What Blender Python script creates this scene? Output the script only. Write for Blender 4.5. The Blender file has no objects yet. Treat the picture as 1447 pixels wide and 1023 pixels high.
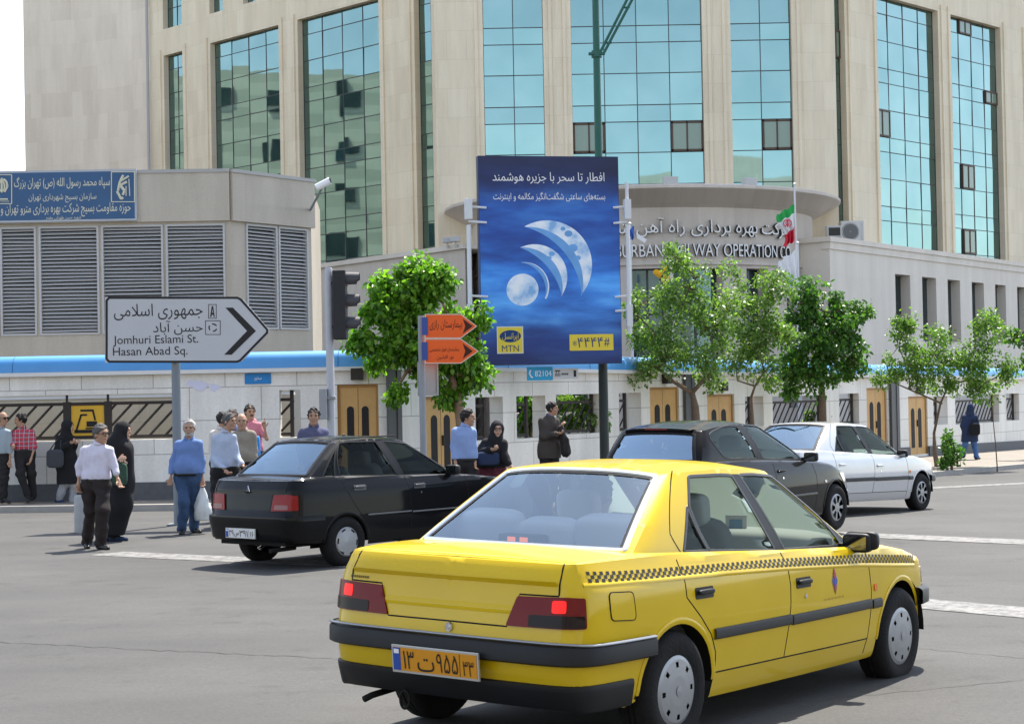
import bpy, bmesh, math, random, unicodedata
import numpy as np
from mathutils import Vector, Matrix
from mathutils.geometry import delaunay_2d_cdt

SC = bpy.context.scene
COL = SC.collection
random.seed(7)
RNG = np.random.default_rng(7)

# ---------------------------------------------------------------- camera, sky, sun, exposure
IMW, IMH, FPX = 1447, 1023, 2500.0
EZ = 1.675
PITCH = math.atan((553 - 511.5) / FPX)
ROLL = math.radians(1.1)
_cp, _sp, _cr, _sr = math.cos(PITCH), math.sin(PITCH), math.cos(ROLL), math.sin(ROLL)
CR_, CF_, CU_ = np.array([1., 0, 0]), np.array([0, _cp, _sp]), np.array([0, -_sp, _cp])
EYE = np.array([0, 0, EZ])
cam_d = bpy.data.cameras.new('camera')
cam_d.sensor_width = 36
cam_d.lens = 36 * FPX / IMW
cam_d.clip_start, cam_d.clip_end = 0.1, 3000
cam = bpy.data.objects.new('camera', cam_d)
COL.objects.link(cam)
_ex = _cr * CR_ - _sr * CU_
_eu = _sr * CR_ + _cr * CU_
M = Matrix.Identity(4)
for i in range(3):
    M[i][0], M[i][1], M[i][2], M[i][3] = _ex[i], _eu[i], -CF_[i], EYE[i]
cam.matrix_world = M
SC.camera = cam

SUN_DIR = np.array([.23, .55, 1.0]); SUN_DIR /= np.linalg.norm(SUN_DIR)
SUN_EL = math.asin(SUN_DIR[2]); SUN_AZ = math.atan2(SUN_DIR[0], SUN_DIR[1])
world = bpy.data.worlds.new("World"); SC.world = world; world.use_nodes = True
_nt = world.node_tree
_bg = _nt.nodes['Background']
_sky = _nt.nodes.new('ShaderNodeTexSky'); _sky.sky_type = 'NISHITA'; _sky.sun_disc = False
_sky.sun_elevation = SUN_EL; _sky.sun_rotation = SUN_AZ
_sky.air_density = 1.0; _sky.dust_density = 1.6; _sky.ozone_density = 1.0; _sky.altitude = 1200
_hs = _nt.nodes.new('ShaderNodeHueSaturation'); _hs.inputs['Saturation'].default_value = .62   # hazy summer air
_nt.links.new(_sky.outputs[0], _hs.inputs['Color']); _nt.links.new(_hs.outputs[0], _bg.inputs[0]); _bg.inputs[1].default_value = 0.15
sun_d = bpy.data.lights.new('sun', 'SUN'); sun_d.energy = 4.0; sun_d.angle = math.radians(.55); sun_d.color = (1, .94, .84)
sun = bpy.data.objects.new('sun', sun_d); COL.objects.link(sun)
sun.rotation_euler = Vector(SUN_DIR).to_track_quat('Z', 'Y').to_euler()
SC.view_settings.view_transform = 'Standard'; SC.view_settings.look = 'None'
SC.view_settings.exposure = 1.35; SC.view_settings.gamma = 1.0
SC.cycles.max_bounces = 8; SC.cycles.transparent_max_bounces = 12
SC.cycles.caustics_reflective = False; SC.cycles.caustics_refractive = False

# ---------------------------------------------------------------- picking points of the place through the survey camera
def ray(px, py):
    a, b = px - IMW / 2, py - IMH / 2
    u = _cr * a - _sr * b; w = _sr * a + _cr * b
    return CF_ + CR_ * u / FPX - CU_ * w / FPX

def gz(x, y):
    return -.004 * x - .011 * y + .09 * np.exp(-((x - 2) / 4.5) ** 2 - ((y - 23) / 6) ** 2)

def ground(px, py, dz=0.):
    d = ray(px, py); t = 10.
    for _ in range(30):
        p = EYE + d * t
        t += (p[2] - gz(p[0], p[1]) - dz) / max(1e-4, -(d[2] + .004 * d[0] + .011 * d[1])) * .9
    return EYE + d * t

def at(px, py, Y):
    d = ray(px, py); return EYE + d * Y / d[1]

class Frame:
    """a vertical plane: origin, direction along it (u), up (z), n towards the street"""
    def __init__(self, x, y, dx, dy):
        self.o = np.array([x, y, 0.]); l = math.hypot(dx, dy)
        self.d = np.array([dx / l, dy / l, 0.]); self.n = np.array([dy / l, -dx / l, 0.])
        self.ang = math.atan2(dy, dx)
    def P(self, u, z, off=0.):
        return self.o + self.d * u + self.n * off + np.array([0, 0, z])
    def uz(self, px, py, off=0.):
        d = ray(px, py); o = self.o + self.n * off
        t = np.dot(o - EYE, self.n) / np.dot(d, self.n); p = EYE + d * t
        return float(np.dot(p - o, self.d)), float(p[2])

# ---------------------------------------------------------------- materials
MATS = {}
def mat(name, col=(.5, .5, .5), rough=.6, metal=0., spec=.28, coat=0., noise=0., nscale=6., bump=0., bscale=40., trans=0., emit=None, estr=1., alpha=1.):
    if name in MATS: return MATS[name]
    m = bpy.data.materials.new(name); m.use_nodes = True; MATS[name] = m
    nt = m.node_tree; b = nt.nodes['Principled BSDF']
    b.inputs['Base Color'].default_value = (*col, 1); b.inputs['Roughness'].default_value = rough
    b.inputs['Metallic'].default_value = metal; b.inputs['Specular IOR Level'].default_value = spec
    b.inputs['Coat Weight'].default_value = coat; b.inputs['Coat Roughness'].default_value = .03
    b.inputs['Transmission Weight'].default_value = trans; b.inputs['Alpha'].default_value = alpha
    if emit: b.inputs['Emission Color'].default_value = (*emit, 1); b.inputs['Emission Strength'].default_value = estr
    if noise or bump:
        tc = nt.nodes.new('ShaderNodeTexCoord')
    if noise:
        n = nt.nodes.new('ShaderNodeTexNoise'); n.inputs['Scale'].default_value = nscale; n.inputs['Detail'].default_value = 6
        nt.links.new(tc.outputs['Object'], n.inputs['Vector'])
        mx = nt.nodes.new('ShaderNodeMix'); mx.data_type = 'RGBA'
        mx.inputs[6].default_value = (*[c * (1 - noise) for c in col], 1); mx.inputs[7].default_value = (*[min(1, c * (1 + noise)) for c in col], 1)
        nt.links.new(n.outputs[0], mx.inputs[0]); nt.links.new(mx.outputs[2], b.inputs['Base Color'])
    if bump:
        n2 = nt.nodes.new('ShaderNodeTexNoise'); n2.inputs['Scale'].default_value = bscale; n2.inputs['Detail'].default_value = 4
        nt.links.new(tc.outputs['Object'], n2.inputs['Vector'])
        bp = nt.nodes.new('ShaderNodeBump'); bp.inputs['Strength'].default_value = bump; bp.inputs['Distance'].default_value = .02
        nt.links.new(n2.outputs[0], bp.inputs['Height']); nt.links.new(bp.outputs[0], b.inputs['Normal'])
    return m

def ramp(nt, src, stops):
    r = nt.nodes.new('ShaderNodeValToRGB'); e = r.color_ramp.elements
    while len(e) < len(stops): e.new(.5)
    for k, (p, c) in enumerate(stops): e[k].position = p; e[k].color = (*c, 1)
    nt.links.new(src, r.inputs[0]); return r

def mix(nt, fac, a, b, mode='MIX'):
    x = nt.nodes.new('ShaderNodeMix'); x.data_type = 'RGBA'; x.blend_type = mode
    for k, v in ((0, fac), (6, a), (7, b)):
        if hasattr(v, 'links') or isinstance(v, bpy.types.NodeSocket): nt.links.new(v, x.inputs[k])
        elif k == 0: x.inputs[0].default_value = v
        else: x.inputs[k].default_value = (*v, 1)
    return x.outputs[2]

def stone(name, ang, c1, c2, mortar, bw, bh, msize=.006, rough=.75, streak=.25, off=.5, bias=0.):
    """cut stone cladding laid in courses along a wall that runs at the angle ang; weather streaks"""
    m = bpy.data.materials.new(name); m.use_nodes = True; nt = m.node_tree; b = nt.nodes['Principled BSDF']
    g = nt.nodes.new('ShaderNodeNewGeometry')
    vr = nt.nodes.new('ShaderNodeVectorRotate'); vr.rotation_type = 'Z_AXIS'; vr.inputs['Angle'].default_value = -ang
    nt.links.new(g.outputs['Position'], vr.inputs['Vector'])
    sx = nt.nodes.new('ShaderNodeSeparateXYZ'); nt.links.new(vr.outputs[0], sx.inputs[0])
    cx = nt.nodes.new('ShaderNodeCombineXYZ'); nt.links.new(sx.outputs[0], cx.inputs[0]); nt.links.new(sx.outputs[2], cx.inputs[1])
    br = nt.nodes.new('ShaderNodeTexBrick'); nt.links.new(cx.outputs[0], br.inputs['Vector'])
    br.inputs['Color1'].default_value = (*c1, 1); br.inputs['Color2'].default_value = (*c2, 1); br.inputs['Mortar'].default_value = (*mortar, 1)
    br.inputs['Scale'].default_value = 1; br.inputs['Mortar Size'].default_value = msize; br.inputs['Mortar Smooth'].default_value = .3
    br.inputs['Brick Width'].default_value = bw; br.inputs['Row Height'].default_value = bh; br.offset = off; br.inputs['Bias'].default_value = bias
    mp = nt.nodes.new('ShaderNodeMapping'); mp.inputs['Scale'].default_value = (.9, .12, 1); nt.links.new(cx.outputs[0], mp.inputs[0])
    n = nt.nodes.new('ShaderNodeTexNoise'); n.inputs['Scale'].default_value = 1.6; n.inputs['Detail'].default_value = 8; n.inputs['Roughness'].default_value = .65
    nt.links.new(mp.outputs[0], n.inputs['Vector'])
    r = ramp(nt, n.outputs[0], [(.3, (1 - streak, 1 - streak * 1.05, 1 - streak * 1.15)), (.62, (1, 1, 1))])
    c = mix(nt, 1., br.outputs[0], r.outputs[0], 'MULTIPLY')
    n3 = nt.nodes.new('ShaderNodeTexNoise'); n3.inputs['Scale'].default_value = 30; n3.inputs['Detail'].default_value = 5
    nt.links.new(g.outputs['Position'], n3.inputs['Vector'])
    r3 = ramp(nt, n3.outputs[0], [(.3, (.93, .93, .93)), (.7, (1.04, 1.04, 1.03))])
    c = mix(nt, 1., c, r3.outputs[0], 'MULTIPLY')
    nt.links.new(c, b.inputs['Base Color']); b.inputs['Roughness'].default_value = rough; b.inputs['Specular IOR Level'].default_value = .25
    bp = nt.nodes.new('ShaderNodeBump'); bp.inputs['Strength'].default_value = .35; bp.inputs['Distance'].default_value = .01
    nt.links.new(br.outputs['Fac'], bp.inputs['Height']); bp.invert = True
    nt.links.new(bp.outputs[0], b.inputs['Normal'])
    return m

# ---------------------------------------------------------------- meshes and objects
def link(name, me, parent=None, label=None, cat=None, group=None, kind=None, loc=None):
    o = bpy.data.objects.new(name, me); COL.objects.link(o)
    if parent is not None: o.parent = parent
    if loc is not None: o.location = loc
    if label: o['label'] = label
    if cat: o['category'] = cat
    if group: o['group'] = group
    if kind: o['kind'] = kind
    return o

def thing(name, label, cat, loc=(0, 0, 0), rot=None, group=None):
    o = link(name, None, None, label, cat, group, None, loc)
    o.empty_display_size = .2
    if rot is not None: o.rotation_euler = rot
    return o

class MB:
    def __init__(self): self.v = []; self.f = []; self.mi = []; self.uv = None
    def add(self, vs, fs, mi=0):
        k = len(self.v); self.v += [tuple(map(float, p)) for p in vs]
        for f in fs: self.f.append(tuple(i + k for i in f)); self.mi.append(mi)
        return self
    def quad(self, a, b, c, d, mi=0): return self.add([a, b, c, d], [(0, 1, 2, 3)], mi)
    def hexa(self, p, mi=0):   # 8 points: bottom 0-3, top 4-7
        return self.add(p, [(3, 2, 1, 0), (4, 5, 6, 7), (0, 1, 5, 4), (1, 2, 6, 5), (2, 3, 7, 6), (3, 0, 4, 7)], mi)
    def box(self, c, s, mi=0, rz=0.):
        x, y, z = [k / 2 for k in s]; ca, sa = math.cos(rz), math.sin(rz); p = []
        for dz in (-z, z):
            for dx, dy in ((-x, -y), (x, -y), (x, y), (-x, y)): p.append((c[0] + dx * ca - dy * sa, c[1] + dx * sa + dy * ca, c[2] + dz))
        return self.hexa(p, mi)
    def fbox(self, fr, u0, u1, z0, z1, o0, o1, mi=0):   # box in a wall frame
        return self.hexa([fr.P(u0, z0, o1), fr.P(u1, z0, o1), fr.P(u1, z0, o0), fr.P(u0, z0, o0), fr.P(u0, z1, o1), fr.P(u1, z1, o1), fr.P(u1, z1, o0), fr.P(u0, z1, o0)], mi)
    def tube(self, pts, rad, n=10, mi=0, cap=True, flat=1.):
        pts = [np.array(p, float) for p in pts]; rad = rad if hasattr(rad, '__len__') else [rad] * len(pts)
        k = len(self.v); ref = None
        for i, p in enumerate(pts):
            t = pts[min(i + 1, len(pts) - 1)] - pts[max(i - 1, 0)]; t /= np.linalg.norm(t) + 1e-9
            if ref is None:
                ref = np.cross(t, [0, 0, 1.]) if abs(t[2]) < .95 else np.array([1., 0, 0])
            a = ref - t * np.dot(ref, t); a /= np.linalg.norm(a) + 1e-9; ref = a; b = np.cross(t, a)
            for j in range(n):
                th = 2 * math.pi * j / n; self.v.append(tuple(p + rad[i] * (a * math.cos(th) + b * math.sin(th) * flat)))
        for i in range(len(pts) - 1):
            for j in range(n):
                q = k + i * n; self.f.append((q + j, q + (j + 1) % n, q + n + (j + 1) % n, q + n + j)); self.mi.append(mi)
        if cap:
            self.f.append(tuple(range(k + n - 1, k - 1, -1))); self.mi.append(mi)
            q = k + (len(pts) - 1) * n; self.f.append(tuple(range(q, q + n))); self.mi.append(mi)
        return self
    def lathe(self, prof, n=24, o=(0, 0, 0), ax='z', mi=0):
        """profile of (r, h) turned about an axis through o"""
        k = len(self.v)
        for r, h in prof:
            for j in range(n):
                t = 2 * math.pi * j / n; a, b = r * math.cos(t), r * math.sin(t)
                self.v.append((o[0] + a, o[1] + b, o[2] + h) if ax == 'z' else (o[0] + a, o[1] + h, o[2] + b) if ax == 'y' else (o[0] + h, o[1] + a, o[2] + b))
        for i in range(len(prof) - 1):
            for j in range(n):
                q = k + i * n; self.f.append((q + j, q + (j + 1) % n, q + n + (j + 1) % n, q + n + j)); self.mi.append(mi)
        return self
    def prism(self, poly, fn, h0, h1, mi=0):
        """polygon of (a, b) placed by fn(a, b, h) and given the thickness h0..h1"""
        n = len(poly); self.add([fn(a, b, h0) for a, b in poly] + [fn(a, b, h1) for a, b in poly],
            [tuple(range(n - 1, -1, -1)), tuple(range(n, 2 * n))] + [(i, (i + 1) % n, n + (i + 1) % n, n + i) for i in range(n)], mi); return self
    def mesh(self, mats, smooth=False, name='mesh', fix=True, bevel=0., weld=0., angle=None):
        me = bpy.data.meshes.new(name); me.from_pydata(self.v, [], self.f)
        for m in (mats if isinstance(mats, (list, tuple)) else [mats]): me.materials.append(m)
        me.polygons.foreach_set('material_index', np.array(self.mi, np.int32)); me.update()
        if fix or bevel or weld:
            bm = bmesh.new(); bm.from_mesh(me)
            if weld: bmesh.ops.remove_doubles(bm, verts=bm.verts, dist=weld)
            if fix: bmesh.ops.recalc_face_normals(bm, faces=bm.faces)
            if bevel:
                ed = [e for e in bm.edges if len(e.link_faces) == 2 and e.calc_face_angle(0) > .6]
                bmesh.ops.bevel(bm, geom=ed, offset=bevel, segments=2, affect='EDGES', profile=.6)
            bm.to_mesh(me); bm.free()
        if smooth:
            me.polygons.foreach_set('use_smooth', [True] * len(me.polygons))
            if angle is not None: sharp(me, angle)
        me.update(); return me
    def build(self, name, mats, parent=None, smooth=False, fix=True, bevel=0., weld=0., angle=None, **kw):
        return link(name, self.mesh(mats, smooth, name, fix, bevel, weld, angle), parent, **kw)

def sharp(me, angle):
    bm = bmesh.new(); bm.from_mesh(me)
    for e in bm.edges: e.smooth = not (len(e.link_faces) == 2 and e.calc_face_angle(0) > angle)
    bm.to_mesh(me); bm.free()

def copy_tree(o, parent=None):
    c = o.copy(); COL.objects.link(c)
    if parent is not None: c.parent = parent
    for ch in list(o.children): copy_tree(ch, c)
    return c

# ---------------------------------------------------------------- lettering (Latin and Persian)
_forms = {}
for _r in ((0xFB50, 0xFBFF), (0xFE70, 0xFEFC)):
    for _c in range(_r[0], _r[1] + 1):
        _d = unicodedata.decomposition(chr(_c)).split()
        if len(_d) == 2 and _d[0][1:-1] in ('isolated', 'final', 'initial', 'medial'): _forms.setdefault(chr(int(_d[1], 16)), {}).setdefault(_d[0][1:-1], chr(_c))
_nojoin = set('اآأإدذرزژوؤةء')
def shape_fa(s):
    out = []; ch = list(s); i = 0
    letters = lambda c: c in _forms and c != '\u200c'
    while i < len(ch):
        c = ch[i]
        if not letters(c): out.append('' if c == '\u200c' else c); i += 1; continue
        prev = i > 0 and letters(ch[i - 1]) and ch[i - 1] not in _nojoin
        nxt = i + 1 < len(ch) and letters(ch[i + 1]) and c not in _nojoin and ch[i + 1] != 'ء'
        if c == 'ل' and i + 1 < len(ch) and ch[i + 1] == 'ا':
            out.append('\ufefc' if prev else '\ufefb'); i += 2; continue
        k = 'medial' if prev and nxt else 'final' if prev else 'initial' if nxt else 'isolated'
        out.append(_forms[c].get(k, c)); i += 1
    r = ''.join(out)[::-1]
    res, num = '', ''
    for c in r:                      # figures keep their own order
        if c in '۰۱۲۳۴۵۶۷۸۹0123456789': num = c + num
        else: res += num + c; num = ''
    return (res + num).translate(str.maketrans('()', ')('))

_txt_cache = {}
def text_arrays(s, bold=0., fa=False):
    """outlines of the words, filled by winding so that overlapping strokes stay solid"""
    key = (s, bold, fa)
    if key in _txt_cache: return _txt_cache[key]
    c = bpy.data.curves.new('t', 'FONT'); c.body = shape_fa(s) if fa else s; c.size = 1; c.offset = bold; c.resolution_u = 4; c.fill_mode = 'NONE'
    o = bpy.data.objects.new('t', c); COL.objects.link(o)
    me = bpy.data.meshes.new_from_object(o.evaluated_get(bpy.context.evaluated_depsgraph_get()))
    v = np.array([p.co[:2] for p in me.vertices]).reshape(-1, 2); nxt = {}
    E = [tuple(e.vertices) for e in me.edges]; nb = {}
    for i, j in E: nb.setdefault(i, []).append(j); nb.setdefault(j, []).append(i)
    seen = set(); D = []
    for i in range(len(v)):              # walk each closed outline in its own direction
        if i in seen or i not in nb: continue
        loop = [i]; seen.add(i); cur = i; prev = None
        while True:
            q = [k for k in nb[cur] if k != prev]
            n_ = (i + 1 if prev is None and (i + 1) in nb[i] else (q[0] if q else None))
            if n_ is None or n_ in seen: break
            loop.append(n_); seen.add(n_); prev, cur = cur, n_
        D += list(zip(loop, loop[1:] + loop[:1]))
    bpy.data.objects.remove(o); bpy.data.meshes.remove(me)
    D = [d for d in D if np.hypot(*(v[d[0]] - v[d[1]])) > 1e-7]
    vo, _, fo, *_ = delaunay_2d_cdt([Vector(p) for p in v], D, [], 0, 1e-6); vo = np.array([p[:] for p in vo]); f = [q for q in fo if len(q) == 3]
    ce = vo[np.array(f)].mean(1); P0, P1 = v[[d[0] for d in D]], v[[d[1] for d in D]]; wn = np.zeros(len(ce), int)
    for k in range(0, len(ce), 400):
        x, y = ce[k:k + 400, :1], ce[k:k + 400, 1:]; up = (P0[:, 1] <= y) & (P1[:, 1] > y); dn = (P0[:, 1] > y) & (P1[:, 1] <= y)
        side = (P1[:, 0] - P0[:, 0]) * (y - P0[:, 1]) - (x - P0[:, 0]) * (P1[:, 1] - P0[:, 1])
        wn[k:k + 400] = (up & (side > 0)).sum(1) - (dn & (side < 0)).sum(1)
    f = [q for q, w in zip(f, wn) if w != 0]; v = np.hstack([vo, np.zeros((len(vo), 1))])
    used = sorted({i for q in f for i in q}); mp = {k: i for i, k in enumerate(used)}; v = v[used] if used else v[:0]; f = [tuple(mp[i] for i in q) for q in f]
    _txt_cache[key] = (v, f); return v, f

def letters(mb, s, place, x0, x1, y0, y1, bold=0., fa=False, mi=0, off=.002, lift=.0004, depth=0., fit=True):
    """fills the box x0..x1, y0..y1 of the surface place(x, y, off) with the words s"""
    v, f = text_arrays(s, bold, fa)
    if not len(v): return
    mn, mx_ = v[:, :2].min(0), v[:, :2].max(0); sz = mx_ - mn
    ky = (y1 - y0) / sz[1]; kx = (x1 - x0) / sz[0] if fit else ky
    pts = [place(x0 + (p[0] - mn[0]) * kx, y0 + (p[1] - mn[1]) * ky, off + depth + p[2] * lift) for p in v]
    mb.add(pts, f, mi)
    if depth:                        # raised letters: sides
        cnt = {}
        for q in f:
            for a, b in zip(q, q[1:] + q[:1]):
                cnt[(a, b)] = 1
        base = [place(x0 + (p[0] - mn[0]) * kx, y0 + (p[1] - mn[1]) * ky, off) for p in v]
        for (a, b) in cnt:
            if (b, a) not in cnt: mb.add([pts[b], pts[a], base[a], base[b]], [(0, 1, 2, 3)], mi + 1)
# ================================================================ THE SETTING
def asphalt():
    m = bpy.data.materials.new('asphalt'); m.use_nodes = True; nt = m.node_tree; b = nt.nodes['Principled BSDF']
    g = nt.nodes.new('ShaderNodeNewGeometry')
    def noi(sc, det, ro=.6, st=(1, 1, 1), rot=0.):
        mp = nt.nodes.new('ShaderNodeMapping'); mp.inputs['Scale'].default_value = st; mp.inputs['Rotation'].default_value = (0, 0, rot)
        nt.links.new(g.outputs['Position'], mp.inputs[0])
        n = nt.nodes.new('ShaderNodeTexNoise'); n.inputs['Scale'].default_value = sc; n.inputs['Detail'].default_value = det; n.inputs['Roughness'].default_value = ro
        nt.links.new(mp.outputs[0], n.inputs['Vector']); return n.outputs[0]
    base = ramp(nt, noi(.35, 6), [(.3, (.056, .0552, .054)), (.7, (.081, .0793, .0765))]).outputs[0]
    grit = ramp(nt, noi(220, 3, .7), [(.3, (.5, .5, .5)), (.5, (1, 1, 1)), (.72, (1.5, 1.49, 1.46))]).outputs[0]
    c = mix(nt, .8, base, grit, 'MULTIPLY')
    mid = ramp(nt, noi(38, 4, .75), [(.3, (.78, .78, .785)), (.5, (1, 1, 1)), (.7, (1.2, 1.195, 1.18))]).outputs[0]
    c = mix(nt, 1., c, mid, 'MULTIPLY')
    spk = ramp(nt, noi(90, 2, .5), [(.66, (1, 1, 1)), (.74, (1.7, 1.68, 1.62))]).outputs[0]
    c = mix(nt, .7, c, spk, 'MULTIPLY')
    wear = ramp(nt, noi(1.1, 8, .72, (.35, 1.3, 1), .95), [(.40, (.88, .88, .89)), (.6, (1.05, 1.05, 1.04))]).outputs[0]
    c = mix(nt, .8, c, wear, 'MULTIPLY')
    oil = ramp(nt, noi(2.3, 5, .6), [(.31, (.70, .70, .70)), (.42, (1, 1, 1))]).outputs[0]
    c = mix(nt, .8, c, oil, 'MULTIPLY')
    nt.links.new(c, b.inputs['Base Color']); b.inputs['Roughness'].default_value = .82; b.inputs['Specular IOR Level'].default_value = .3
    bp = nt.nodes.new('ShaderNodeBump'); bp.inputs['Strength'].default_value = .5; bp.inputs['Distance'].default_value = .004
    nt.links.new(noi(160, 3), bp.inputs['Height']); nt.links.new(bp.outputs[0], b.inputs['Normal'])
    return m
M_ASPH = asphalt()

def graded(lo, hi, n):
    t = np.linspace(-1, 1, n); t = np.sign(t) * np.abs(t) ** 3
    return np.where(t < 0, -t * lo, t * hi)
gx = graded(-700, 700, 81); gy = 20 + graded(-700, 900, 101)
mb = MB(); mb.v = [(x, y, float(gz(x, y))) for y in gy for x in gx]
mb.f = [(j * 81 + i, j * 81 + i + 1, (j + 1) * 81 + i + 1, (j + 1) * 81 + i) for j in range(100) for i in range(80)]; mb.mi = [0] * len(mb.f)
mb.build('road', M_ASPH, smooth=True, kind='structure')

FA = Frame(-2.36, 33.25, 1, 0)
FB = Frame(-2.36, 33.25, .584, .812)

# pavement along the wall, kerb in front
M_PAVE = stone('pavement_slabs', .0, (.26, .232, .195), (.225, .20, .17), (.15, .13, .115), .5, .5, .012, .8, .15)
def paving_mat():
    m = M_PAVE; nt = m.node_tree
    g = nt.nodes['Geometry']; br = nt.nodes['Brick Texture']
    for l in list(br.inputs['Vector'].links): nt.links.remove(l)
    nt.links.new(g.outputs['Position'], br.inputs['Vector'])
paving_mat()
M_KERB = mat('kerb_stone', (.33, .32, .30), .85, noise=.2, nscale=5, bump=.3)
M_KERBD = mat('kerb_dark', (.15, .15, .15), .85, noise=.25, nscale=5, bump=.3)
kerb_line = [(-60, 31.6), (-9.2, 31.6), (-5.2, 31.4), (-2.2, 32.2), (.6, 34.4)]
c1 = ground(1330, 672); c2 = ground(1447, 661)
kd = np.array([.584, .812]); off_c = np.array([c1[0], c1[1]])
kerb_line += [tuple(off_c - kd * 5.6), tuple(off_c - kd * 2), (c1[0], c1[1]), (c2[0], c2[1]), (c2[0] + .584 * 60, c2[1] + .812 * 60)]
wall_line = [(-60, 33.4), (-9.2, 33.4), (-5.2, 33.4), (-2.4, 33.4), (.4, 37.3), (4.2, 42.6), (7.6, 47.3), (9.9, 50.5), (13.5, 55.5), (48.6, 104.3)]
def dense(line, n=12):
    out = []
    for a, b in zip(line[:-1], line[1:]):
        for k in range(n): out.append((a[0] + (b[0] - a[0]) * k / n, a[1] + (b[1] - a[1]) * k / n))
    return out + [line[-1]]
kl, wl = dense(kerb_line), dense(wall_line)
mb = MB()
H = .11
for (a, b, c, d) in zip(kl[:-1], kl[1:], wl[1:], wl[:-1]):
    mb.quad(*[(p[0], p[1], float(gz(*p)) + H) for p in (a, b, c, d)])
mb.build('pavement', M_PAVE, kind='structure')
mb = MB()
for i, (a, b) in enumerate(zip(kl[:-1], kl[1:])):
    t = np.array(b) - np.array(a); l = np.linalg.norm(t)
    if l < 1e-6: continue
    n = np.array([t[1], -t[0]]) / l * .14
    a2, b2 = np.array(a) + n, np.array(b) + n
    mb.hexa([(*p, float(gz(*p)) - .05) for p in (a2, b2, b, a)] + [(*p, float(gz(*p)) + H + .006) for p in (a2, b2, b, a)])
mb.build('kerb', M_KERB, kind='structure', fix=True)

# worn white paint on the road
def paint_mat():
    m = bpy.data.materials.new('road_paint'); m.use_nodes = True; nt = m.node_tree; b = nt.nodes['Principled BSDF']
    g = nt.nodes.new('ShaderNodeNewGeometry')
    n = nt.nodes.new('ShaderNodeTexNoise'); n.inputs['Scale'].default_value = 9; n.inputs['Detail'].default_value = 8; n.inputs['Roughness'].default_value = .75
    nt.links.new(g.outputs['Position'], n.inputs['Vector'])
    r = ramp(nt, n.outputs[0], [(.40, (.07, .07, .068)), (.56, (.20, .196, .188))])
    nt.links.new(r.outputs[0], b.inputs['Base Color']); b.inputs['Roughness'].default_value = .8
    return m
M_PAINT = paint_mat()
mb = MB()
def stripe(p0, p1, w, ext0=0., ext1=0., n=20):
    p0, p1 = np.array(p0[:2]), np.array(p1[:2]); t = (p1 - p0); l = np.linalg.norm(t); t /= l
    s = np.array([-t[1], t[0]]) * w / 2; p0 = p0 - t * ext0; p1 = p1 + t * ext1
    for k in range(n):
        a, b = p0 + (p1 - p0) * k / n, p0 + (p1 - p0) * (k + 1) / n
        mb.quad(*[(*q, float(gz(*q)) + .005) for q in (a - s, b - s, b + s, a + s)])
stripe(ground(150, 782), ground(345, 791), .55, 0, 2)
stripe(ground(1239, 757), ground(1447, 766), .72, 3.2, 6)
stripe(ground(1315, 854), ground(1447, 865.5), .62, 2.0, 5)
stripe(ground(1205, 695), ground(1447, 683), .5, 3, 8)
mb.build('road_marking', M_PAINT, kind='structure')
# tar-filled crack in the carriageway
mb = MB(); pts = []
for k in range(40):
    p = ground(-40 + 520 * k / 39, 906 + 25 * k / 39 + random.uniform(-1.1, 1.1)); pts.append(p[:2])
for a, b in zip(pts[:-1], pts[1:]):
    t = b - a; s = np.array([-t[1], t[0]]) / (np.linalg.norm(t) + 1e-9) * random.uniform(.003, .008)
    mb.quad(*[(*q, float(gz(*q)) + .004) for q in (a - s, b - s, b + s, a + s)])
for (x0, y0, x1, y1) in ((60, 752, 240, 757), (1000, 1005, 1447, 960), (1180, 905, 1447, 930)):
    pr = None
    for k in range(25):
        q = ground(x0 + (x1 - x0) * k / 24, y0 + (y1 - y0) * k / 24 + random.uniform(-.8, .8))[:2]
        if pr is not None:
            t = q - pr; s = np.array([-t[1], t[0]]) / (np.linalg.norm(t) + 1e-9) * random.uniform(.002, .005)
            mb.quad(*[(*z, float(gz(*z)) + .004) for z in (pr - s, q - s, q + s, pr + s)])
        pr = q
mb.build('road_crack', mat('tar', (.05, .05, .05), .8), kind='structure')

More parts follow.
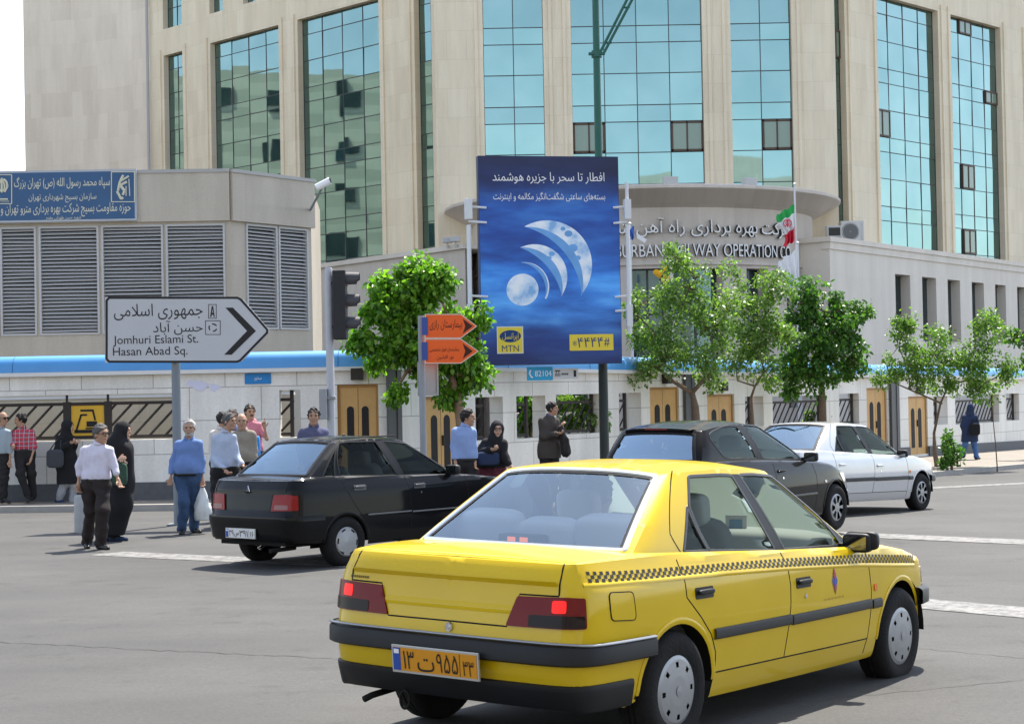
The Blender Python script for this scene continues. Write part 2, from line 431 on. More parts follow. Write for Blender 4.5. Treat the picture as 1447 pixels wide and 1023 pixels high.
# ---------------------------------------------------------------- wall with openings
def cut_wall(mb, fr, u0, u1, zb, zt, holes, depth, mi=0, mi_r=None, back=True):
    """front face of a wall in a frame, openings cut out, jambs behind them; zb, zt may be functions of u"""
    zbf = zb if callable(zb) else (lambda u: zb); ztf = zt if callable(zt) else (lambda u: zt)
    us = sorted({u0, u1} | {h[k] for h in holes for k in (0, 1)}); ex = []
    for a, b in zip(us[:-1], us[1:]):
        n = max(1, int((b - a) / 3)); ex += [a + (b - a) * k / n for k in range(n)]
    us = ex + [us[-1]]
    for a, b in zip(us[:-1], us[1:]):
        if b - a < 1e-6: continue
        m = (a + b) / 2; hs = sorted([h for h in holes if h[0] < m < h[1]], key=lambda h: h[2])
        za, zb_ = zbf(a), zbf(b)
        for h in hs:
            mb.quad(fr.P(a, za), fr.P(b, zb_), fr.P(b, h[2]), fr.P(a, h[2]), mi); za = zb_ = h[3]
        mb.quad(fr.P(a, za), fr.P(b, zb_), fr.P(b, ztf(b)), fr.P(a, ztf(a)), mi)
        mb.quad(fr.P(a, ztf(a)), fr.P(b, ztf(b)), fr.P(b, ztf(b), -depth - .3), fr.P(a, ztf(a), -depth - .3), mi)
    r = mi if mi_r is None else mi_r
    for (a, b, c, d) in [h[:4] for h in holes]:
        P = fr.P
        mb.quad(P(a, c), P(a, d), P(a, d, -depth), P(a, c, -depth), r); mb.quad(P(b, d), P(b, c), P(b, c, -depth), P(b, d, -depth), r)
        mb.quad(P(a, d), P(b, d), P(b, d, -depth), P(a, d, -depth), r); mb.quad(P(b, c), P(a, c), P(a, c, -depth), P(b, c, -depth), r)

def pxbox(fr, x0, y0, x1, y1, off=0.):
    ym, xm = (y0 + y1) / 2, (x0 + x1) / 2
    return fr.uz(x0, ym, off)[0], fr.uz(x1, ym, off)[0], fr.uz(xm, y1, off)[1], fr.uz(xm, y0, off)[1]

# ---------------------------------------------------------------- perimeter wall of white marble with the blue tube on top
M_MARB = stone('white_marble', 0, (.84, .82, .77), (.77, .75, .70), (.36, .34, .31), 1.35, .62, .008, .5, .22)
M_MARB2 = stone('white_marble_side', FB.ang, (.84, .82, .77), (.77, .75, .70), (.36, .34, .31), 1.35, .62, .008, .5, .22)
M_PLIN = mat('plinth_granite', (.10, .105, .115), .6, noise=.25, nscale=12)
M_TRIM = mat('trim_white', (.70, .69, .66), .6, noise=.08, nscale=4)
M_BLUE = mat('blue_tube', (.075, .29, .60), .42, noise=.12, nscale=2.2, spec=.5)
M_IRON = mat('dark_iron', (.035, .028, .024), .55, noise=.2, nscale=20)
M_WOOD = mat('varnished_wood', (.56, .335, .125), .5, noise=.16, nscale=5)
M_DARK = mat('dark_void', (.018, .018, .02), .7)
M_YEL = mat('metro_yellow', (.72, .42, .04), .5)
wall = thing('perimeter_wall', 'long white marble wall with wooden doors, dark grilles and a blue tube along its top', 'wall', (-2.36, 33.25, -.4))
WPAR = wall
def kid(mbuild, name, mats, parent, **kw):
    """part: geometry given in world coordinates, parent may stand anywhere"""
    o = mbuild.build(name, mats, None, **kw); o.parent = parent
    m = parent.matrix_world if parent.parent else Matrix.LocRotScale(parent.location, parent.rotation_euler, parent.scale)
    q = parent
    m = Matrix.LocRotScale(q.location, q.rotation_euler, q.scale)
    if q.parent: m = q.parent.matrix_basis @ q.matrix_parent_inverse @ q.matrix_basis if False else _world(q)
    o.matrix_parent_inverse = m.inverted(); return o
def _world(o):
    m = o.matrix_parent_inverse @ o.matrix_basis
    return _world(o.parent) @ m if o.parent else o.matrix_basis.copy()

zA = dict(top=FA.uz(215, 500)[1], trim=FA.uz(215, 524.5)[1], tb=FA.uz(215, 529)[1], pl=FA.uz(215, 681)[1])
uBr = FB.uz(1400, 530)[0]
zBr = dict(top=FB.uz(1400, 520)[1], trim=FB.uz(1400, 532.5)[1], tb=FB.uz(1400, 536)[1], pl=FB.uz(1400, 625)[1])
def zl(k, fr, u):
    return zA[k] if fr is FA else zA[k] + (zBr[k] - zA[k]) * u / uBr
ADEP = .34
# openings: pixel boxes of the survey
A_win = [(-150, 559, 246, 624), (395, 551, 425, 618)]
A_door = [(477, 543, 535, 640)]
B_win = [(672, 561, 711, 622), (730, 559.5, 771, 619), (786, 557, 849, 613), (875, 555, 906, 610), (1053, 560, 1079, 603), (1092, 559, 1168, 603), (1186, 556, 1214, 600), (1319, 560, 1339, 600), (1350, 558, 1412, 598), (1422, 556, 1440, 594)]
B_door = [(601, 560, 651, 652), (919, 547, 960, 640), (1000, 557, 1038, 640), (1225, 548, 1254, 616), (1284, 560, 1311, 634)]
def opening_sets(fr, wins, doors):
    hs = []
    for w in wins: hs.append((*pxbox(fr, *w), 'w'))
    for d in doors:
        a, b, c, e = pxbox(fr, *d); hs.append((a, b, float(gz(*fr.P(a, 0)[:2])) + .16, e, 'd'))
    return hs
for fr, wins, doors, u0, u1, mm in ((FA, A_win, A_door, -26, 0, M_MARB), (FB, B_win, B_door, 0, 60, M_MARB2)):
    hs = opening_sets(fr, wins, doors)
    mb = MB(); cut_wall(mb, fr, u0, u1, lambda u: float(gz(*fr.P(u, 0)[:2])) - .2, lambda u: zl('trim', fr, u), hs, ADEP)
    # the wall's back
    n = 12
    for k in range(n):
        a, b = u0 + (u1 - u0) * k / n, u0 + (u1 - u0) * (k + 1) / n
        pass
    kid(mb, 'wall_face', mm, wall, fix=False)
    # plinth, split at the doors
    edges = sorted([u0, u1] + [h[k] for h in hs if h[4] == 'd' for k in (0, 1)])
    mb = MB()
    for a, b in zip(edges[::2], edges[1::2]):
        m_ = max(1, int((b - a) / 2))
        for k in range(m_):
            p, q = a + (b - a) * k / m_, a + (b - a) * (k + 1) / m_
            mb.hexa([fr.P(p, float(gz(*fr.P(p, 0)[:2])) - .1, .05), fr.P(q, float(gz(*fr.P(q, 0)[:2])) - .1, .05), fr.P(q, float(gz(*fr.P(q, 0)[:2])) - .1, -.05), fr.P(p, float(gz(*fr.P(p, 0)[:2])) - .1, -.05),
                     fr.P(p, zl('pl', fr, p), .05), fr.P(q, zl('pl', fr, q), .05), fr.P(q, zl('pl', fr, q), -.05), fr.P(p, zl('pl', fr, p), -.05)])
    kid(mb, 'plinth', M_PLIN, wall)
    # ledge and blue tube
    mb = MB(); N = 30
    for k in range(N):
        p, q = u0 + (u1 - u0) * k / N, u0 + (u1 - u0) * (k + 1) / N
        mb.hexa([fr.P(p, zl('tb', fr, p), .14), fr.P(q, zl('tb', fr, q), .14), fr.P(q, zl('tb', fr, q), -.5), fr.P(p, zl('tb', fr, p), -.5),
                 fr.P(p, zl('trim', fr, p) + .012, .14), fr.P(q, zl('trim', fr, q) + .012, .14), fr.P(q, zl('trim', fr, q) + .012, -.5), fr.P(p, zl('trim', fr, p) + .012, -.5)])
    kid(mb, 'ledge', M_TRIM, wall)
    mb = MB(); prof = []
    for k in range(11):
        t = math.pi * k / 10; prof.append((math.cos(t), math.sin(t) ** .8))
    K = len(mb.v); N = 40
    for k in range(N + 1):
        u = u0 + (u1 - u0) * k / N; z0, z1 = zl('trim', fr, u) + .014, zl('top', fr, u)
        for c, s in prof: mb.v.append(tuple(fr.P(u, z0 + (z1 - z0) * s, -.14 + .26 * c)))
    for k in range(N):
        for j in range(10): q = k * 11 + j; mb.f.append((q, q + 1, q + 12, q + 11)); mb.mi.append(0)
    kid(mb, 'blue_tube', M_BLUE, wall, smooth=True)
    mb = MB(); u = u0 + .7
    while u < u1:
        z0, z1 = zl('trim', fr, u) + .014, zl('top', fr, u); mb.tube([fr.P(u, z0 + (z1 - z0) * s * 1.004, -.14 + .262 * c) for c, s in prof], .006, 4); u += 3.05
    kid(mb, 'tube_joint', mat('joint_dark_blue', (.02, .12, .32), .6), wall)
    # grilles
    for h in hs:
        if h[4] == 'w':
            a, b, c, d = h[:4]; w, hh = b - a, d - c; g = MB()
            zt_, zb_ = c + hh * .80, c + hh * .07; o = -.2
            wide = w > 3 and fr is FA
            L = a - 0.02 if wide else a; Rr = b if wide else a + w * (.98 if w > 1.2 else .62)
            g.fbox(fr, L, Rr, zt_ - .03, zt_ + .03, o - .02, o + .02); g.fbox(fr, L, Rr, zb_ - .03, zb_ + .03, o - .021, o + .021)
            if not wide: g.fbox(fr, Rr - .07, Rr, c, d, o - .03, o + .03)
            gaps = []
            if wide:
                pa, pb = FA.uz(95, 590, o)[0], FA.uz(153, 590, o)[0]
                for pu in (pa, pb): g.fbox(fr, pu - .07, pu + .07, c, zt_ + .04, o - .03, o + .03); g.fbox(fr, pu - .02, pu + .02, zt_, d, o - .02, o + .02)
                gaps = [(pa, pb)]
            sp = .30; x = L - (zt_ - zb_)
            while x < Rr:
                p0, p1 = x, x + (zt_ - zb_) * .95; q0, q1 = zb_, zt_
                if p0 < L: q0 += (L - p0) / (p1 - p0) * (zt_ - zb_); p0 = L
                if p1 > Rr: q1 -= (p1 - Rr) / (p1 - x) * (zt_ - zb_) if p1 - x > 1e-6 else 0; p1 = Rr
                mid = (p0 + p1) / 2
                if p1 - p0 > .04:
                    for (ga, gb) in gaps:
                        if p0 < ga < p1: k = (ga - p0) / (p1 - p0); q1 = q0 + (q1 - q0) * k; p1 = ga
                        elif p0 < gb < p1: k = (gb - p0) / (p1 - p0); q0 = q0 + (q1 - q0) * k; p0 = gb
                    if not any(ga - .01 <= p0 and p1 <= gb + .01 for ga, gb in gaps):
                        g.tube([fr.P(p0, q0, o), fr.P(p1, q1, o)], .024, 4)
                x += sp
            gr = kid(g, 'grille', M_IRON, wall)
            if wide:
                s = MB(); s.fbox(fr, pa + .08, pb - .08, zb_ + .02, zt_ + .02, o - .05, o + .0); kid(s, 'metro_panel', M_YEL, gr)
                # emblem: tunnel outline with a train, drawn as on the panel
                e = MB(); cx, cz, sc = (pa + pb) / 2, (zb_ + zt_) / 2 - .01, (zt_ - zb_) * .44
                def seg(pts, wd):
                    for (x0, y0), (x1, y1) in zip(pts[:-1], pts[1:]):
                        t = np.array([x1 - x0, y1 - y0]); t = t / np.linalg.norm(t); nn = np.array([-t[1], t[0]]) * wd
                        e.prism([(x0 - nn[0] - t[0] * wd, y0 - nn[1] - t[1] * wd), (x1 - nn[0] + t[0] * wd, y1 - nn[1] + t[1] * wd), (x1 + nn[0] + t[0] * wd, y1 + nn[1] + t[1] * wd), (x0 + nn[0] - t[0] * wd, y0 + nn[1] - t[1] * wd)],
                                lambda x, y, hq: fr.P(cx + x * sc, cz + y * sc, o + .002 + hq + .002 * (x0 > 0)), 0, .008)
                seg([(-.42, .72), (.32, .72)], .07); seg([(-.42, .42), (-.1, .42)], .06); seg([(-.46, .38), (-.78, -.62)], .06)
                seg([(.36, .72), (.5, .1)], .06); seg([(-.8, -.7), (.62, -.7)], .11); seg([(.1, -.2), (.45, -.2)], .18); seg([(-.1, -.5), (.4, -.5)], .05)
                kid(e, 'emblem', M_DARK, gr)
    for h in hs:
        if h[4] == 'd':
            a, b, c, d = h[:4]; w = b - a; g = MB()
            g.fbox(fr, a, b, c, d, -.12, -.06)
            dr = kid(g, 'wooden_door', M_WOOD, wall); g = MB()
            for (p, q, r, t_) in ((a, a + .05, c, d), (b - .05, b, c, d), (a + .05, b - .05, d - .06, d)): g.fbox(fr, p, q, r, t_, -.0595, -.045)
            kid(g, 'door_frame', mat('wood_dark_edge', (.36, .19, .055), .5, noise=.2, nscale=6), dr); g = MB(); g.fbox(fr, (a + b) / 2 - .004, (a + b) / 2 + .004, c, d - .06, -.0595, -.0575); kid(g, 'door_split', M_DARK, dr); g = MB(); g.fbox(fr, (a + b) / 2 + .03, (a + b) / 2 + .06, c + .85, c + 1.05, -.0595, -.02); kid(g, 'handle', M_IRON, dr)
            hh = min(d - c, 2.3)
            for cxx in (a + w * .31, a + w * .67):
                s = MB(); hw = w * .085; top = d - hh * .2
                bot = c + hh * (.12 if d - c > 1.7 else .1)
                poly = [(cxx - hw, bot), (cxx + hw, bot), (cxx + hw, top - hw)] + [(cxx + hw * math.cos(t), top - hw + hw * math.sin(t)) for t in np.linspace(.2, math.pi - .2, 7)] + [(cxx - hw, top - hw)]
                s.prism(poly, lambda x, y, q: fr.P(x, y, q), -.0595, -.052); kid(s, 'slot', M_DARK, dr)
            s = MB(); s.fbox(fr, (a + b) / 2 - .11, (a + b) / 2 + .11, d + .08, d + .30, .003, .16); kid(s, 'wall_lamp', M_IRON, wall)
    # dark steel posts before the wall
    for px in ((555, 574),) if fr is FA else ((975, 988), (1265, 1276)):
        ff = fr if fr is FB else FB
        a, b = ff.uz(px[0], 580, .2)[0], ff.uz(px[1], 580, .2)[0]
        s = MB(); zz = float(gz(*ff.P(a, 0)[:2]))
        s.fbox(ff, a, a + (b - a) * .32, zz - .1, zl('tb', ff, a), .05, .10); s.fbox(ff, b - (b - a) * .32, b, zz - .1, zl('tb', ff, a), .05, .10); s.fbox(ff, a + .02, b - .02, zz - .1, zl('tb', ff, a) - .01, .055, .08)
        kid(s, 'steel_post', mat('post_grey', (.09, .095, .10), .5, noise=.1), wall)

# torn papers and the street name plate on the wall
s = MB()
for k in range(8):
    x, y = random.uniform(266, 308), random.uniform(541, 553); u, z = FA.uz(x, y); a = random.uniform(.05, .14); b_ = random.uniform(.03, .08)
    s.prism([(u - a, z - b_ * random.random()), (u + a * random.random(), z - b_), (u + a, z + b_ * random.random()), (u - a * .4, z + b_)], lambda p, q, h: FA.P(p, q, h + .0007 * k), .003, .005)
o = s.build('poster_scrap', mat('lilac_paper', (.66, .66, .80), .9), None, label='torn lilac paper scraps pasted on the white marble wall right of the arrow sign post', cat='poster')
s = MB(); a, b, c, d = pxbox(FA, 346, 527.5, 383, 542.5); s.fbox(FA, a, b, c, d, .004, .02)
plate = s.build('street_plate', mat('plate_blue', (.02, .22, .55), .4), None, bevel=.004, label='small bright blue street name plate on the wall under the blue tube', cat='street sign')
t = MB(); letters(t, 'سخنور', lambda x, y, o: FA.P(x, y, .02 + o), a + (b - a) * .36, b - (b - a) * .36, c + (d - c) * .3, d - (d - c) * .3, .01, True)
t.build('lettering', mat('white_paint', (.8, .8, .8), .5), plate)

gw = thing('garden_wall', 'low beige garden wall seen through the grilles left of the arrow sign post', 'wall', (-11, 36, -.4))
q = MB(); q.box((-14.5, 36.1, .55), (20, .2, 2.3)); kid(q, 'wall_face', stone('garden_stone', 0, (.60, .52, .39), (.54, .465, .35), (.45, .39, .3), .8, .6, .004, .85, .12), gw)
q = MB(); q.box((-14.5, 36.1, 1.72), (20.1, .26, .05)); kid(q, 'coping', M_TRIM, gw)
# ================================================================ BUILDINGS
STC1, STC2, STM = (.855, .75, .57), (.805, .695, .515), (.65, .565, .43)
def glass_mat(name, tint, dark, rough=.02):
    m = bpy.data.materials.new(name); m.use_nodes = True; nt = m.node_tree; b = nt.nodes['Principled BSDF']
    b.inputs['Metallic'].default_value = .92; b.inputs['Roughness'].default_value = rough
    g = nt.nodes.new('ShaderNodeNewGeometry'); n = nt.nodes.new('ShaderNodeTexNoise'); n.inputs['Scale'].default_value = .6
    nt.links.new(g.outputs['Position'], n.inputs['Vector'])
    nt.links.new(ramp(nt, n.outputs[0], [(.3, dark), (.7, tint)]).outputs[0], b.inputs['Base Color'])
    n2 = nt.nodes.new('ShaderNodeTexNoise'); n2.inputs['Scale'].default_value = .55; n2.inputs['Detail'].default_value = 1
    nt.links.new(g.outputs['Position'], n2.inputs['Vector'])
    bp = nt.nodes.new('ShaderNodeBump'); bp.inputs['Strength'].default_value = .1; bp.inputs['Distance'].default_value = .03
    nt.links.new(n2.outputs[0], bp.inputs['Height']); nt.links.new(bp.outputs[0], b.inputs['Normal'])
    return m
M_GLASS = glass_mat('teal_mirror_glass', (.215, .335, .32), (.175, .295, .285))
M_GLASSD = glass_mat('dark_window_glass', (.10, .15, .16), (.06, .10, .11), .05)
M_GLASSV = mat('vent_glass', (.16, .24, .17), .12, spec=.8)
M_MULL = mat('mullion_dark', (.065, .07, .072), .45)
M_FRAME = mat('vent_frame', (.10, .065, .045), .5)

FBAY = Frame(-2.7, 67, 1, 0)
FWR = Frame(14.1, 74.5, 1, 1.03)
FWL = Frame(-4.5, 74.5, 1, -1.03)     # u runs to the right, so this wing has u < 0
tower = thing('office_tower', 'beige stone office tower with teal mirror glass bays and a round entrance', 'building', (4.8, 67, -.7))
SILL, HEAD, TOPZ = 7.2, 18.6, 30.0
ZROWS = [9.46, 10.67, 11.85, 12.46]
rows = sorted({round(z + 3.03 * k, 3) for z in (9.46, 10.67, 11.85) for k in range(-2, 5)})

def curtain(fr, u0, u1, z0, z1, cols, off, vents=(), strip=False):
    """glazed bay: panes a little out of true, slim mullions, opening lights"""
    zs = [z0] + [z for z in rows if z0 + .25 < z < z1 - .2] + [z1]; us = [u0 + (u1 - u0) * k / cols for k in range(cols + 1)]
    g = MB()
    for i in range(cols):
        for j in range(len(zs) - 1):
            e = [random.uniform(-.006, .006) for _ in range(3)]
            P = lambda a, b, s, t: fr.P(a, b, off + e[0] * s + e[1] * t)
            g.quad(P(us[i], zs[j], -1, -1), P(us[i + 1], zs[j], 1, -1), P(us[i + 1], zs[j + 1], 1, 1), P(us[i], zs[j + 1], -1, 1))
    w = kid(g, 'curtain_window', M_GLASS, tower, fix=False)
    m = MB(); t = .017
    for u in us: m.fbox(fr, u - t, u + t, z0, z1, off - .03, off + .018)
    for z in zs: m.fbox(fr, u0, u1, z - t, z + t, off - .03, off + .014)
    kid(m, 'mullion', M_MULL, w)
    for (i, j) in vents:
        if i >= cols or j >= len(zs) - 1: continue
        a, b, c, d = us[i], us[i + 1], zs[j], zs[j + 1]; v = MB(); h = (a + b) / 2
        v.fbox(fr, a + .02, b - .02, c + .02, d - .02, off + .0, off + .05, 1)
        for (p, q) in ((a + .09, h - .03), (h + .03, b - .09)): v.fbox(fr, p, q, c + .1, d - .1, off + .05, off + .056, 0)
        for (p, q, r, s) in ((a + .02, a + .08, c + .02, d - .02), (b - .08, b - .02, c + .02, d - .02), (h - .03, h + .03, c + .02, d - .02), (a + .02, b - .02, c + .02, c + .09), (a + .02, b - .02, d - .09, d - .02)):
            v.fbox(fr, p, q, r, s, off + .05, off + .085, 1)
        kid(v, 'vent_window', [M_GLASSV, M_FRAME], w)
    return w

def facade(fr, u0, u1, z0, z1, wins, mname, depth=.32, name='stone_wall', upper=()):
    m = stone(mname, fr.ang, STC1, STC2, STM, .75, 1.1, .005, .8, .16)
    mb = MB(); hs = [(w[0], w[1], w[2], w[3]) for w in wins]
    cut_wall(mb, fr, u0, u1, z0, z1, hs, depth)
    kid(mb, name, m, tower, fix=False)
    # slim raised edges beside each opening, as on the piers
    f = MB()
    for w in wins:
        if w[2] > 15: continue
        for uu in (w[0] - .32, w[1] + .2): f.fbox(fr, uu, uu + .12, z0, w[3] + .3, .002, .07)
    kid(f, 'pilaster_edge', m, tower)
    for w in wins: curtain(fr, w[0], w[1], w[2], w[3], w[4], -depth + .02, w[5] if len(w) > 5 else ())

def ux(fr, x, y): return fr.uz(x, y)[0]
bay = []
for (a, b, n, v) in ((683.5, 768.5, 2, ()), (808, 993.5, 4, [(0, 2), (3, 2)]), (1033.5, 1119.5, 2, [(1, 2)])):
    bay.append((ux(FBAY, a, 110), ux(FBAY, b, 110), 8.75, TOPZ - 2, n, v))
facade(FBAY, 0, 15.2, 6, TOPZ, bay, 'bay_stone', name='bay_wall')
rw = []
for (a, b, n, v) in ((1172, 1197, 2, [(1, 9)]), (1243, 1329, 4, [(0, 6), (3, 0), (0, 12)]), (1347, 1417, 4, [(1, 1), (1, 4), (3, 8), (1, 11)])):
    rw.append((ux(FWR, a, 190), ux(FWR, b, 190), SILL, HEAD, n, v))
rw += [(w[0] + .2, w[1] - .2, 20, 26, 2) for w in rw[1:]] + [(ux(FWR, 1452, 190), ux(FWR, 1520, 190), SILL, HEAD, 4)]
facade(FWR, -2.2, 22, 5, TOPZ, rw, 'right_wing_stone', name='right_wing_wall')
lw = []
for (a, b, n) in ((233, 259.5, 2), (299, 396, 4), (423, 538, 4), (588, 622, 2)):
    lw.append((ux(FWL, a, 200), ux(FWL, b, 200), SILL - .5, HEAD, n, ()))
up = [(lw[0][0], lw[0][1], 19.9, 26, 2), (lw[1][0], lw[1][0] + 1.1, 20.0, 26, 1), (lw[1][1] - 2.7, lw[1][1] - 1.7, 20.0, 26, 1)]
uL = ux(FWL, 215, 200)
facade(FWL, uL, 3., 5, TOPZ, lw + up, 'left_wing_stone', name='left_wing_wall')
# bay returns
m = MB()
for u, s in ((0, -1), (15.2, 1)):
    p = FBAY.P(u, 0)
    m = MB(); m.quad((p[0], 67, 5), (p[0] + s * .6, 76.5, 5), (p[0] + s * .6, 76.5, TOPZ), (p[0], 67, TOPZ))
    kid(m, 'bay_return', stone('return_stone', math.pi / 2, STC1, STC2, STM, .75, 1.1, .005, .8, .16), tower)
# blank curved stone flank at the left end
pL = FWL.P(uL, 0)
xe = at(32, 120, 92.)
flank = []
n = 14
d0 = -FWL.d[:2]; tot = 15.0
pos = np.array(pL[:2]); ang0 = math.atan2(d0[1], d0[0]); ang1 = math.radians(196)
seg = []
while True:
    seg.append(tuple(pos)); k = min(1., len(seg) / 14)
    a = ang0 + (ang1 - ang0) * k; pos = pos + np.array([math.cos(a), math.sin(a)]) * .9
    if pos[0] / pos[1] < -.2735 or len(seg) > 60: break
q0 = np.array(seg[-1]); dd = pos - q0; pos = q0 + dd * ((-.2735 * q0[1] - q0[0]) / (dd[0] + .2735 * dd[1]))
seg.append(tuple(pos))
m = MB()
for (a, b) in zip(seg[:-1], seg[1:]): m.quad((*b, 3), (*a, 3), (*a, TOPZ), (*b, TOPZ))
e = seg[-1]; m.quad((e[0] + 1.5, e[1] + 14, 3), (*e, 3), (*e, TOPZ), (e[0] + 1.5, e[1] + 14, TOPZ))
def flank_mat():
    return stone('flank_stone', .1, (.83, .735, .61), (.72, .625, .515), (.71, .63, .53), .55, 1.25, .003, .8, .12, bias=-.35)
kid(m, 'flank_wall', flank_mat(), tower, fix=False)
m = MB(); m.tube([(pL[0] - .15, pL[1] - .12, 5), (pL[0] - .15, pL[1] - .12, TOPZ)], .07, 6); kid(m, 'downpipe', mat('pipe_grey', (.42, .42, .42), .5), tower)
# roof
m = MB(); rp = [FBAY.P(0, TOPZ), FBAY.P(15.2, TOPZ), FWR.P(22, TOPZ), FWR.P(22, TOPZ) + np.array([-15, 25, 0]), np.array([e[0] + 1.5, e[1] + 14, TOPZ])] + [np.array([*q, TOPZ]) for q in seg[::-1]]
m.add([p - np.array([0, 0, .05]) for p in rp], [tuple(range(len(rp)))]); kid(m, 'roof', mat('roof_grey', (.3, .3, .3), .9), tower)

# ---- round entrance with flared cornice
RC = np.array([5.0, 67.0]); RW, RT = 6.4, 7.45
def rot(r, th, z): return np.array([RC[0] + r * math.sin(th), RC[1] - r * math.cos(th), z])
def rot_stone():
    return stone('drum_stone', 0, (.62, .55, .48), (.57, .505, .44), (.5, .45, .39), 1.3, 1.0, .004, .8, .15)
M_DRUM = rot_stone()
TH = math.pi / 2
NS = 60
zc = 8.5
m = MB(); prof = [(RW, zc - .62), (RT - .06, zc - .10), (RT, zc - .06), (RT, zc + .03), (RT - .1, zc + .08), (0.2, zc + .10)]
for k in range(NS + 1):
    th = -TH + 2 * TH * k / NS
    for r, z in prof: m.v.append(tuple(rot(r, th, z)))
for k in range(NS):
    for j in range(len(prof) - 1): q = k * 6 + j; m.f.append((q, q + 6, q + 7, q + 1)); m.mi.append(0)
kid(m, 'cornice', M_DRUM, tower, fix=True)
def drum_th(px, y):
    d = ray(px, y); a = d[0] ** 2 + d[1] ** 2; o = EYE[:2] - RC; b = 2 * (d[0] * o[0] + d[1] * o[1]); c = o @ o - RW ** 2
    t = (-b - math.sqrt(max(0, b * b - 4 * a * c))) / (2 * a); p = EYE + d * t
    return math.atan2(p[0] - RC[0], -(p[1] - RC[1])), p[2]
drum_w = [(690, 745), (780, 860), (892, 940), (953, 1023), (1056, 1086), (1112, 1142)]
zw = drum_th(900, 380)[1]
cuts = []
for a, b in drum_w: cuts.append((drum_th(a, 430)[0], drum_th(b, 430)[0]))
m = MB(); g = MB(); mu = MB()
ths = sorted(set([-TH + 2 * TH * k / NS for k in range(NS + 1)] + [c for ab in cuts for c in ab]))
for a, b in zip(ths[:-1], ths[1:]):
    mid = (a + b) / 2; inw = any(p < mid < q for p, q in cuts)
    m.quad(rot(RW, a, zw), rot(RW, b, zw), rot(RW, b, zc - .62), rot(RW, a, zc - .62))
    if inw:
        g.quad(rot(RW - .5, a, 0.9), rot(RW - .5, b, .9), rot(RW - .5, b, zw), rot(RW - .5, a, zw)); m.quad(rot(RW, a, -1), rot(RW, b, -1), rot(RW, b, .9), rot(RW, a, .9))
        m.quad(rot(RW, a, zw), rot(RW - .5, a, zw), rot(RW - .5, b, zw), rot(RW, b, zw))
    else: m.quad(rot(RW, a, -1), rot(RW, b, -1), rot(RW, b, zw), rot(RW, a, zw))
for p, q in cuts:
    for t in (p, q): m.quad(rot(RW, t, .9), rot(RW - .5, t, .9), rot(RW - .5, t, zw), rot(RW, t, zw))
    for z in (1.6, 2.9, 4.2): mu.add([rot(RW - .46, p, z), rot(RW - .46, q, z), rot(RW - .46, q, z + .09), rot(RW - .46, p, z + .09)], [(0, 1, 2, 3)])
    mm = (p + q) / 2; mu.add([rot(RW - .45, mm - .006, .9), rot(RW - .45, mm + .006, .9), rot(RW - .45, mm + .006, zw), rot(RW - .45, mm - .006, zw)], [(0, 1, 2, 3)])
kid(m, 'drum_wall', M_DRUM, tower, fix=False)
dw = kid(g, 'drum_window', M_GLASSD, tower, fix=False); kid(mu, 'mullion', M_MULL, dw, fix=False)
# thin moulding above the windows
m = MB()
for k in range(NS):
    a, b = -TH + 2 * TH * k / NS, -TH + 2 * TH * (k + 1) / NS
    m.hexa([rot(RW + .08, a, zw + .12), rot(RW + .08, b, zw + .12), rot(RW - .02, b, zw + .12), rot(RW - .02, a, zw + .12), rot(RW + .08, a, zw + .24), rot(RW + .08, b, zw + .24), rot(RW - .02, b, zw + .24), rot(RW - .02, a, zw + .24)])
kid(m, 'moulding', M_DRUM, tower)
for px, py in ((943, 258), (1041, 257)):
    t_, z_ = drum_th(px, 300); s = MB(); c = rot(RT - .25, t_, zc + .2); s.box(c, (.5, .28, .26), 0, t_); s.tube([c - [0, 0, .2], c], .05, 6)
    s.build('floodlight', mat('lamp_grey', (.5, .5, .48), .5), None, bevel=.02, label='small grey floodlight on the cornice rim, %s' % ('under the wide middle glass bay' if px < 1000 else 'nearer the flag'), cat='floodlight', group='floodlights on the cornice')

# ---- raised lettering on the drum
sign = thing('building_lettering', 'raised white Persian and English lettering on the round entrance wall', 'sign', tuple(rot(RW, 0, 6.7)))
M_LET = mat('letter_white', (.78, .77, .74), .5); M_LETS = mat('letter_side', (.07, .065, .06), .6)
def on_drum(x, y, o): return rot(RW + .03 + o, x / RW, y)
fa_r, fa_z = drum_th(1112, 322); t = MB()
letters(t, 'شرکت بهره برداری راه آهن شهری تهران و حومه', on_drum, -fa_r * RW * 1.0, fa_r * RW, drum_th(900, 336)[1], drum_th(900, 309)[1], .036, True, 0, .002, .0004, .12)
kid(t, 'persian_lettering', [M_LET, M_LETS], sign, fix=False)
en_r = drum_th(1114, 356)[0]; t = MB()
letters(t, 'TEHRAN URBAN & SUBURBAN RAILWAY OPERATION CO.', on_drum, -en_r * RW, en_r * RW, drum_th(900, 364)[1], drum_th(900, 346)[1], .034, False, 0, .002, .0004, .12)
kid(t, 'english_lettering', [M_LET, M_LETS], sign, fix=False)

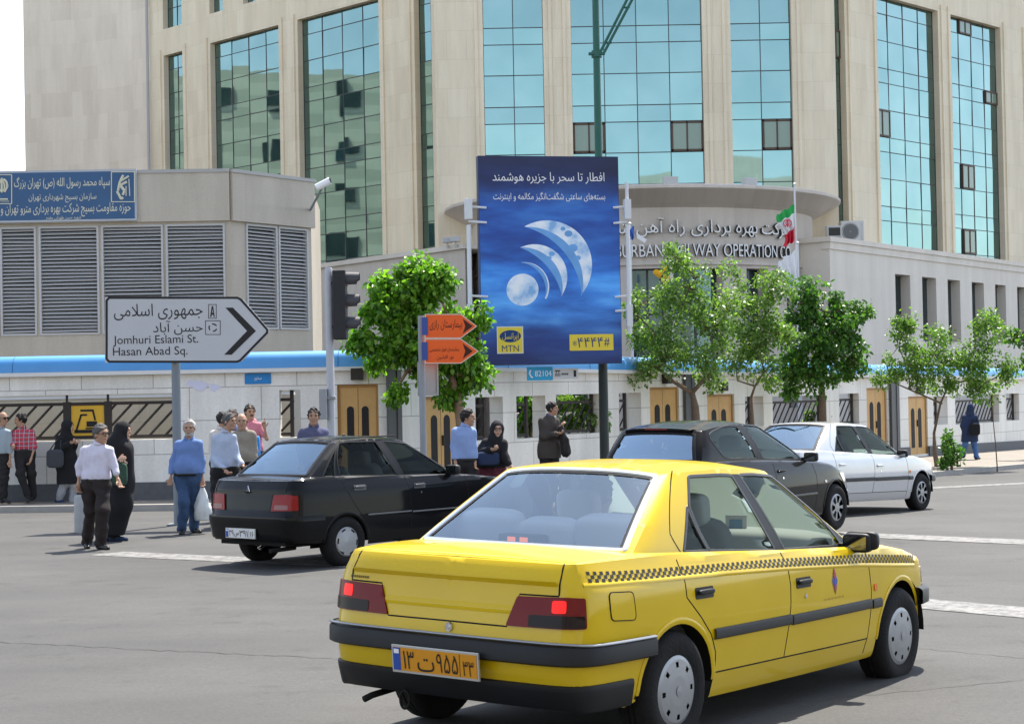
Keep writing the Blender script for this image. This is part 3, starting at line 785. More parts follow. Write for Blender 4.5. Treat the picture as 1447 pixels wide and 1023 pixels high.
# ---- podium wings with slit windows
FPR = Frame(11.4, 63.0, .584, .812)
FPL = Frame(-1.6, 63.0, .584, -.812)
podium = thing('podium_building', 'low beige stone wing with narrow slit windows right of the entrance', 'building', (11.4, 63, -.8))
ZP = 6.95
M_POD = stone('podium_stone', FPR.ang, (.74, .67, .58), (.71, .64, .55), (.66, .6, .52), 3.2, 1.4, .003, .8, .12)
slits = []; 
for (a, b) in ((1266, 1281), (1304, 1318), (1340, 1352), (1374, 1386), (1407, 1417), (1438, 1448), (1467, 1476), (1494, 1502)):
    u0, u1 = ux(FPR, a, 440), ux(FPR, b, 440) 
    slits.append((u0, u1 + .42, FPR.uz(1273, 481)[1], FPR.uz(1273, 388)[1]))
low = [(s[0], s[1], s[2] - 2.2, s[2] - .9) for s in slits]
m = MB(); cut_wall(m, FPR, 0, 24, -1.2, ZP, slits + low, .4); 
m.quad(FPR.P(0, -1.2), FPR.P(0, -1.2, -9), FPR.P(0, ZP, -9), FPR.P(0, ZP))
kid(m, 'podium_wall', M_POD, podium, fix=False)
m = MB(); m.fbox(FPR, -.12, 24, ZP - .16, ZP + .02, -9, .10); m.fbox(FPR, -.05, 24, ZP - .42, ZP - .163, -.3, .05)
for s in slits: m.fbox(FPR, s[0] - .0, s[1] + .0, s[3] + .002, s[3] + .28, -.14, -.02)
kid(m, 'coping', M_POD, podium)
for s in slits + low:
    g = MB(); g.fbox(FPR, s[0] - .02, s[1] + .02, s[2] - .02, s[3] + .02, -.44, -.40); w = kid(g, 'slit_window', M_GLASSD, podium)
    if s in slits:
        g = MB(); h = (s[2] + s[3]) / 2; g.fbox(FPR, s[0], s[0] + .05, s[2], s[3], -.40, -.36); g.fbox(FPR, s[0], s[1], s[3] - .06, s[3], -.40, -.361); kid(g, 'window_frame', M_MULL, w)
podl = thing('podium_building', 'low beige stone wing behind the green tree, left of the billboard', 'building', (-1.6, 63, -.7))
m = MB(); cut_wall(m, FPL, -24, 0, -1.2, ZP, [], .4)
m.quad(FPL.P(0, -1.2), FPL.P(0, ZP), (-1.2, 68, ZP), (-1.2, 68, -1.2))
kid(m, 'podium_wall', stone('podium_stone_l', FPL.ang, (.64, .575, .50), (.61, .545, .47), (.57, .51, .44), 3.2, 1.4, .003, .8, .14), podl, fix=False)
m = MB(); m.fbox(FPL, -24, .06, ZP - .16, ZP + .02, -6, .10); kid(m, 'coping', M_POD, podl)
for px in (655, 668):
    s = MB(); c = FPL.P(-.3 - (668 - px) * .04, ZP + .2, .2); s.box(c, (.35, .2, .2)); s.tube([c, c - [0, 0, .3]], .04, 6)
    s.build('floodlight', MATS['lamp_grey'], None, bevel=.02, label='small grey floodlight on the coping left of the billboard, %s' % ('left one of the pair' if px == 655 else 'right one of the pair'), cat='floodlight', group='floodlights on the coping')
# things on the podium corner: floodlight box and air conditioner
c = at(1178, 328, 63.6); s = MB(); s.box(c, (.55, .3, .42)); s.box(c + [0, -.16, 0], (.45, .03, .32), 1); s.box(c + [0, 0, -.3], (.1, .1, .25))
s.build('floodlight', [MATS['lamp_grey'], mat('black_glass', (.02, .02, .02), .15)], None, bevel=.015, label='square floodlight with dark glass on the podium corner beside the tower', cat='floodlight')
c = at(1203, 331, 66.0); c[2] = ZP + .42; s = MB(); s.box(c, (.85, .5, .8)); 
s.lathe([(0.02, -.262), (.27, -.262), (.3, -.275), (.33, -.252)], 20, tuple(c + [-.08, 0, 0]), 'y', 1)
for k in range(9): s.box(c + [.34, -.255, -.3 + .075 * k], (.1, .02, .03), 1)
s.build('air_conditioner', [mat('ac_white', (.62, .61, .58), .5), mat('ac_dark', (.16, .16, .16), .6)], None, bevel=.01, label='pale air conditioner box on the podium roof beside the narrow glass strip', cat='air conditioner')

# ---- grey ventilation building behind the wall
FV = Frame(*at(325, 300, 42.0)[:2], 1, .02)
FVC = Frame(FV.o[0], FV.o[1], .584, .812)
vent = thing('ventilation_building', 'grey concrete ventilation building with tall louvre panels behind the white wall', 'building', tuple(FV.P(0, -.5)))
M_CONC = stone('grey_concrete', 0, (.53, .475, .395), (.50, .45, .375), (.42, .38, .315), 4.2, 2.4, .004, .85, .2)
zv = lambda u: FV.uz(325, 241)[1]
uc = ux(FVC, 440, 350)
lou = [(*pxbox(FV, a, 316 + (325 - a) * .006, b, 470),) for a, b in ((-110, -54), (-51, -1.5), (.5, 52), (55.5, 140.5), (144, 231.5), (235, 319))]
louc = [(*pxbox(FVC, 348, 318, 392, 465),), (*pxbox(FVC, 394, 320, 435.5, 465),)]
ztop = zv(0); zc_ = [l[2] for l in lou]; 
lou = [(l[0], l[1], lou[-1][2], lou[-1][3]) for l in lou]; louc = [(l[0], l[1], louc[0][2], louc[0][3]) for l in louc]
m = MB(); cut_wall(m, FV, -26, 0, -1, ztop, lou, .12); cut_wall(m, FVC, 0, uc, -1, ztop, louc, .12)
pe = FVC.P(uc, 0); q = at(453, 350, pe[1] + 7); m.quad((*pe[:2], -1), (*q[:2], -1), (*q[:2], ztop - .02), (*pe[:2], ztop - .02))
m.quad(FV.P(-26, ztop), FV.P(0, ztop), FVC.P(uc, ztop), (pe[0] - 6, pe[1] + 12, ztop))
kid(m, 'concrete_wall', M_CONC, vent, fix=False)
m = MB(); zf = lou[-1][3] + .06
m.fbox(FV, -26, -.0, zf, ztop - .05, .002, .10); m.fbox(FVC, 0.0, uc + .05, zf, ztop - .05, .002, .10)
kid(m, 'parapet', M_CONC, vent)
m = MB(); m.fbox(FV, -26, 0, ztop - .05, ztop + .03, -.3, .13); m.fbox(FVC, -.02, uc + .08, ztop - .052, ztop + .028, -.3, .13); kid(m, 'coping', mat('zinc', (.38, .37, .35), .5), vent)
M_LOUV = mat('louvre_grey', (.47, .465, .455), .5)
for fr, ls in ((FV, lou), (FVC, louc)):
    for l in ls:
        m = MB(); a, b, c, d = l; fw_ = .05
        m.fbox(fr, a, a + fw_, c, d, -.1, .03); m.fbox(fr, b - fw_, b, c, d, -.1, .03); m.fbox(fr, a, b, c, c + fw_, -.1, .028); m.fbox(fr, a, b, d - fw_, d, -.1, .028)
        N = int((d - c) / .088)
        for k in range(N):
            z = c + fw_ + (d - c - 2 * fw_) * (k + .2) / N; sag = .012 * math.sin(k * .9 + a)
            um = (a + b) / 2
            m.hexa([fr.P(a + fw_, z, .0), fr.P(b - fw_, z + sag, .0), fr.P(b - fw_, z + .052 + sag, -.085), fr.P(a + fw_, z + .052, -.085),
                    fr.P(a + fw_, z + .012, .004), fr.P(b - fw_, z + .012 + sag, .004), fr.P(b - fw_, z + .064 + sag, -.081), fr.P(a + fw_, z + .064, -.081)])
        p = kid(m, 'louvre_panel', M_LOUV, vent)
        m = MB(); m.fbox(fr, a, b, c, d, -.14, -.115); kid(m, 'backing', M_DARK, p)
# low grey ledge left of the tree, beyond the traffic light

# ---------------------------------------------------------------- buildings across the street, seen only in the glass
def block(x, y, w, d, h, face, lab, colr):
    o = thing('office_block', lab, 'building', (x, y, -.6))
    m = MB(); m.box((x, y, h / 2 - 1), (w, d, h + 2)); kid(m, 'wall', stone('block_stone_%d' % int(x * 7 + y), 0, colr, tuple(c * .93 for c in colr), tuple(c * .8 for c in colr), 1.2, .8, .005, .8, .15), o)
    L = w if face in 'NS' else d
    for j in range(1, int(h / 3.2)):
        for i in range(int(L / 4.2)):
            a = -L / 2 + 2.1 + i * 4.2 + (.5 if j % 2 else 0); z = 1.2 + j * 3.2
            g = MB()
            if face == 'N': g.box((x + a, y + d / 2, z + .7), (1.5, .24, 1.5))
            else: g.box((x + w / 2, y + a, z + .7), (.24, 1.5, 1.5))
            kid(g, 'window', M_GLASSD, o)
    return o
block(-52, 92, 14, 66, 23, 'E', 'beige office block with rows of small windows mirrored in the left glass bays', (.90, .82, .66))
block(-14, -34, 30, 14, 20, 'N', 'beige stone block across the street behind the viewer, left one', (.62, .56, .48))
block(15, -36, 24, 14, 21.5, 'N', 'pale stone block across the street behind the viewer, middle one', (.66, .62, .56))
block(44, -33, 26, 14, 18, 'N', 'sand coloured block across the street behind the viewer, right one', (.6, .53, .43))
# ================================================================ STREET FURNITURE
M_WHITE = mat('white_paint', (.8, .8, .8), .5)
M_BLACK = mat('black_paint', (.02, .02, .022), .5)
M_POLE = mat('pole_grey', (.20, .225, .25), .5, noise=.12, nscale=3)
def G(x, y): return float(gz(x, y))

# ---- billboard on the green lamp column
FBB = Frame(*at(776, 365, 35.8)[:2], 1, .2)
bb = thing('billboard', 'tall blue billboard with crescent moons and white Persian words on a green lamp post', 'billboard', tuple(at(854, 640, 36.7)))
PZ = lambda x, y: FBB.uz(x, y)
_c = [PZ(676, 220), PZ(873.5, 222), PZ(879, 514), PZ(680, 516)]
bu0, bu1 = (_c[0][0] + _c[3][0]) / 2, (_c[1][0] + _c[2][0]) / 2; bz0, bz1 = (_c[2][1] + _c[3][1]) / 2, (_c[0][1] + _c[1][1]) / 2
def BQ(px, py):   # position on the poster: bilinear from the four corners
    v = (py - (220 + 2 * (px - 676) / 197)) / 294.; l = 676 + 4 * v; r = 873.5 + 5.5 * v; u = (px - l) / (r - l)
    return bu0 + (bu1 - bu0) * u, bz1 + (bz0 - bz1) * v
def poster_mat():
    m = bpy.data.materials.new('poster_night_sky'); m.use_nodes = True; nt = m.node_tree; b = nt.nodes['Principled BSDF']
    g = nt.nodes.new('ShaderNodeNewGeometry'); sx = nt.nodes.new('ShaderNodeSeparateXYZ'); nt.links.new(g.outputs['Position'], sx.inputs[0])
    mr = nt.nodes.new('ShaderNodeMapRange'); mr.inputs[1].default_value = bz0; mr.inputs[2].default_value = bz1; nt.links.new(sx.outputs[2], mr.inputs[0])
    base = ramp(nt, mr.outputs[0], [(0., (.004, .022, .12)), (.12, (.007, .045, .24)), (.24, (.05, .26, .74)), (.42, (.03, .22, .74)), (.62, (.007, .07, .36)), (.75, (.014, .11, .46)), (.88, (.003, .02, .12)), (1., (.003, .012, .06))]).outputs[0]
    mp = nt.nodes.new('ShaderNodeMapping'); mp.inputs['Scale'].default_value = (.55, .55, 2.2); nt.links.new(g.outputs['Position'], mp.inputs[0])
    n = nt.nodes.new('ShaderNodeTexNoise'); n.inputs['Scale'].default_value = 1.3; n.inputs['Detail'].default_value = 5; nt.links.new(mp.outputs[0], n.inputs['Vector'])
    c = mix(nt, 1., base, ramp(nt, n.outputs[0], [(.3, (.3, .4, .55)), (.5, (1, 1, 1)), (.68, (2.8, 1.9, 1.35))]).outputs[0], 'MULTIPLY')
    nt.links.new(c, b.inputs['Base Color']); b.inputs['Roughness'].default_value = .45; return m
def moon_mat():
    m = bpy.data.materials.new('moon_print'); m.use_nodes = True; nt = m.node_tree; b = nt.nodes['Principled BSDF']
    g = nt.nodes.new('ShaderNodeNewGeometry'); n = nt.nodes.new('ShaderNodeTexNoise'); n.inputs['Scale'].default_value = 3.2; n.inputs['Detail'].default_value = 6
    nt.links.new(g.outputs['Position'], n.inputs['Vector'])
    nt.links.new(ramp(nt, n.outputs[0], [(.34, (.22, .44, .74)), (.46, (.60, .74, .90)), (.6, (.86, .90, .95))]).outputs[0], b.inputs['Base Color']); b.inputs['Roughness'].default_value = .5; return m
M_MOON = moon_mat(); M_MOON2 = mat('moon_shade', (.16, .38, .72), .5, noise=.25, nscale=4)
mb = MB(); mb.fbox(FBB, bu0, bu1, bz0, bz1, -.22, 0); kid(mb, 'panel', mat('panel_edge', (.03, .05, .12), .5), bb)
mb = MB(); mb.fbox(FBB, bu0 + .01, bu1 - .01, bz0 + .01, bz1 - .01, .001, .004); poster = kid(mb, 'poster', poster_mat(), bb)
def cq(x, y): return BQ(640 + x / 2.843, 200 + y / 2.843)
mb = MB(); t = np.linspace(0, 2 * math.pi, 49)[:-1]
mb.add([FBB.P(*cq(277 + 64 * math.cos(a), 594 + 64 * math.sin(a)), .006) for a in t], [tuple(range(48))[::-1]])
def circ3(p, q, r):
    ax, ay, bx, by, cx, cy = *p, *q, *r; d = 2 * (ax * (by - cy) + bx * (cy - ay) + cx * (ay - by))
    ux_ = ((ax * ax + ay * ay) * (by - cy) + (bx * bx + by * by) * (cy - ay) + (cx * cx + cy * cy) * (ay - by)) / d
    uy_ = ((ax * ax + ay * ay) * (cx - bx) + (bx * bx + by * by) * (ax - cx) + (cx * cx + cy * cy) * (bx - ax)) / d
    return ux_, uy_, math.hypot(ax - ux_, ay - uy_)
def crescent(cx, cy, r, t0, t1, inner, o, mi):
    a0 = math.atan2(t0[1] - cy, t0[0] - cx); a1 = math.atan2(t1[1] - cy, t1[0] - cx)
    ix, iy, ir = circ3(t0, inner, t1); b0 = math.atan2(t0[1] - iy, t0[0] - ix); b1 = math.atan2(t1[1] - iy, t1[0] - ix)
    N = 40; k = len(mb.v)
    for i in range(N + 1):
        a = a0 + (a1 - a0) * i / N; b = b0 + (b1 - b0) * i / N
        mb.v.append(tuple(FBB.P(*cq(cx + r * math.cos(a), cy + r * math.sin(a)), o))); mb.v.append(tuple(FBB.P(*cq(ix + ir * math.cos(b), iy + ir * math.sin(b)), o)))
    for i in range(N): mb.f.append((k + 2 * i, k + 2 * i + 2, k + 2 * i + 3, k + 2 * i + 1)); mb.mi.append(mi)
for (cx, cy, r, t0, t1, i1, i2) in ((375, 500, 182, (288, 343), (515, 622), (433, 433), (456, 411)), (325, 545, 132, (268, 425), (435, 622), (370, 496), (391, 474)), (283, 585, 101, (273, 486), (366, 630), (342, 524), (351, 515))):
    crescent(cx, cy, r, t0, t1, i1, .006, 1); 
    crescent(cx, cy, r, t0, t1, i2, .0075, 0)
for (x, y, rr) in ((462, 372, 16), (480, 430, 20), (500, 470, 12), (395, 452, 12), (385, 468, 9), (440, 352, 10)):
    mb.add([FBB.P(*cq(x + rr * math.cos(a), y + rr * .8 * math.sin(a)), .009) for a in t[::3]], [tuple(range(16))[::-1]], 1)
kid(mb, 'moon_print', [M_MOON, M_MOON2], poster, fix=False)
def fill_text(s, x0, y0, x1, y1, bold, fa, mats, name, parent, o=.008):
    a, d = BQ(x0, y0); b, c = BQ(x1, y1); q = MB(); letters(q, s, lambda x, y, h: FBB.P(x, y, o + h), a, b, c, d, bold, fa); kid(q, name, mats, parent, fix=False)
fill_text('افطار تا سحر با جزیره هوشمند', 696, 243, 854, 261, .042, True, M_WHITE, 'headline', poster)
fill_text('بسته‌های ساعتی شگفت‌انگیز مکالمه و اینترنت', 697, 271, 855, 286, .032, True, M_WHITE, 'subline', poster)
M_YB = mat('print_yellow', (.80, .62, .06), .5); M_NAVY = mat('print_navy', (.01, .05, .17), .5); M_BORD = mat('print_pale', (.72, .72, .60), .5)
def prect(x0, y0, x1, y1, o, m, name, par=None):
    a, d = BQ(x0, y0); b, c = BQ(x1, y1); q = MB(); q.fbox(FBB, a, b, c, d, o - .002, o); return kid(q, name, m, par or poster)
lg = prect(701, 460, 738.5, 498.5, .008, M_BORD, 'logo_plate'); prect(702.5, 461.5, 737, 497, .010, M_YB, 'logo_field', poster)
q = MB(); q.add([FBB.P(*BQ(720 + 15 * math.cos(a), 474 + 8.6 * math.sin(a)), .012) for a in t], [tuple(range(48))[::-1]]); kid(q, 'logo_oval', M_NAVY, poster, fix=False)
fill_text('ایرانسل', 708.5, 469, 731.5, 480.5, .035, True, M_YB, 'logo_word', poster, .013); fill_text('MTN', 708, 486.5, 732, 495.5, .045, False, M_NAVY, 'logo_letters', poster, .011)
prect(803.5, 473.5, 866.5, 497, .008, M_YB, 'code_plate')
def code():
    x = 808; 
    for ch, w, y0, y1 in (('*', 7, 482, 490), ('۴', 9.5, 478.5, 492), ('۴', 9.5, 478.5, 492), ('۴', 9.5, 478.5, 492), ('۴', 9.5, 478.5, 492), ('#', 9, 479.5, 491.5)):
        fill_text(ch, x, y0, x + w - 1.2, y1, .045, False, M_NAVY, 'code_figure', poster, .010); x += w
code()
# lamp column: passes behind the panel, arm near the top
cpos = at(853.5, 600, 36.75); cx, cy = cpos[0], cpos[1]; gzc = G(cx, cy) + .11
mb = MB(); mb.tube([(cx, cy, gzc - .1), (cx, cy, gzc + .5), (cx, cy, 2.4)], [.115, .1, .095], 14); kid(mb, 'lower_post', mat('post_dark_green', (.025, .035, .034), .45, noise=.2, nscale=4), bb, smooth=True, angle=.9)
mb = MB(); mb.tube([(cx, cy, 2.4), (cx, cy, 7), (cx, cy, 13.5)], [.09, .078, .06], 14); kid(mb, 'upper_post', mat('post_green', (.025, .115, .085), .42, noise=.15, nscale=4), bb, smooth=True, angle=.9)
zk = at(846, 77, 36.75)[2]; mb = MB(); mb.tube([(cx, cy, zk - .07), (cx, cy, zk + .07)], .11, 14); mb.box((cx, cy - .05, zk), (.34, .1, .05))
for dx in (.0, .14): mb.tube([(cx + .06 + dx * .6, cy - .08, zk), (cx + 1.5 + dx, cy - .08, zk + 2.7)], .03, 8)
for k in (.08, .35, .62, .9): mb.tube([(cx + .06 + 1.44 * k, cy - .08, zk + 2.7 * k), (cx + .2 + 1.44 * k, cy - .08, zk + 2.7 * k)], .022, 6)
kid(mb, 'strut', MATS['post_green'], bb)
mb = MB(); mb.tube([(cx, cy, 13.4), (cx + .9, cy - .6, 13.9), (cx + 2.6, cy - 1.6, 14.1)], .045, 10); mb.box((cx + 2.9, cy - 1.8, 14.1), (.8, .3, .16), 0, -.5); kid(mb, 'lamp_arm', MATS['post_green'], bb)
mb = MB()
for z in (bz0 + .6, bz1 - .6): mb.box((cx, cy - .02, z), (.4, .26, .12)); mb.fbox(FBB, bu0 + .2, bu1 - .2, z - .05, z + .05, -.3, -.22)
kid(mb, 'bracket', M_POLE, bb)
M_BAR = mat('bar_white', (.66, .67, .68), .45)
for px, brs, top, bot in ((663, (292, 313, 418), 280, 472), (887.5, (292, 314, 418, 438), 258, 472)):
    u = FBB.uz(px, 360, .1)[0]; z = lambda y: FBB.uz(px, y, .1)[1]; mb = MB()
    mb.tube([FBB.P(u, z(bot), .1), FBB.P(u, z(318), .1)], .045, 8); mb.fbox(FBB, u - .07, u + .07, z(310), z(282), .03, .17); mb.tube([FBB.P(u, z(282), .1), FBB.P(u, z(top), .1)], .035, 8)
    mb.fbox(FBB, u - .06, u + .06, z(462), z(430), .04, .16)
    e = bu0 if px < 700 else bu1
    for y in brs: mb.tube([FBB.P(u, z(y), .1), FBB.P(e + (.14 if px < 700 else -.14), z(y) - .02, .06)], .025, 6)
    kid(mb, 'light_bar', M_BAR, bb)

# ---- white arrow-shaped street sign
def arrow_sign(Y, outer, name, label, cat, yaw=0.):
    fr = Frame(*at(sum(p[0] for p in outer) / len(outer), sum(p[1] for p in outer) / len(outer), Y)[:2], 1, yaw)
    return fr
FS = Frame(*at(252, 466, 28.)[:2], 1, .03)
gp = ground(252, 742); 
FS = Frame(*at(252, 466, gp[1] - .12)[:2], 1, .03)
aps = thing('arrow_sign', 'white arrow-shaped street sign with black Persian and English names on a grey post', 'street sign', (gp[0], gp[1], gp[2]))
S = lambda x, y: FS.uz(x, y)
S1 = lambda x, y: S(x / 3.008, 220 + y / 3.008)
M_SGN = mat('sign_white', (.52, .53, .545), .4, noise=.05, nscale=2)
def poly3(mb, fr, pts, o0, o1, mi=0): mb.prism(pts, lambda a, b, h: fr.P(a, b, h), o0, o1, mi)
mb = MB(); poly3(mb, FS, [S1(*p) for p in ((446, 601), (1012, 601), (1032, 610), (1143, 740), (1143, 752), (1030, 872), (1010, 880), (446, 880))], -.03, 0); sp = kid(mb, 'sign_plate', M_SGN, aps)
def outline(mb, fr, pts, w, o0, o1):
    n = len(pts); P = np.array(pts)
    def offs(d):
        out = []
        for i in range(n):
            a, b, c = P[i - 1], P[i], P[(i + 1) % n]; e1 = (b - a) / np.linalg.norm(b - a); e2 = (c - b) / np.linalg.norm(c - b)
            n1, n2 = np.array([-e1[1], e1[0]]), np.array([-e2[1], e2[0]]); bis = n1 + n2; bis /= np.linalg.norm(bis); out.append(b + bis * d / max(.3, np.dot(bis, n1)))
        return out
    A, B = offs(0), offs(w)
    for i in range(n):
        j = (i + 1) % n; mb.hexa([fr.P(*A[i], o0), fr.P(*A[j], o0), fr.P(*B[j], o0), fr.P(*B[i], o0), fr.P(*A[i], o1), fr.P(*A[j], o1), fr.P(*B[j], o1), fr.P(*B[i], o1)])
mb = MB(); outline(mb, FS, [S1(*p) for p in ((466, 609), (1008, 609), (1020, 615), (1131, 741), (1131, 750), (1018, 866), (1006, 871), (466, 871), (458, 862), (458, 618))], .034, .0005, .003)
poly3(mb, FS, [S1(*p) for p in ((958, 646), (990, 646), (1088, 745), (985, 846), (953, 846), (1050, 745))], .0005, .003)
def srect(x0, y0, x1, y1, w): outline(mb, FS, [S1(*p) for p in ((x0, y0), (x1, y0), (x1, y1), (x0, y1))], w, .0005, .003)
srect(888, 634, 918, 690, .009); srect(875, 703, 935, 759, .009)
poly3(mb, FS, [S1(*p) for p in ((893, 686), (900, 640), (904, 640), (899, 686))], .0005, .003); poly3(mb, FS, [S1(*p) for p in ((913, 686), (906, 640), (902, 640), (908, 686))], .0005, .003); poly3(mb, FS, [S1(*p) for p in ((898, 668), (908, 668), (909, 676), (897, 676))], .0006, .0034)
for a0 in (.3, 2.4, 4.5):
    pr = [(905 + 19 * math.cos(a), 731 + 18 * math.sin(a)) for a in np.linspace(a0, a0 + 1.3, 8)]; p2 = [(905 + 14 * math.cos(a), 731 + 13 * math.sin(a)) for a in np.linspace(a0 + 1.3, a0, 8)]
    poly3(mb, FS, [S1(*p) for p in pr + p2], .0005, .003)
def stext(s, x0, y0, x1, y1, fa, bold):
    a, d = S1(x0, y0); b, c = S1(x1, y1); letters(mb, s, lambda x, y, h: FS.P(x, y, .001 + h), a, b, c, d, bold, fa)
stext('جمهوری اسلامی', 484, 632, 862, 694, True, .036); stext('حسن آباد', 650, 703, 862, 760, True, .036)
stext('Jomhuri Eslami St.', 481, 766, 843, 806, False, .024); stext('Hasan Abad Sq.', 480, 815, 798, 856, False, .024)
kid(mb, 'lettering', M_BLACK, sp, fix=False)
mb = MB(); mb.tube([(gp[0], gp[1], gp[2] - .05), (gp[0], gp[1], S(252, 425)[1])], .068, 14); mb.box((gp[0], gp[1], gp[2] + .01), (.3, .3, .03)); kid(mb, 'post', M_POLE, aps, smooth=True, angle=.7)
mb = MB()
for y in (440, 490): mb.tube([(gp[0] - .09, gp[1] - .05, S(252, y)[1]), (gp[0] + .09, gp[1] - .05, S(252, y)[1])], .02, 6)
kid(mb, 'clamp', M_POLE, aps)

# ---- traffic light
tl = at(468, 600, 27.0); tg = G(tl[0], tl[1]); zt = at(466, 378, 27.)[2]
tr = thing('traffic_light', 'black three-lens traffic light facing right on a pale grey post', 'traffic light', (tl[0], tl[1], tg))
mb = MB(); mb.tube([(tl[0], tl[1], tg - .05), (tl[0], tl[1], zt - .03), (tl[0], tl[1], zt)], [.062, .06, .045], 14); kid(mb, 'post', mat('post_pale', (.42, .43, .45), .5, noise=.08, nscale=3), tr, smooth=True, angle=.7)
hz0, hz1 = at(480, 480, 27.)[2], at(480, 383, 27.)[2]; hx = at(481, 430, 27.)[0]
mb = MB(); mb.box((hx, tl[1] - .03, (hz0 + hz1) / 2), (.2, .34, hz1 - hz0)); hd = kid(mb, 'lamp_head', mat('signal_black', (.022, .024, .027), .5), tr, bevel=.015)
for k, y in enumerate((396, 427, 459)):
    zc_ = at(490, y, 27.)[2]; mb = MB(); N = 14
    x0 = hx + .1
    for i in range(N + 1):
        a = -.55 + (math.pi + 1.1) * i / N
        for (xx, r) in ((x0, .125), (x0 + .20 - .05 * (math.sin(a) < 0), .115), (x0 + .20 - .05 * (math.sin(a) < 0), .105), (x0, .112)): mb.v.append((xx, tl[1] - .03 + r * math.cos(a), zc_ + r * math.sin(a)))
    for i in range(N):
        for j in range(4): q = i * 4; mb.f.append((q + j, q + 4 + j, q + 4 + (j + 1) % 4, q + (j + 1) % 4)); mb.mi.append(0)
    kid(mb, 'visor', mat('visor_grey', (.06, .06, .065), .45), hd, smooth=True, angle=.8)
    mb = MB(); mb.lathe([(.001, .03), (.08, .02), (.105, 0)], 18, (x0 + .004, tl[1] - .03, zc_), 'x'); kid(mb, 'lens', mat(('lens_red', 'lens_amber', 'lens_green')[k], ((.12, .01, .01), (.14, .07, .01), (.01, .08, .05))[k], .15), hd, smooth=True)
mb = MB()
for y in (400, 462): mb.box(((tl[0] + hx) / 2, tl[1] - .01, at(475, y, 27.)[2]), (.16, .06, .05))
kid(mb, 'bracket', MATS['signal_black'], tr)
mb = MB(); b0 = at(457, 571, 26.9); mb.box((b0[0], b0[1], b0[2]), (.11, .2, .46)); mb.box((tl[0], tl[1], at(470, 562, 27)[2]), (.16, .16, .05)); kid(mb, 'control_box', mat('box_grey', (.30, .31, .32), .5), tr, bevel=.01)

# ---- orange hospital signs
og = at(598, 620, 30.); ogz = G(og[0], og[1])
FO = Frame(*at(635, 480, 29.9)[:2], 1, .08); O = lambda x, y: FO.uz(x, y)
osn = thing('hospital_sign', 'two orange arrow signs with Persian words, one above the other on a thin grey post', 'street sign', (og[0], og[1], ogz))
mb = MB(); mb.tube([(og[0], og[1], ogz - .05), (og[0], og[1], at(598, 446, 30.)[2])], .055, 12); kid(mb, 'post', mat('post_steel', (.27, .29, .31), .5, noise=.1), osn, smooth=True, angle=.7)
M_OR = mat('sign_orange', (.85, .125, .02), .4); M_OW = mat('sign_edge', (.75, .6, .5), .5)
for (ty, by, tipx) in ((444.5, 477.5, 673), (479.5, 513, 675)):
    my = (ty + by) / 2; mb = MB(); poly3(mb, FO, [O(601, ty), O(651, ty), O(tipx, my), O(651, by), O(601, by)], -.03, 0); pl = kid(mb, 'arrow_plate', M_OR, osn)
    mb = MB(); outline(mb, FO, [O(601.4, ty + .4), O(651, ty + .4), O(tipx - .5, my), O(651, by - .4), O(601.4, by - .4)], .014, .0006, .003); kid(mb, 'edge_line', M_OW, pl)
    mb = MB(); poly3(mb, FO, [O(654, ty + 6), O(668, my), O(654, by - 6), O(657.5, my), ], .0006, .003)
    def ot(s, x0, y0, x1, y1, bold): letters(mb, s, lambda x, y, h: FO.P(x, y, .001 + h), *(O(x0, y0)[0], O(x1, y0)[0]), O(x0, y1)[1], O(x0, y0)[1], bold, True)
    if ty < 460: ot('بیمارستان رازی', 607, 452, 653, 467, .035)
    else:
        ot('بیمارستان فوق تخصصی', 607, 491, 649, 498, .025); ot('نور افشین', 617, 501, 641, 509, .025)
    kid(mb, 'lettering', mat('sign_ink', (.05, .015, .01), .5), pl, fix=False)
    mb = MB(); mb.fbox(FO, O(596, my)[0], O(604.5, my)[0], O(600, by - 4)[1], O(600, ty + 4)[1], .004, .016); kid(mb, 'blue_clamp', mat('clamp_blue', (.05, .09, .30), .5), pl)
FO2 = Frame(*at(604, 535, 30.2)[:2], 1, .3); mb = MB(); a, b, c, d = pxbox(FO2, 590.5, 511, 619, 559); mb.fbox(FO2, a, b, c, d, -.03, .0); mb.fbox(FO2, a, b, c, c + .03, 0, .025); mb.fbox(FO2, a, b, d - .03, d, 0, .025); mb.fbox(FO2, a, a + .03, c, d, 0, .026); mb.fbox(FO2, b - .03, b, c, d, 0, .026)
kid(mb, 'sign_back', mat('sign_back_grey', (.36, .37, .38), .4, metal=.4), osn)

# ---- phone number plates hung at the blue tube
FP = Frame(*at(780, 528, 36.0)[:2], 1, .35); mb = MB(); a, b, c, d = pxbox(FP, 745, 518.5, 781, 537.5); mb.fbox(FP, a, b, c, d, -.02, 0)
pp = mb.build('phone_plate', mat('plate_cyan', (.03, .36, .62), .4), None, label='cyan phone number plate reading 82104 below the billboard, beside a white plate', cat='sign')
mb = MB(); letters(mb, '82104', lambda x, y, h: FP.P(x, y, .001 + h), a + (b - a) * .30, a + (b - a) * .95, c + (d - c) * .3, c + (d - c) * .72, .02)
mb.tube([FP.P(a + (b - a) * .12, c + (d - c) * .78, .005), FP.P(a + (b - a) * .08, c + (d - c) * .5, .005), FP.P(a + (b - a) * .14, c + (d - c) * .28, .005), FP.P(a + (b - a) * .2, c + (d - c) * .22, .005)], .018, 6)
mb.build('lettering', M_WHITE, pp, fix=False)
mb = MB(); a2, b2, c2_, d2 = pxbox(FP, 781.5, 520.5, 817, 535.5); mb.fbox(FP, a2, b2, c2_, d2, -.02, 0); wp = mb.build('notice_plate', mat('plate_white', (.62, .62, .62), .4), None, label='small white notice plate with dark marks right of the cyan phone plate', cat='sign')
mb = MB(); w = b2 - a2; h = d2 - c2_
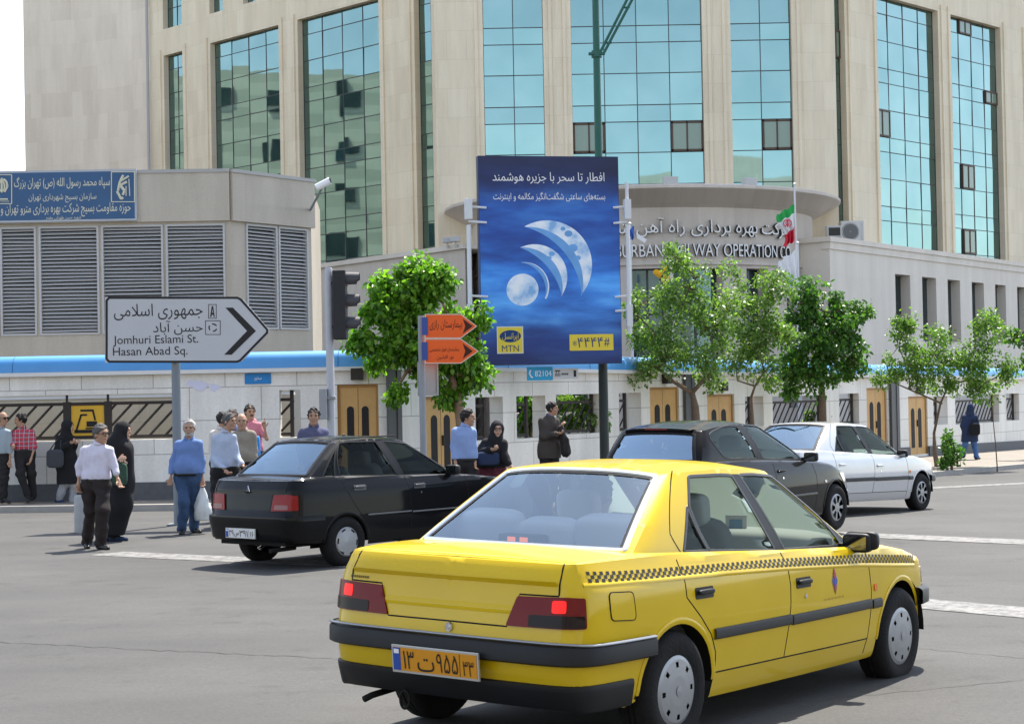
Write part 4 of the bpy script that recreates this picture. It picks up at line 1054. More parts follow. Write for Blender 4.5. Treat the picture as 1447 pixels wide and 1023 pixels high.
for k in range(5): mb.fbox(FP, a2 + w * (.08 + .045 * k), a2 + w * (.10 + .045 * k), c2_ + h * .25, c2_ + h * (.55 + .25 * (k % 2)), .001, .003)
mb.fbox(FP, a2 + w * .08, a2 + w * .28, c2_ + h * .72, c2_ + h * .82, .0012, .0032)
for k in range(4): mb.fbox(FP, a2 + w * (.34 + .07 * k), a2 + w * (.39 + .07 * k), c2_ + h * .38, c2_ + h * .55, .001, .003)
mb.fbox(FP, a2 + w * .82, a2 + w * .92, c2_ + h * .2, c2_ + h * .8, .001, .003)
mb.build('marking', M_BLACK, wp)

# ---- blue official board on the ventilation building
FG = Frame(FV.o[0], FV.o[1] - .2, 1, .02)
a, b, c, d = pxbox(FG, -62, 241, 193, 314); mb = MB(); mb.fbox(FG, a, b, c, d, -.12, 0)
bd = mb.build('blue_board', mat('board_frame', (.40, .42, .45), .5), None, label='wide faded blue board with cream Persian lines on the grey ventilation building', cat='sign')
mb = MB(); mb.fbox(FG, a + .05, b - .05, c + .05, d - .05, .001, .006); mb.build('board_face', mat('board_blue', (.045, .105, .21), .55, noise=.12, nscale=1.5), bd)
B1 = lambda x, y: FG.uz(x / 3.008, 220 + y / 3.008)
mb = MB()
def btext(s, x0, y0, x1, y1, bold):
    p, q = B1(x0, y0), B1(x1, y1); letters(mb, s, lambda x, y, h: FG.P(x, y, .007 + h), p[0], q[0], q[1], p[1], bold, True)
btext('سپاه محمد رسول الله (ص) تهران بزرگ', 60, 92, 468, 142, .034); btext('سازمان بسیج شهرداری تهران', 122, 164, 410, 198, .02)
btext('حوزه مقاومت بسیج شرکت بهره برداری مترو تهران و حومه', -60, 208, 556, 256, .034); btext('شهید حسن طهرانی مقدم', 196, 258, 345, 275, .008)
def bq(pts, w):
    for p, q in zip(pts[:-1], pts[1:]): mb.tube([FG.P(*B1(*p), .009), FG.P(*B1(*q), .009)], w, 5)
bq([(474, 70), (572, 70), (572, 197), (474, 197), (474, 70)], .012); bq([(-60, 82), (50, 82), (50, 205), (-60, 205), (-60, 82)], .012)
# right emblem: raised arm with rifle, globe and lettering strokes
bq([(502, 150), (508, 118), (520, 92), (525, 84)], .03); bq([(512, 110), (548, 88)], .024); bq([(505, 130), (540, 112)], .03); bq([(498, 152), (516, 186), (524, 178)], .03); bq([(512, 128), (530, 150), (522, 168)], .035)
bq([(548, 100), (552, 172)], .012); bq([(536, 130), (536, 172)], .012)
# left emblem: four crescents about a blade
for s_ in (-1, 1):
    bq([(8 + s_ * 8, 100), (8 + s_ * 20, 112), (8 + s_ * 24, 132), (8 + s_ * 12, 156)], .026); bq([(8 + s_ * 3, 104), (8 + s_ * 11, 122), (8 + s_ * 12, 140), (8 + s_ * 5, 152)], .022)
bq([(8, 96), (8, 158)], .026); bq([(-10, 186), (34, 186)], .02); bq([(-6, 194), (40, 195)], .008)
mb.build('board_lettering', mat('board_cream', (.62, .60, .46), .6), bd, fix=False)

# ---- camera on the corner, bollard
p = at(457, 259, 40.5); q = FVC.P(uc, 0, .05); mb = MB()
cc = thing('security_camera', 'white security camera on the corner of the grey ventilation building', 'camera', tuple(p))
mb.tube([p + [-.16, 0, -.1], p + [.16, -.05, .05]], [.085, .085], 12); mb.tube([p + [.16, -.05, .05], p + [.18, -.052, .055]], .07, 12, 1); kid(mb, 'camera_body', [M_WHITE, M_BLACK], cc, smooth=True, angle=.6)
mb = MB(); mb.tube([(q[0] - .1, q[1] + .3, p[2] - .22), p + [-.1, .1, -.2], p + [-.02, 0, -.06]], .03, 8); kid(mb, 'bracket', M_POLE, cc)
g_ = ground(113.5, 752); mb = MB(); hb = .54; mb.lathe([(.001, 0), (.085, 0), (.085, hb - .03), (.07, hb), (.001, hb)], 16, tuple(g_)); 
bo = mb.build('bollard', mat('bollard_grey', (.36, .37, .37), .7, noise=.2, nscale=8), None, smooth=True, angle=.7, label='short grey bollard behind the man in the white shirt', cat='bollard')

# ---- flags behind the wall
def cloth(mb, top, w, h, bands, folds=3, swing=.12, lean=0., nx=16, ny=40):
    """a limp flag hanging from its hoist: bands is a list of (fraction down, material index)"""
    k = len(mb.v)
    for j in range(ny + 1):
        v = j / ny
        for i in range(nx + 1):
            u = i / nx; ph = folds * 2 * math.pi * u + 2.2 * v
            mb.v.append((top[0] - u * w * (.75 + .25 * math.sin(v * 5 + 1)) + lean * v, top[1] + swing * math.sin(ph) * (.3 + .7 * v), top[2] - v * h - .28 * h * u * (1 - .3 * v) + .03 * math.sin(ph * .7)))
    for j in range(ny):
        for i in range(nx):
            f = j / ny + .0 * i; mi = [m for (b, m) in bands if f < b][0]; q = k + j * (nx + 1) + i
            mb.f.append((q, q + 1, q + nx + 2, q + nx + 1)); mb.mi.append(mi)
FGR, FWH, FRD = mat('flag_green', (.03, .36, .08), .7), mat('flag_white', (.74, .74, .74), .7), mat('flag_red', (.62, .02, .05), .7)
def flagpole(px, ytop, Y, name, label): 
    p0 = at(px, ytop, Y); z0 = G(p0[0], p0[1]); t_ = thing('flagpole', label, 'flag', (p0[0], p0[1], z0))
    m = MB(); m.tube([(p0[0], p0[1], z0), (p0[0], p0[1], p0[2])], [.045, .028], 10); m.lathe([(.001, .09), (.05, .05), (.05, .02), (.03, 0)], 10, tuple(p0)); kid(m, 'pole', mat('pole_white', (.62, .63, .64), .4), t_, smooth=True, angle=.7); return t_, p0
fp, p0 = flagpole(1122.5, 262, 54.5, 'flag', 'national flag in green, white and red hanging limp on a thin pole')
tp = at(1122, 289, 54.45); m = MB(); cloth(m, tp, .56, 1.12, [(.24, 0), (.62, 1), (1.1, 2)]); fl = kid(m, 'flag', [FGR, FWH, FRD], fp, smooth=True, fix=False)
m = MB(); ec = tp + [-.24, -.17, -.60]
for s_ in (-1, 1): m.tube([ec + [s_ * .03, 0, .13], ec + [s_ * .11, 0, .06], ec + [s_ * .12, 0, -.03], ec + [s_ * .05, 0, -.1]], .017, 6); m.tube([ec + [s_ * .02, 0, .1], ec + [s_ * .055, 0, .03], ec + [s_ * .02, 0, -.08]], .013, 6)
m.tube([ec + [0, 0, .13], ec + [0, 0, -.11]], .016, 6); kid(m, 'emblem', FRD, fl)
fp, p0 = flagpole(1127, 345, 53.6, 'flag', 'white flag with a faint blue emblem hanging below the national flag')
tp = at(1126, 353, 53.55); m = MB(); cloth(m, tp, .58, 1.25, [(1.1, 0)], 3, .1); fl = kid(m, 'flag', FWH, fp, smooth=True, fix=False)
m = MB(); ec = tp + [-.24, -.14, -.95]; m.tube([ec + [-.1, 0, .03], ec + [-.03, 0, -.04], ec + [.04, 0, .03], ec + [.1, 0, -.02]], .013, 6); m.tube([ec + [-.08, 0, -.08], ec + [.08, 0, -.08]], .011, 6); kid(m, 'emblem', mat('flag_blue', (.05, .12, .42), .7), fl)
fp, p0 = flagpole(948, 372, 51.5, 'flag', 'yellow flag above blue cloth on a pole among the pale tree leaves')
tp = at(946, 377, 51.45); m = MB(); cloth(m, tp, .48, .42, [(1.1, 0)], 2, .05); fl = kid(m, 'flag', mat('flag_yellow', (.75, .40, .02), .7), fp, smooth=True, fix=False)
m = MB(); m.tube([tp + [-.12, -.12, -.12], tp + [-.3, -.12, -.4]], .03, 6); kid(m, 'mark', M_BLACK, fl)
m = MB(); cloth(m, at(949, 398, 51.45), .22, .8, [(1.1, 0)], 2, .05); kid(m, 'pennant', MATS['flag_blue'], fp, smooth=True, fix=False)
fp, p0 = flagpole(890, 318, 50.5, 'flag', 'small blue and white flag beside the right edge of the billboard')
m = MB(); cloth(m, at(896, 320, 50.45), .2, .34, [(1.1, 0)], 2, .04); kid(m, 'flag', MATS['flag_blue'], fp, smooth=True, fix=False)
m = MB(); tp = at(899, 329, 50.4); m.add([tp, tp + [.30, 0, -.2], tp + [.24, 0, -.3], tp + [.02, 0, -.16]], [(0, 1, 2, 3)]); kid(m, 'streamer', FWH, fp, fix=False)

# ================================================================ TREES
def leaf_mat(name, dark, mid, light, trans=.4):
    m = bpy.data.materials.new(name); m.use_nodes = True; nt = m.node_tree; b = nt.nodes['Principled BSDF']; out = nt.nodes['Material Output']
    g = nt.nodes.new('ShaderNodeNewGeometry')
    r = ramp(nt, g.outputs['Random Per Island'], [(0., dark), (.5, mid), (1., light)])
    nt.links.new(r.outputs[0], b.inputs['Base Color']); b.inputs['Roughness'].default_value = .42; b.inputs['Specular IOR Level'].default_value = .45
    t = nt.nodes.new('ShaderNodeBsdfTranslucent'); c = mix(nt, 1., r.outputs[0], (1.5, 1.7, .6), 'MULTIPLY'); nt.links.new(c, t.inputs[0])
    ms = nt.nodes.new('ShaderNodeMixShader'); ms.inputs[0].default_value = trans
    nt.links.new(b.outputs[0], ms.inputs[1]); nt.links.new(t.outputs[0], ms.inputs[2]); nt.links.new(ms.outputs[0], out.inputs[0]); return m
def bark(name, c): 
    m = mat(name, c, .9, noise=.35, nscale=14, bump=.7, bscale=30); return m
M_BARK = bark('bark_grey', (.16, .115, .08)); M_BARK2 = bark('bark_pale', (.26, .185, .125))
L_MUL = leaf_mat('leaf_mulberry', (.04, .115, .009), (.11, .26, .02), (.26, .45, .06), .48)
L_PALE = leaf_mat('leaf_pale', (.07, .135, .028), (.13, .23, .055), (.22, .33, .11), .45)
L_DARK = leaf_mat('leaf_dark', (.03, .09, .014), (.065, .165, .026), (.14, .27, .055), .42)
L_OLIV = leaf_mat('leaf_soft', (.065, .135, .026), (.115, .215, .045), (.19, .31, .08), .45)

def leaves(rng, clumps, n, size, droop=.5, aspect=.62, spread=1.):
    """n folded leaves scattered round clump centres; clumps: array of x, y, z, radius"""
    c = clumps[rng.integers(0, len(clumps), n)]
    d = rng.normal(size=(n, 3)); d /= np.linalg.norm(d, axis=1)[:, None]
    p = c[:, :3] + d * (c[:, 3] * spread * rng.random(n) ** .45)[:, None]
    ax = rng.normal(size=(n, 3)) * .7 + d * .5; ax[:, 2] -= droop; ax /= np.linalg.norm(ax, axis=1)[:, None]
    up = rng.normal(size=(n, 3)) * .55 + d * .4 + np.array([0, 0, .75])
    sd = np.cross(ax, up); sd /= np.linalg.norm(sd, axis=1)[:, None] + 1e-9; nn = np.cross(sd, ax)
    L = size * (.6 + .8 * rng.random(n))[:, None]; W = L * aspect * .5
    v = np.stack([p, p + ax * L * .35 + sd * W + nn * L * .06, p + ax * L * .38, p + ax * L * .35 - sd * W + nn * L * .06, p + ax * L * .72 + sd * W * .72, p + ax * L - nn * L * .12, p + ax * L * .72 - sd * W * .72], 1).reshape(-1, 3)
    b = np.arange(n)[:, None] * 7
    f = np.concatenate([b + np.array([0, 1, 4, 2]), b + np.array([2, 4, 5, 6]), b + np.array([0, 2, 6, 3])], 0)
    return v, f
def leaf_mesh(name, v, f, m):
    me = bpy.data.meshes.new(name); me.vertices.add(len(v)); me.vertices.foreach_set('co', v.astype(np.float32).ravel())
    me.loops.add(f.size); me.loops.foreach_set('vertex_index', f.astype(np.int32).ravel())
    me.polygons.add(len(f)); me.polygons.foreach_set('loop_start', np.arange(0, f.size, 4, dtype=np.int32)); me.polygons.foreach_set('loop_total', np.full(len(f), 4, np.int32))
    me.materials.append(m); me.update(calc_edges=True); me.validate(); return me

def tree(label, Y, base, trunk, crown, n, size, lm, bm_, tr=.09, cat='tree', name='street_tree', clump=.22, per=26, droop=.5, limbs=14, seed=1, dz=.11, aspect=.62, depth=1.):
    """trunk: pixel path from the ground up; crown: (px, py, half width, half height) lobes in pixels at the distance Y"""
    rng = np.random.default_rng(seed); s = FPX / Y
    b0 = at(*base, Y); b0[2] = G(b0[0], b0[1]) + dz
    t = thing(name, label, cat, tuple(b0))
    pts = [b0 - [0, 0, .1], b0 + [0, 0, .06]] + [at(x, y, Y) for x, y in trunk]
    m = MB(); rr = [tr * 1.35, tr * 1.1] + list(np.linspace(tr, tr * .62, len(trunk))); m.tube(pts, rr, 10)
    fork = pts[-1]; cl = []
    lobes = [(at(x, y, Y), rx / s, ry / s) for x, y, rx, ry in crown]
    for c, rx, rz in lobes:
        k = max(3, int(per * (rx * rz) / .5))
        for _ in range(k):
            d = rng.normal(size=3); d /= np.linalg.norm(d); r = rng.random() ** .4
            cl.append([c[0] + d[0] * rx * r, c[1] + d[1] * (rx + rz) / 2 * depth * r, c[2] + d[2] * rz * r, clump * (.6 + .7 * rng.random())])
    cl = np.array(cl)
    # limbs from the fork to the lobes, twigs to the clumps
    ends = [fork]; depth_of = [0]
    for c, rx, rz in sorted(lobes, key=lambda l: np.linalg.norm(l[0] - fork)):
        dd = [np.linalg.norm(e - c) + .12 * k for e, k in zip(ends, depth_of)]; i = int(np.argmin(dd)); a = ends[i]; k = depth_of[i]
        mid = a + (c - a) * .5 + rng.normal(size=3) * .07 + [0, 0, .04]; r0 = tr * .58 * .72 ** k; m.tube([a - (c - a) * .03, mid, c], [r0, r0 * .8, r0 * .5], 7); ends += [mid, c]; depth_of += [k + 1, k + 1]
    E_ = np.array(ends)
    for q in cl[rng.permutation(len(cl))[:limbs * 4]]:
        k = np.argmin(((E_ - q[:3]) ** 2).sum(1)); m.tube([E_[k], (E_[k] + q[:3]) / 2 + rng.normal(size=3) * .04, q[:3]], [tr * .2, tr * .12, .006], 5, cap=False)
    kid(m, 'trunk', bm_, t, smooth=True, fix=False)
    v, f = leaves(rng, cl, n, size, droop, aspect); me = leaf_mesh('crown', v, f, lm)
    o = link('crown', me, None); o.parent = t; o.matrix_parent_inverse = Matrix.Translation(b0).inverted(); return t

tree('bushy bright green tree with large leaves behind the orange signs', 32.6, (657, 668), [(652, 600), (646, 560), (634, 520)],
     [(572, 408, 26, 26), (600, 398, 30, 24), (622, 412, 22, 22), (536, 428, 22, 30), (556, 455, 34, 40), (600, 450, 44, 44), (640, 458, 25, 36), (668, 492, 21, 40), (548, 505, 28, 32), (592, 505, 46, 38), (640, 520, 42, 34), (560, 550, 16, 20), (668, 535, 20, 28), (516, 485, 12, 12), (640, 560, 30, 14), (592, 380, 10, 14), (612, 388, 10, 12), (538, 400, 8, 12), (630, 392, 9, 10), (680, 450, 10, 22), (505, 483, 10, 8), (572, 386, 8, 10), (518, 440, 8, 14)],
     14500, .108, L_MUL, M_BARK2, .10, clump=.21, per=27, droop=.75, seed=3)
tree('pale airy tree with a leaning forked trunk right of the billboard', 40.3, (987, 660), [(985, 610), (983, 575), (978, 555)],
     [(925, 470, 40, 36), (965, 430, 44, 50), (1000, 465, 36, 44), (930, 520, 46, 22), (880, 528, 30, 12), (1010, 520, 30, 24), (960, 365, 26, 30), (905, 430, 22, 28), (985, 392, 22, 28), (845, 538, 16, 9), (955, 500, 50, 26), (1030, 440, 20, 30)],
     9500, .08, L_PALE, M_BARK, .095, clump=.29, per=17, seed=5, limbs=22)
tree('slender pale tree with a thin forked trunk before the white car', 42.2, (1064, 660), [(1063, 600), (1062, 560)],
     [(1050, 440, 28, 34), (1085, 420, 30, 36), (1060, 490, 34, 30), (1095, 470, 26, 30), (1040, 520, 22, 22), (1080, 525, 26, 22), (1110, 400, 18, 22), (1040, 390, 16, 22)],
     6000, .08, L_PALE, M_BARK, .055, clump=.28, per=17, seed=9)
tree('dense dark green tree behind the white car, left of the slit windows', 44.2, (1164, 665), [(1163, 600), (1162, 560), (1160, 530)],
     [(1130, 430, 28, 34), (1165, 440, 34, 36), (1195, 450, 30, 32), (1140, 480, 36, 34), (1180, 490, 40, 36), (1120, 520, 30, 28), (1160, 530, 40, 28), (1205, 510, 26, 24), (1215, 440, 12, 18), (1110, 545, 16, 10)],
     8500, .112, L_DARK, M_BARK, .10, clump=.24, per=22, droop=.65, seed=12)
tree('soft green tree with a low forked trunk beside the small bush at the right kerb', 44.6, (1324, 662), [(1321, 640), (1320, 612)],
     [(1250, 535, 22, 22), (1280, 515, 34, 30), (1320, 500, 40, 36), (1370, 510, 40, 34), (1400, 480, 34, 34), (1340, 545, 50, 18), (1395, 540, 30, 22), (1275, 475, 16, 26), (1425, 520, 16, 30), (1390, 450, 20, 14), (1285, 450, 8, 12)],
     10500, .075, L_OLIV, M_BARK, .06, clump=.26, per=22, seed=15, limbs=22)
tree('dark green tree cut off by the right picture edge', 50., (1470, 640), [(1466, 580), (1462, 540)], [(1442, 475, 20, 16), (1455, 505, 26, 14), (1470, 450, 30, 30)], 1500, .12, L_DARK, M_BARK, .08, clump=.2, per=26, seed=19)
gb = ground(1345, 664, .11)
tree('small round bush at the right kerb under the soft green tree', gb[1], (1345, 664), [(1344, 650)], [(1340, 640, 18, 22), (1352, 648, 14, 14), (1338, 622, 9, 12), (1332, 655, 12, 8)], 1300, .075, L_DARK, M_BARK, .03, cat='bush', name='bush', clump=.12, per=70, droop=.0, seed=21)
tree('thin bare sapling on the right pavement near the walking woman', gb[1] + 1.2, (1409, 659), [(1407, 630), (1404, 600), (1402, 570)], [(1402, 545, 9, 14)], 60, .08, L_OLIV, M_BARK, .014, cat='sapling', name='sapling', clump=.12, per=30, seed=23)
tree('sunlit leafy shrub seen through the grille behind the man in the dark jacket', 39.5, (800, 650), [(805, 600)], [(795, 590, 26, 18), (825, 585, 26, 22), (810, 565, 20, 14), (845, 595, 20, 14)], 1400, .11, L_PALE, M_BARK, .03, cat='shrub', name='shrub', clump=.16, per=40, seed=25, dz=0, depth=.6)
tree('dark leafy shrub seen through the wall opening left of the man in the dark jacket', 38.2, (752, 650), [(750, 600)], [(745, 572, 18, 14), (760, 590, 14, 18), (735, 600, 14, 14)], 700, .11, L_MUL, M_BARK, .05, cat='shrub', name='shrub', clump=.16, per=30, seed=27, dz=0, depth=.6)
tree('green shrub seen through the wall opening beside the dense dark tree', 49., (1155, 640), [(1152, 600)], [(1150, 590, 16, 18), (1165, 585, 12, 18)], 500, .11, L_PALE, M_BARK, .03, cat='shrub', name='shrub', clump=.16, per=30, seed=29, dz=0, depth=.6)
# ================================================================ CARS
def smooth_step(a, b, x): t = np.clip((x - a) / (b - a), 0, 1); return t * t * (3 - 2 * t)
def itp(tab):
    a = np.array(tab, float); return lambda x: np.interp(x, a[:, 0], a[:, 1])
def catmull(ctrl, n):
    P = np.array(ctrl, float); P = np.vstack([2 * P[0] - P[1], P, 2 * P[-1] - P[-2]]); out = []
    for i in range(1, len(P) - 2):
        for t in np.linspace(0, 1, n, endpoint=False):
            a, b, c, d = P[i - 1:i + 3]; out.append(.5 * (2 * b + (c - a) * t + (2 * a - 5 * b + 4 * c - d) * t * t + (3 * b - a - 3 * c + d) * t ** 3))
    return np.array(out + [P[-2]])

class Surf:
    def ev(self, u, v): raise NotImplementedError
    def P(self, u, v): return self.ev(np.atleast_1d(np.array(u, float)), np.atleast_1d(np.array(v, float)))
    def N(self, u, v, h=2e-3):
        u, v = np.atleast_1d(np.array(u, float)), np.atleast_1d(np.array(v, float))
        n = np.cross(self.ev(u + h * self.hu, v) - self.ev(u - h * self.hu, v), self.ev(u, v + h * self.hv) - self.ev(u, v - h * self.hv)) * self.flip
        return n / (np.linalg.norm(n, axis=1)[:, None] + 1e-12)
    hu = hv = 1.; flip = 1.

class Wall(Surf):
    """outer skin below the waist, wrapped round the plan outline: u = arc length from the middle of the tail, v = height"""
    def __init__(s, sp):
        h = catmull(sp['plan'], 24); d = np.r_[0, np.cumsum(np.linalg.norm(np.diff(h, axis=0), axis=1))]; s.L = d[-1]
        s.t = np.linspace(0, s.L, 700); s.x = np.interp(s.t, d, h[:, 0]); s.y = np.maximum(0, np.interp(s.t, d, h[:, 1]))
        s.zs = itp(sp['zs']); s.ins = itp(sp['ins']); s.dr = itp(sp['dr']); s.df = itp(sp['df']); s.r = sp.get('r', .035)
        i = np.argmax(s.y); s.fl = (s.t > 0) & (s.x < s.x.max())
    def plan(s, u):
        u = np.mod(u, 2 * s.L); left = u > s.L; w = np.where(left, 2 * s.L - u, u)
        x = np.interp(w, s.t, s.x); y = np.interp(w, s.t, s.y); e = .012
        tx = np.interp(w + e, s.t, s.x) - np.interp(w - e, s.t, s.x); ty = np.interp(w + e, s.t, s.y) - np.interp(w - e, s.t, s.y)
        l = np.hypot(tx, ty) + 1e-12; nx, ny = -ty / l, tx / l
        nx = np.where((w <= e), -1, np.where(w >= s.L - e, 1, nx)); ny = np.where((w <= e) | (w >= s.L - e), 0, ny)
        sg = np.where(left, 1., -1.)      # right side is -y
        return x, y * sg, nx, ny * sg
    def vtop(s, u): x = s.plan(u)[0]; return s.zs(x) - s.r + s.r * math.pi / 2
    def ev(s, u, v):
        x, y, nx, ny = s.plan(u); z1 = s.zs(x) - s.r; a = np.clip((v - z1) / s.r, 0, math.pi / 2); zl = np.minimum(v, z1)
        i = s.ins(zl) + np.maximum(0, -nx) ** 2 * s.dr(zl) + np.maximum(0, nx) ** 2 * s.df(zl) + s.r * (1 - np.cos(a))
        return np.stack([x - nx * i, y - ny * i, zl + s.r * np.sin(a)], 1)
    def sx(s, x):                         # arc length of a flank point (right side)
        k = np.argmax(s.y); m = s.t >= s.t[np.argmin(np.where(s.t < s.L * .5, np.abs(s.x - s.x[0] - .03), 9))]
        return float(np.interp(x, s.x[m], s.t[m]))
    def sy(s, y, front=False):
        m = s.t < s.t[np.argmax(s.y > .98 * s.y.max())]
        if front: m = s.x > s.x.max() - .5; return float(np.interp(-y, -s.y[m], s.t[m]))
        return float(np.interp(y, s.y[m], s.t[m]))
    def pt(s, k, a, z): return (s.sx(a) if k == 'x' else s.sy(a) if k == 'y' else s.sy(a, True), z)

class House(Surf):
    """glasshouse: u runs 0..2 from the middle of the rear glass round the right side to the windscreen and back, v from waist to roof edge"""
    hu = .5; hv = 1.
    def __init__(s, sp):
        def loop(xr, bow_r, yr, yf, ymid, xf, bow_f):
            q = np.linspace(0, 1, 401); x = np.zeros(401); y = np.zeros(401)
            a = q <= .25; k = q[a] / .25; y[a] = yr * k; x[a] = xr - bow_r * (1 - k ** 2)
            b = (q > .25) & (q <= .75); k = (q[b] - .25) / .5; y[b] = yr + (yf - yr) * k + ymid * 4 * k * (1 - k); x[b] = xr + (xf - xr) * k
            c = q > .75; k = (q[c] - .75) / .25; y[c] = yf * (1 - k); x[c] = xf + bow_f * (1 - (1 - k) ** 2)
            return q, x, y
        q, xb, yb = loop(*sp['base']); _, xt, yt = loop(*sp['top'])
        def sm(a, odd):
            n = 9; f = np.r_[(-a if odd else a)[n:0:-1], a, (-a if odd else a)[-2:-n - 2:-1]]; k = np.hanning(2 * n + 1); k /= k.sum(); return np.convolve(f, k, 'valid')
        s.q = q; s.xb, s.yb, s.xt, s.yt = sm(xb, 0), sm(yb, 1), sm(xt, 0), sm(yt, 1)
        s.zb = itp(sp['zb']); s.zr = itp(sp['zr']); s.bul = sp.get('bulge', .02); s.cr = sp.get('crown', .05); s.yw = max(s.yt)
    def roof(s, x, y): return s.zr(x) - s.cr * np.abs(y / s.yw) ** 2.6
    def ev(s, u, v):
        u = np.mod(u, 2.); left = u > 1; w = np.where(left, 2 - u, u); sg = np.where(left, 1., -1.)
        f = lambda a: np.interp(w, s.q, a)
        xb, yb, xt, yt = f(s.xb), f(s.yb), f(s.xt), f(s.yt); zb = s.zb(xb); zt = s.roof(xt, yt)
        side = smooth_step(.22, .28, w) * (1 - smooth_step(.72, .78, w)); b = s.bul * 4 * v * (1 - v)
        ex = -smooth_step(.28, .22, w) + smooth_step(.72, .78, w)
        return np.stack([xb + (xt - xb) * v + ex * b, (yb + (yt - yb) * v + side * b) * sg, zb + (zt - zb) * v], 1)
    def xz(s, x, z):                      # right side point with this x and z
        lo, hi = .26, .74; v = .5
        for _ in range(40):
            m = (lo + hi) / 2
            for _ in range(4):
                p = s.P(m, v)[0]; e = 1e-3; g = (s.P(m, v + e)[0][2] - p[2]) / e; v = min(1.05, max(-.05, v + (z - p[2]) / g))
            if s.P(m, v)[0][0] < x: lo = m
            else: hi = m
        return (lo + hi) / 2, v

def resample(poly, h, closed=True):
    out = []; n = len(poly)
    for i in range(n if closed else n - 1):
        a, b = np.array(poly[i]), np.array(poly[(i + 1) % n]); d = (b - a) / h; k = max(1, int(math.ceil(np.hypot(*d))))
        out += [tuple(a + (b - a) * j / k) for j in range(k)]
    if not closed: out.append(tuple(poly[-1]))
    return out
def inside(pts, poly):
    x, y = pts[:, 0], pts[:, 1]; P = np.array(poly); Q = np.roll(P, -1, 0); c = np.zeros(len(pts), bool)
    for (x0, y0), (x1, y1) in zip(P, Q):
        if y0 == y1: continue
        k = ((y0 > y) != (y1 > y)) & (x < (x1 - x0) * (y - y0) / (y1 - y0) + x0); c ^= k
    return c
def tri_domain(outer, loops, h):
    """triangulates the outer polygon with the loops as fixed edges; h = (du, dv)"""
    h = np.array(h); V = []; E_ = []
    for lp in [outer] + loops:
        r = resample(lp, h * .7); k = len(V); V += r; E_ += [(k + i, k + (i + 1) % len(r)) for i in range(len(r))]
    V = np.array(V); mn, mx_ = np.array(outer).min(0), np.array(outer).max(0)
    gx_, gy_ = np.meshgrid(np.arange(mn[0] + h[0] / 2, mx_[0], h[0]), np.arange(mn[1] + h[1] / 2, mx_[1], h[1])); g = np.stack([gx_.ravel(), gy_.ravel()], 1)
    g = g[inside(g, outer)]
    if len(g):
        d = np.full(len(g), 9.)
        for k in range(0, len(V), 200): d = np.minimum(d, (np.abs(g[:, None, :] - V[None, k:k + 200, :]) / h).max(2).min(1))
        g = g[d > .42]
    A = np.vstack([V, g]) if len(g) else V
    sc = 1 / h; vo, _, fo, *_ = delaunay_2d_cdt([Vector(p * sc) for p in A], E_, [], 0, 1e-6)
    vo = np.array([p[:] for p in vo]) / sc; fo = np.array([f for f in fo if len(f) == 3]); c = vo[fo].mean(1)
    fo = fo[inside(c, outer)]; return vo, fo, vo[fo].mean(1)
def clean(vo, fo, f3):
    used, inv = np.unique(fo.ravel(), return_inverse=True); return f3[used], inv.reshape(-1, 3)

def patch(mb, sf, poly, off, h, skirt=.012, mi=0):
    vo, fo, _ = tri_domain(poly, [], h); p3 = sf.P(vo[:, 0], vo[:, 1]) + sf.N(vo[:, 0], vo[:, 1]) * off
    mb.add(p3, [tuple(f) for f in fo], mi)
    if skirt:
        r = np.array(resample(poly, np.array(h) * .7)); n = len(r); a = sf.P(r[:, 0], r[:, 1]); nn = sf.N(r[:, 0], r[:, 1])
        mb.add(np.vstack([a + nn * off, a + nn * (off - skirt)]), [(i, (i + 1) % n, n + (i + 1) % n, n + i) for i in range(n)], mi)
def ribbon(mb, sf, path, w, off, closed=False, h=(.04, .04), mi=0, prof=None):
    """bead laid along a path on a skin; prof: (across, out) pairs in metres, or a flat bead of width w"""
    r = np.array(resample(path, np.array(h), closed)); a = sf.P(r[:, 0], r[:, 1]); nn = sf.N(r[:, 0], r[:, 1])
    t = np.roll(a, -1, 0) - np.roll(a, 1, 0)
    if not closed: t[0] = a[1] - a[0]; t[-1] = a[-1] - a[-2]
    t /= np.linalg.norm(t, axis=1)[:, None] + 1e-12; sd = np.cross(nn, t)
    prof = prof or [(-w / 2, -.001), (-w / 2 * .7, off), (w / 2 * .7, off), (w / 2, -.001)]; m = len(prof); n = len(r)
    v = np.stack([a + sd * c + nn * o for c, o in prof], 1).reshape(-1, 3)
    mb.add(v, [(i * m + j, ((i + 1) % n) * m + j, ((i + 1) % n) * m + j + 1, i * m + j + 1) for i in range(n if closed else n - 1) for j in range(m - 1)], mi)
def outward(o):
    """turns the faces of a car skin away from the cabin"""
    me = o.data; bm = bmesh.new(); bm.from_mesh(me); bm.normal_update()
    fl = [f for f in bm.faces if f.normal.dot((lambda c: c - Vector((min(2., max(.4, c.x)), 0, .55)))(f.calc_center_median())) < 0]
    bmesh.ops.reverse_faces(bm, faces=fl); bm.normal_update()
    for e in bm.edges: e.smooth = not (len(e.link_faces) == 2 and e.calc_face_angle(0) > .65)
    bm.to_mesh(me); bm.free(); me.update()
def rounded(poly, r, n=5):
    P = [np.array(p, float) for p in poly]; out = []
    for i in range(len(P)):
        a, b, c = P[i - 1], P[i], P[(i + 1) % len(P)]; rr = r[i] if hasattr(r, '__len__') else r
        if rr <= 0: out.append(tuple(b)); continue
        k1 = min(.45, rr / (np.linalg.norm(a - b) + 1e-9)); k2 = min(.45, rr / (np.linalg.norm(c - b) + 1e-9)); p, q = b + (a - b) * k1, b + (c - b) * k2
        for t in np.linspace(0, 1, n): out.append(tuple(p * (1 - t) ** 2 + 2 * b * t * (1 - t) + q * t * t))
    return out
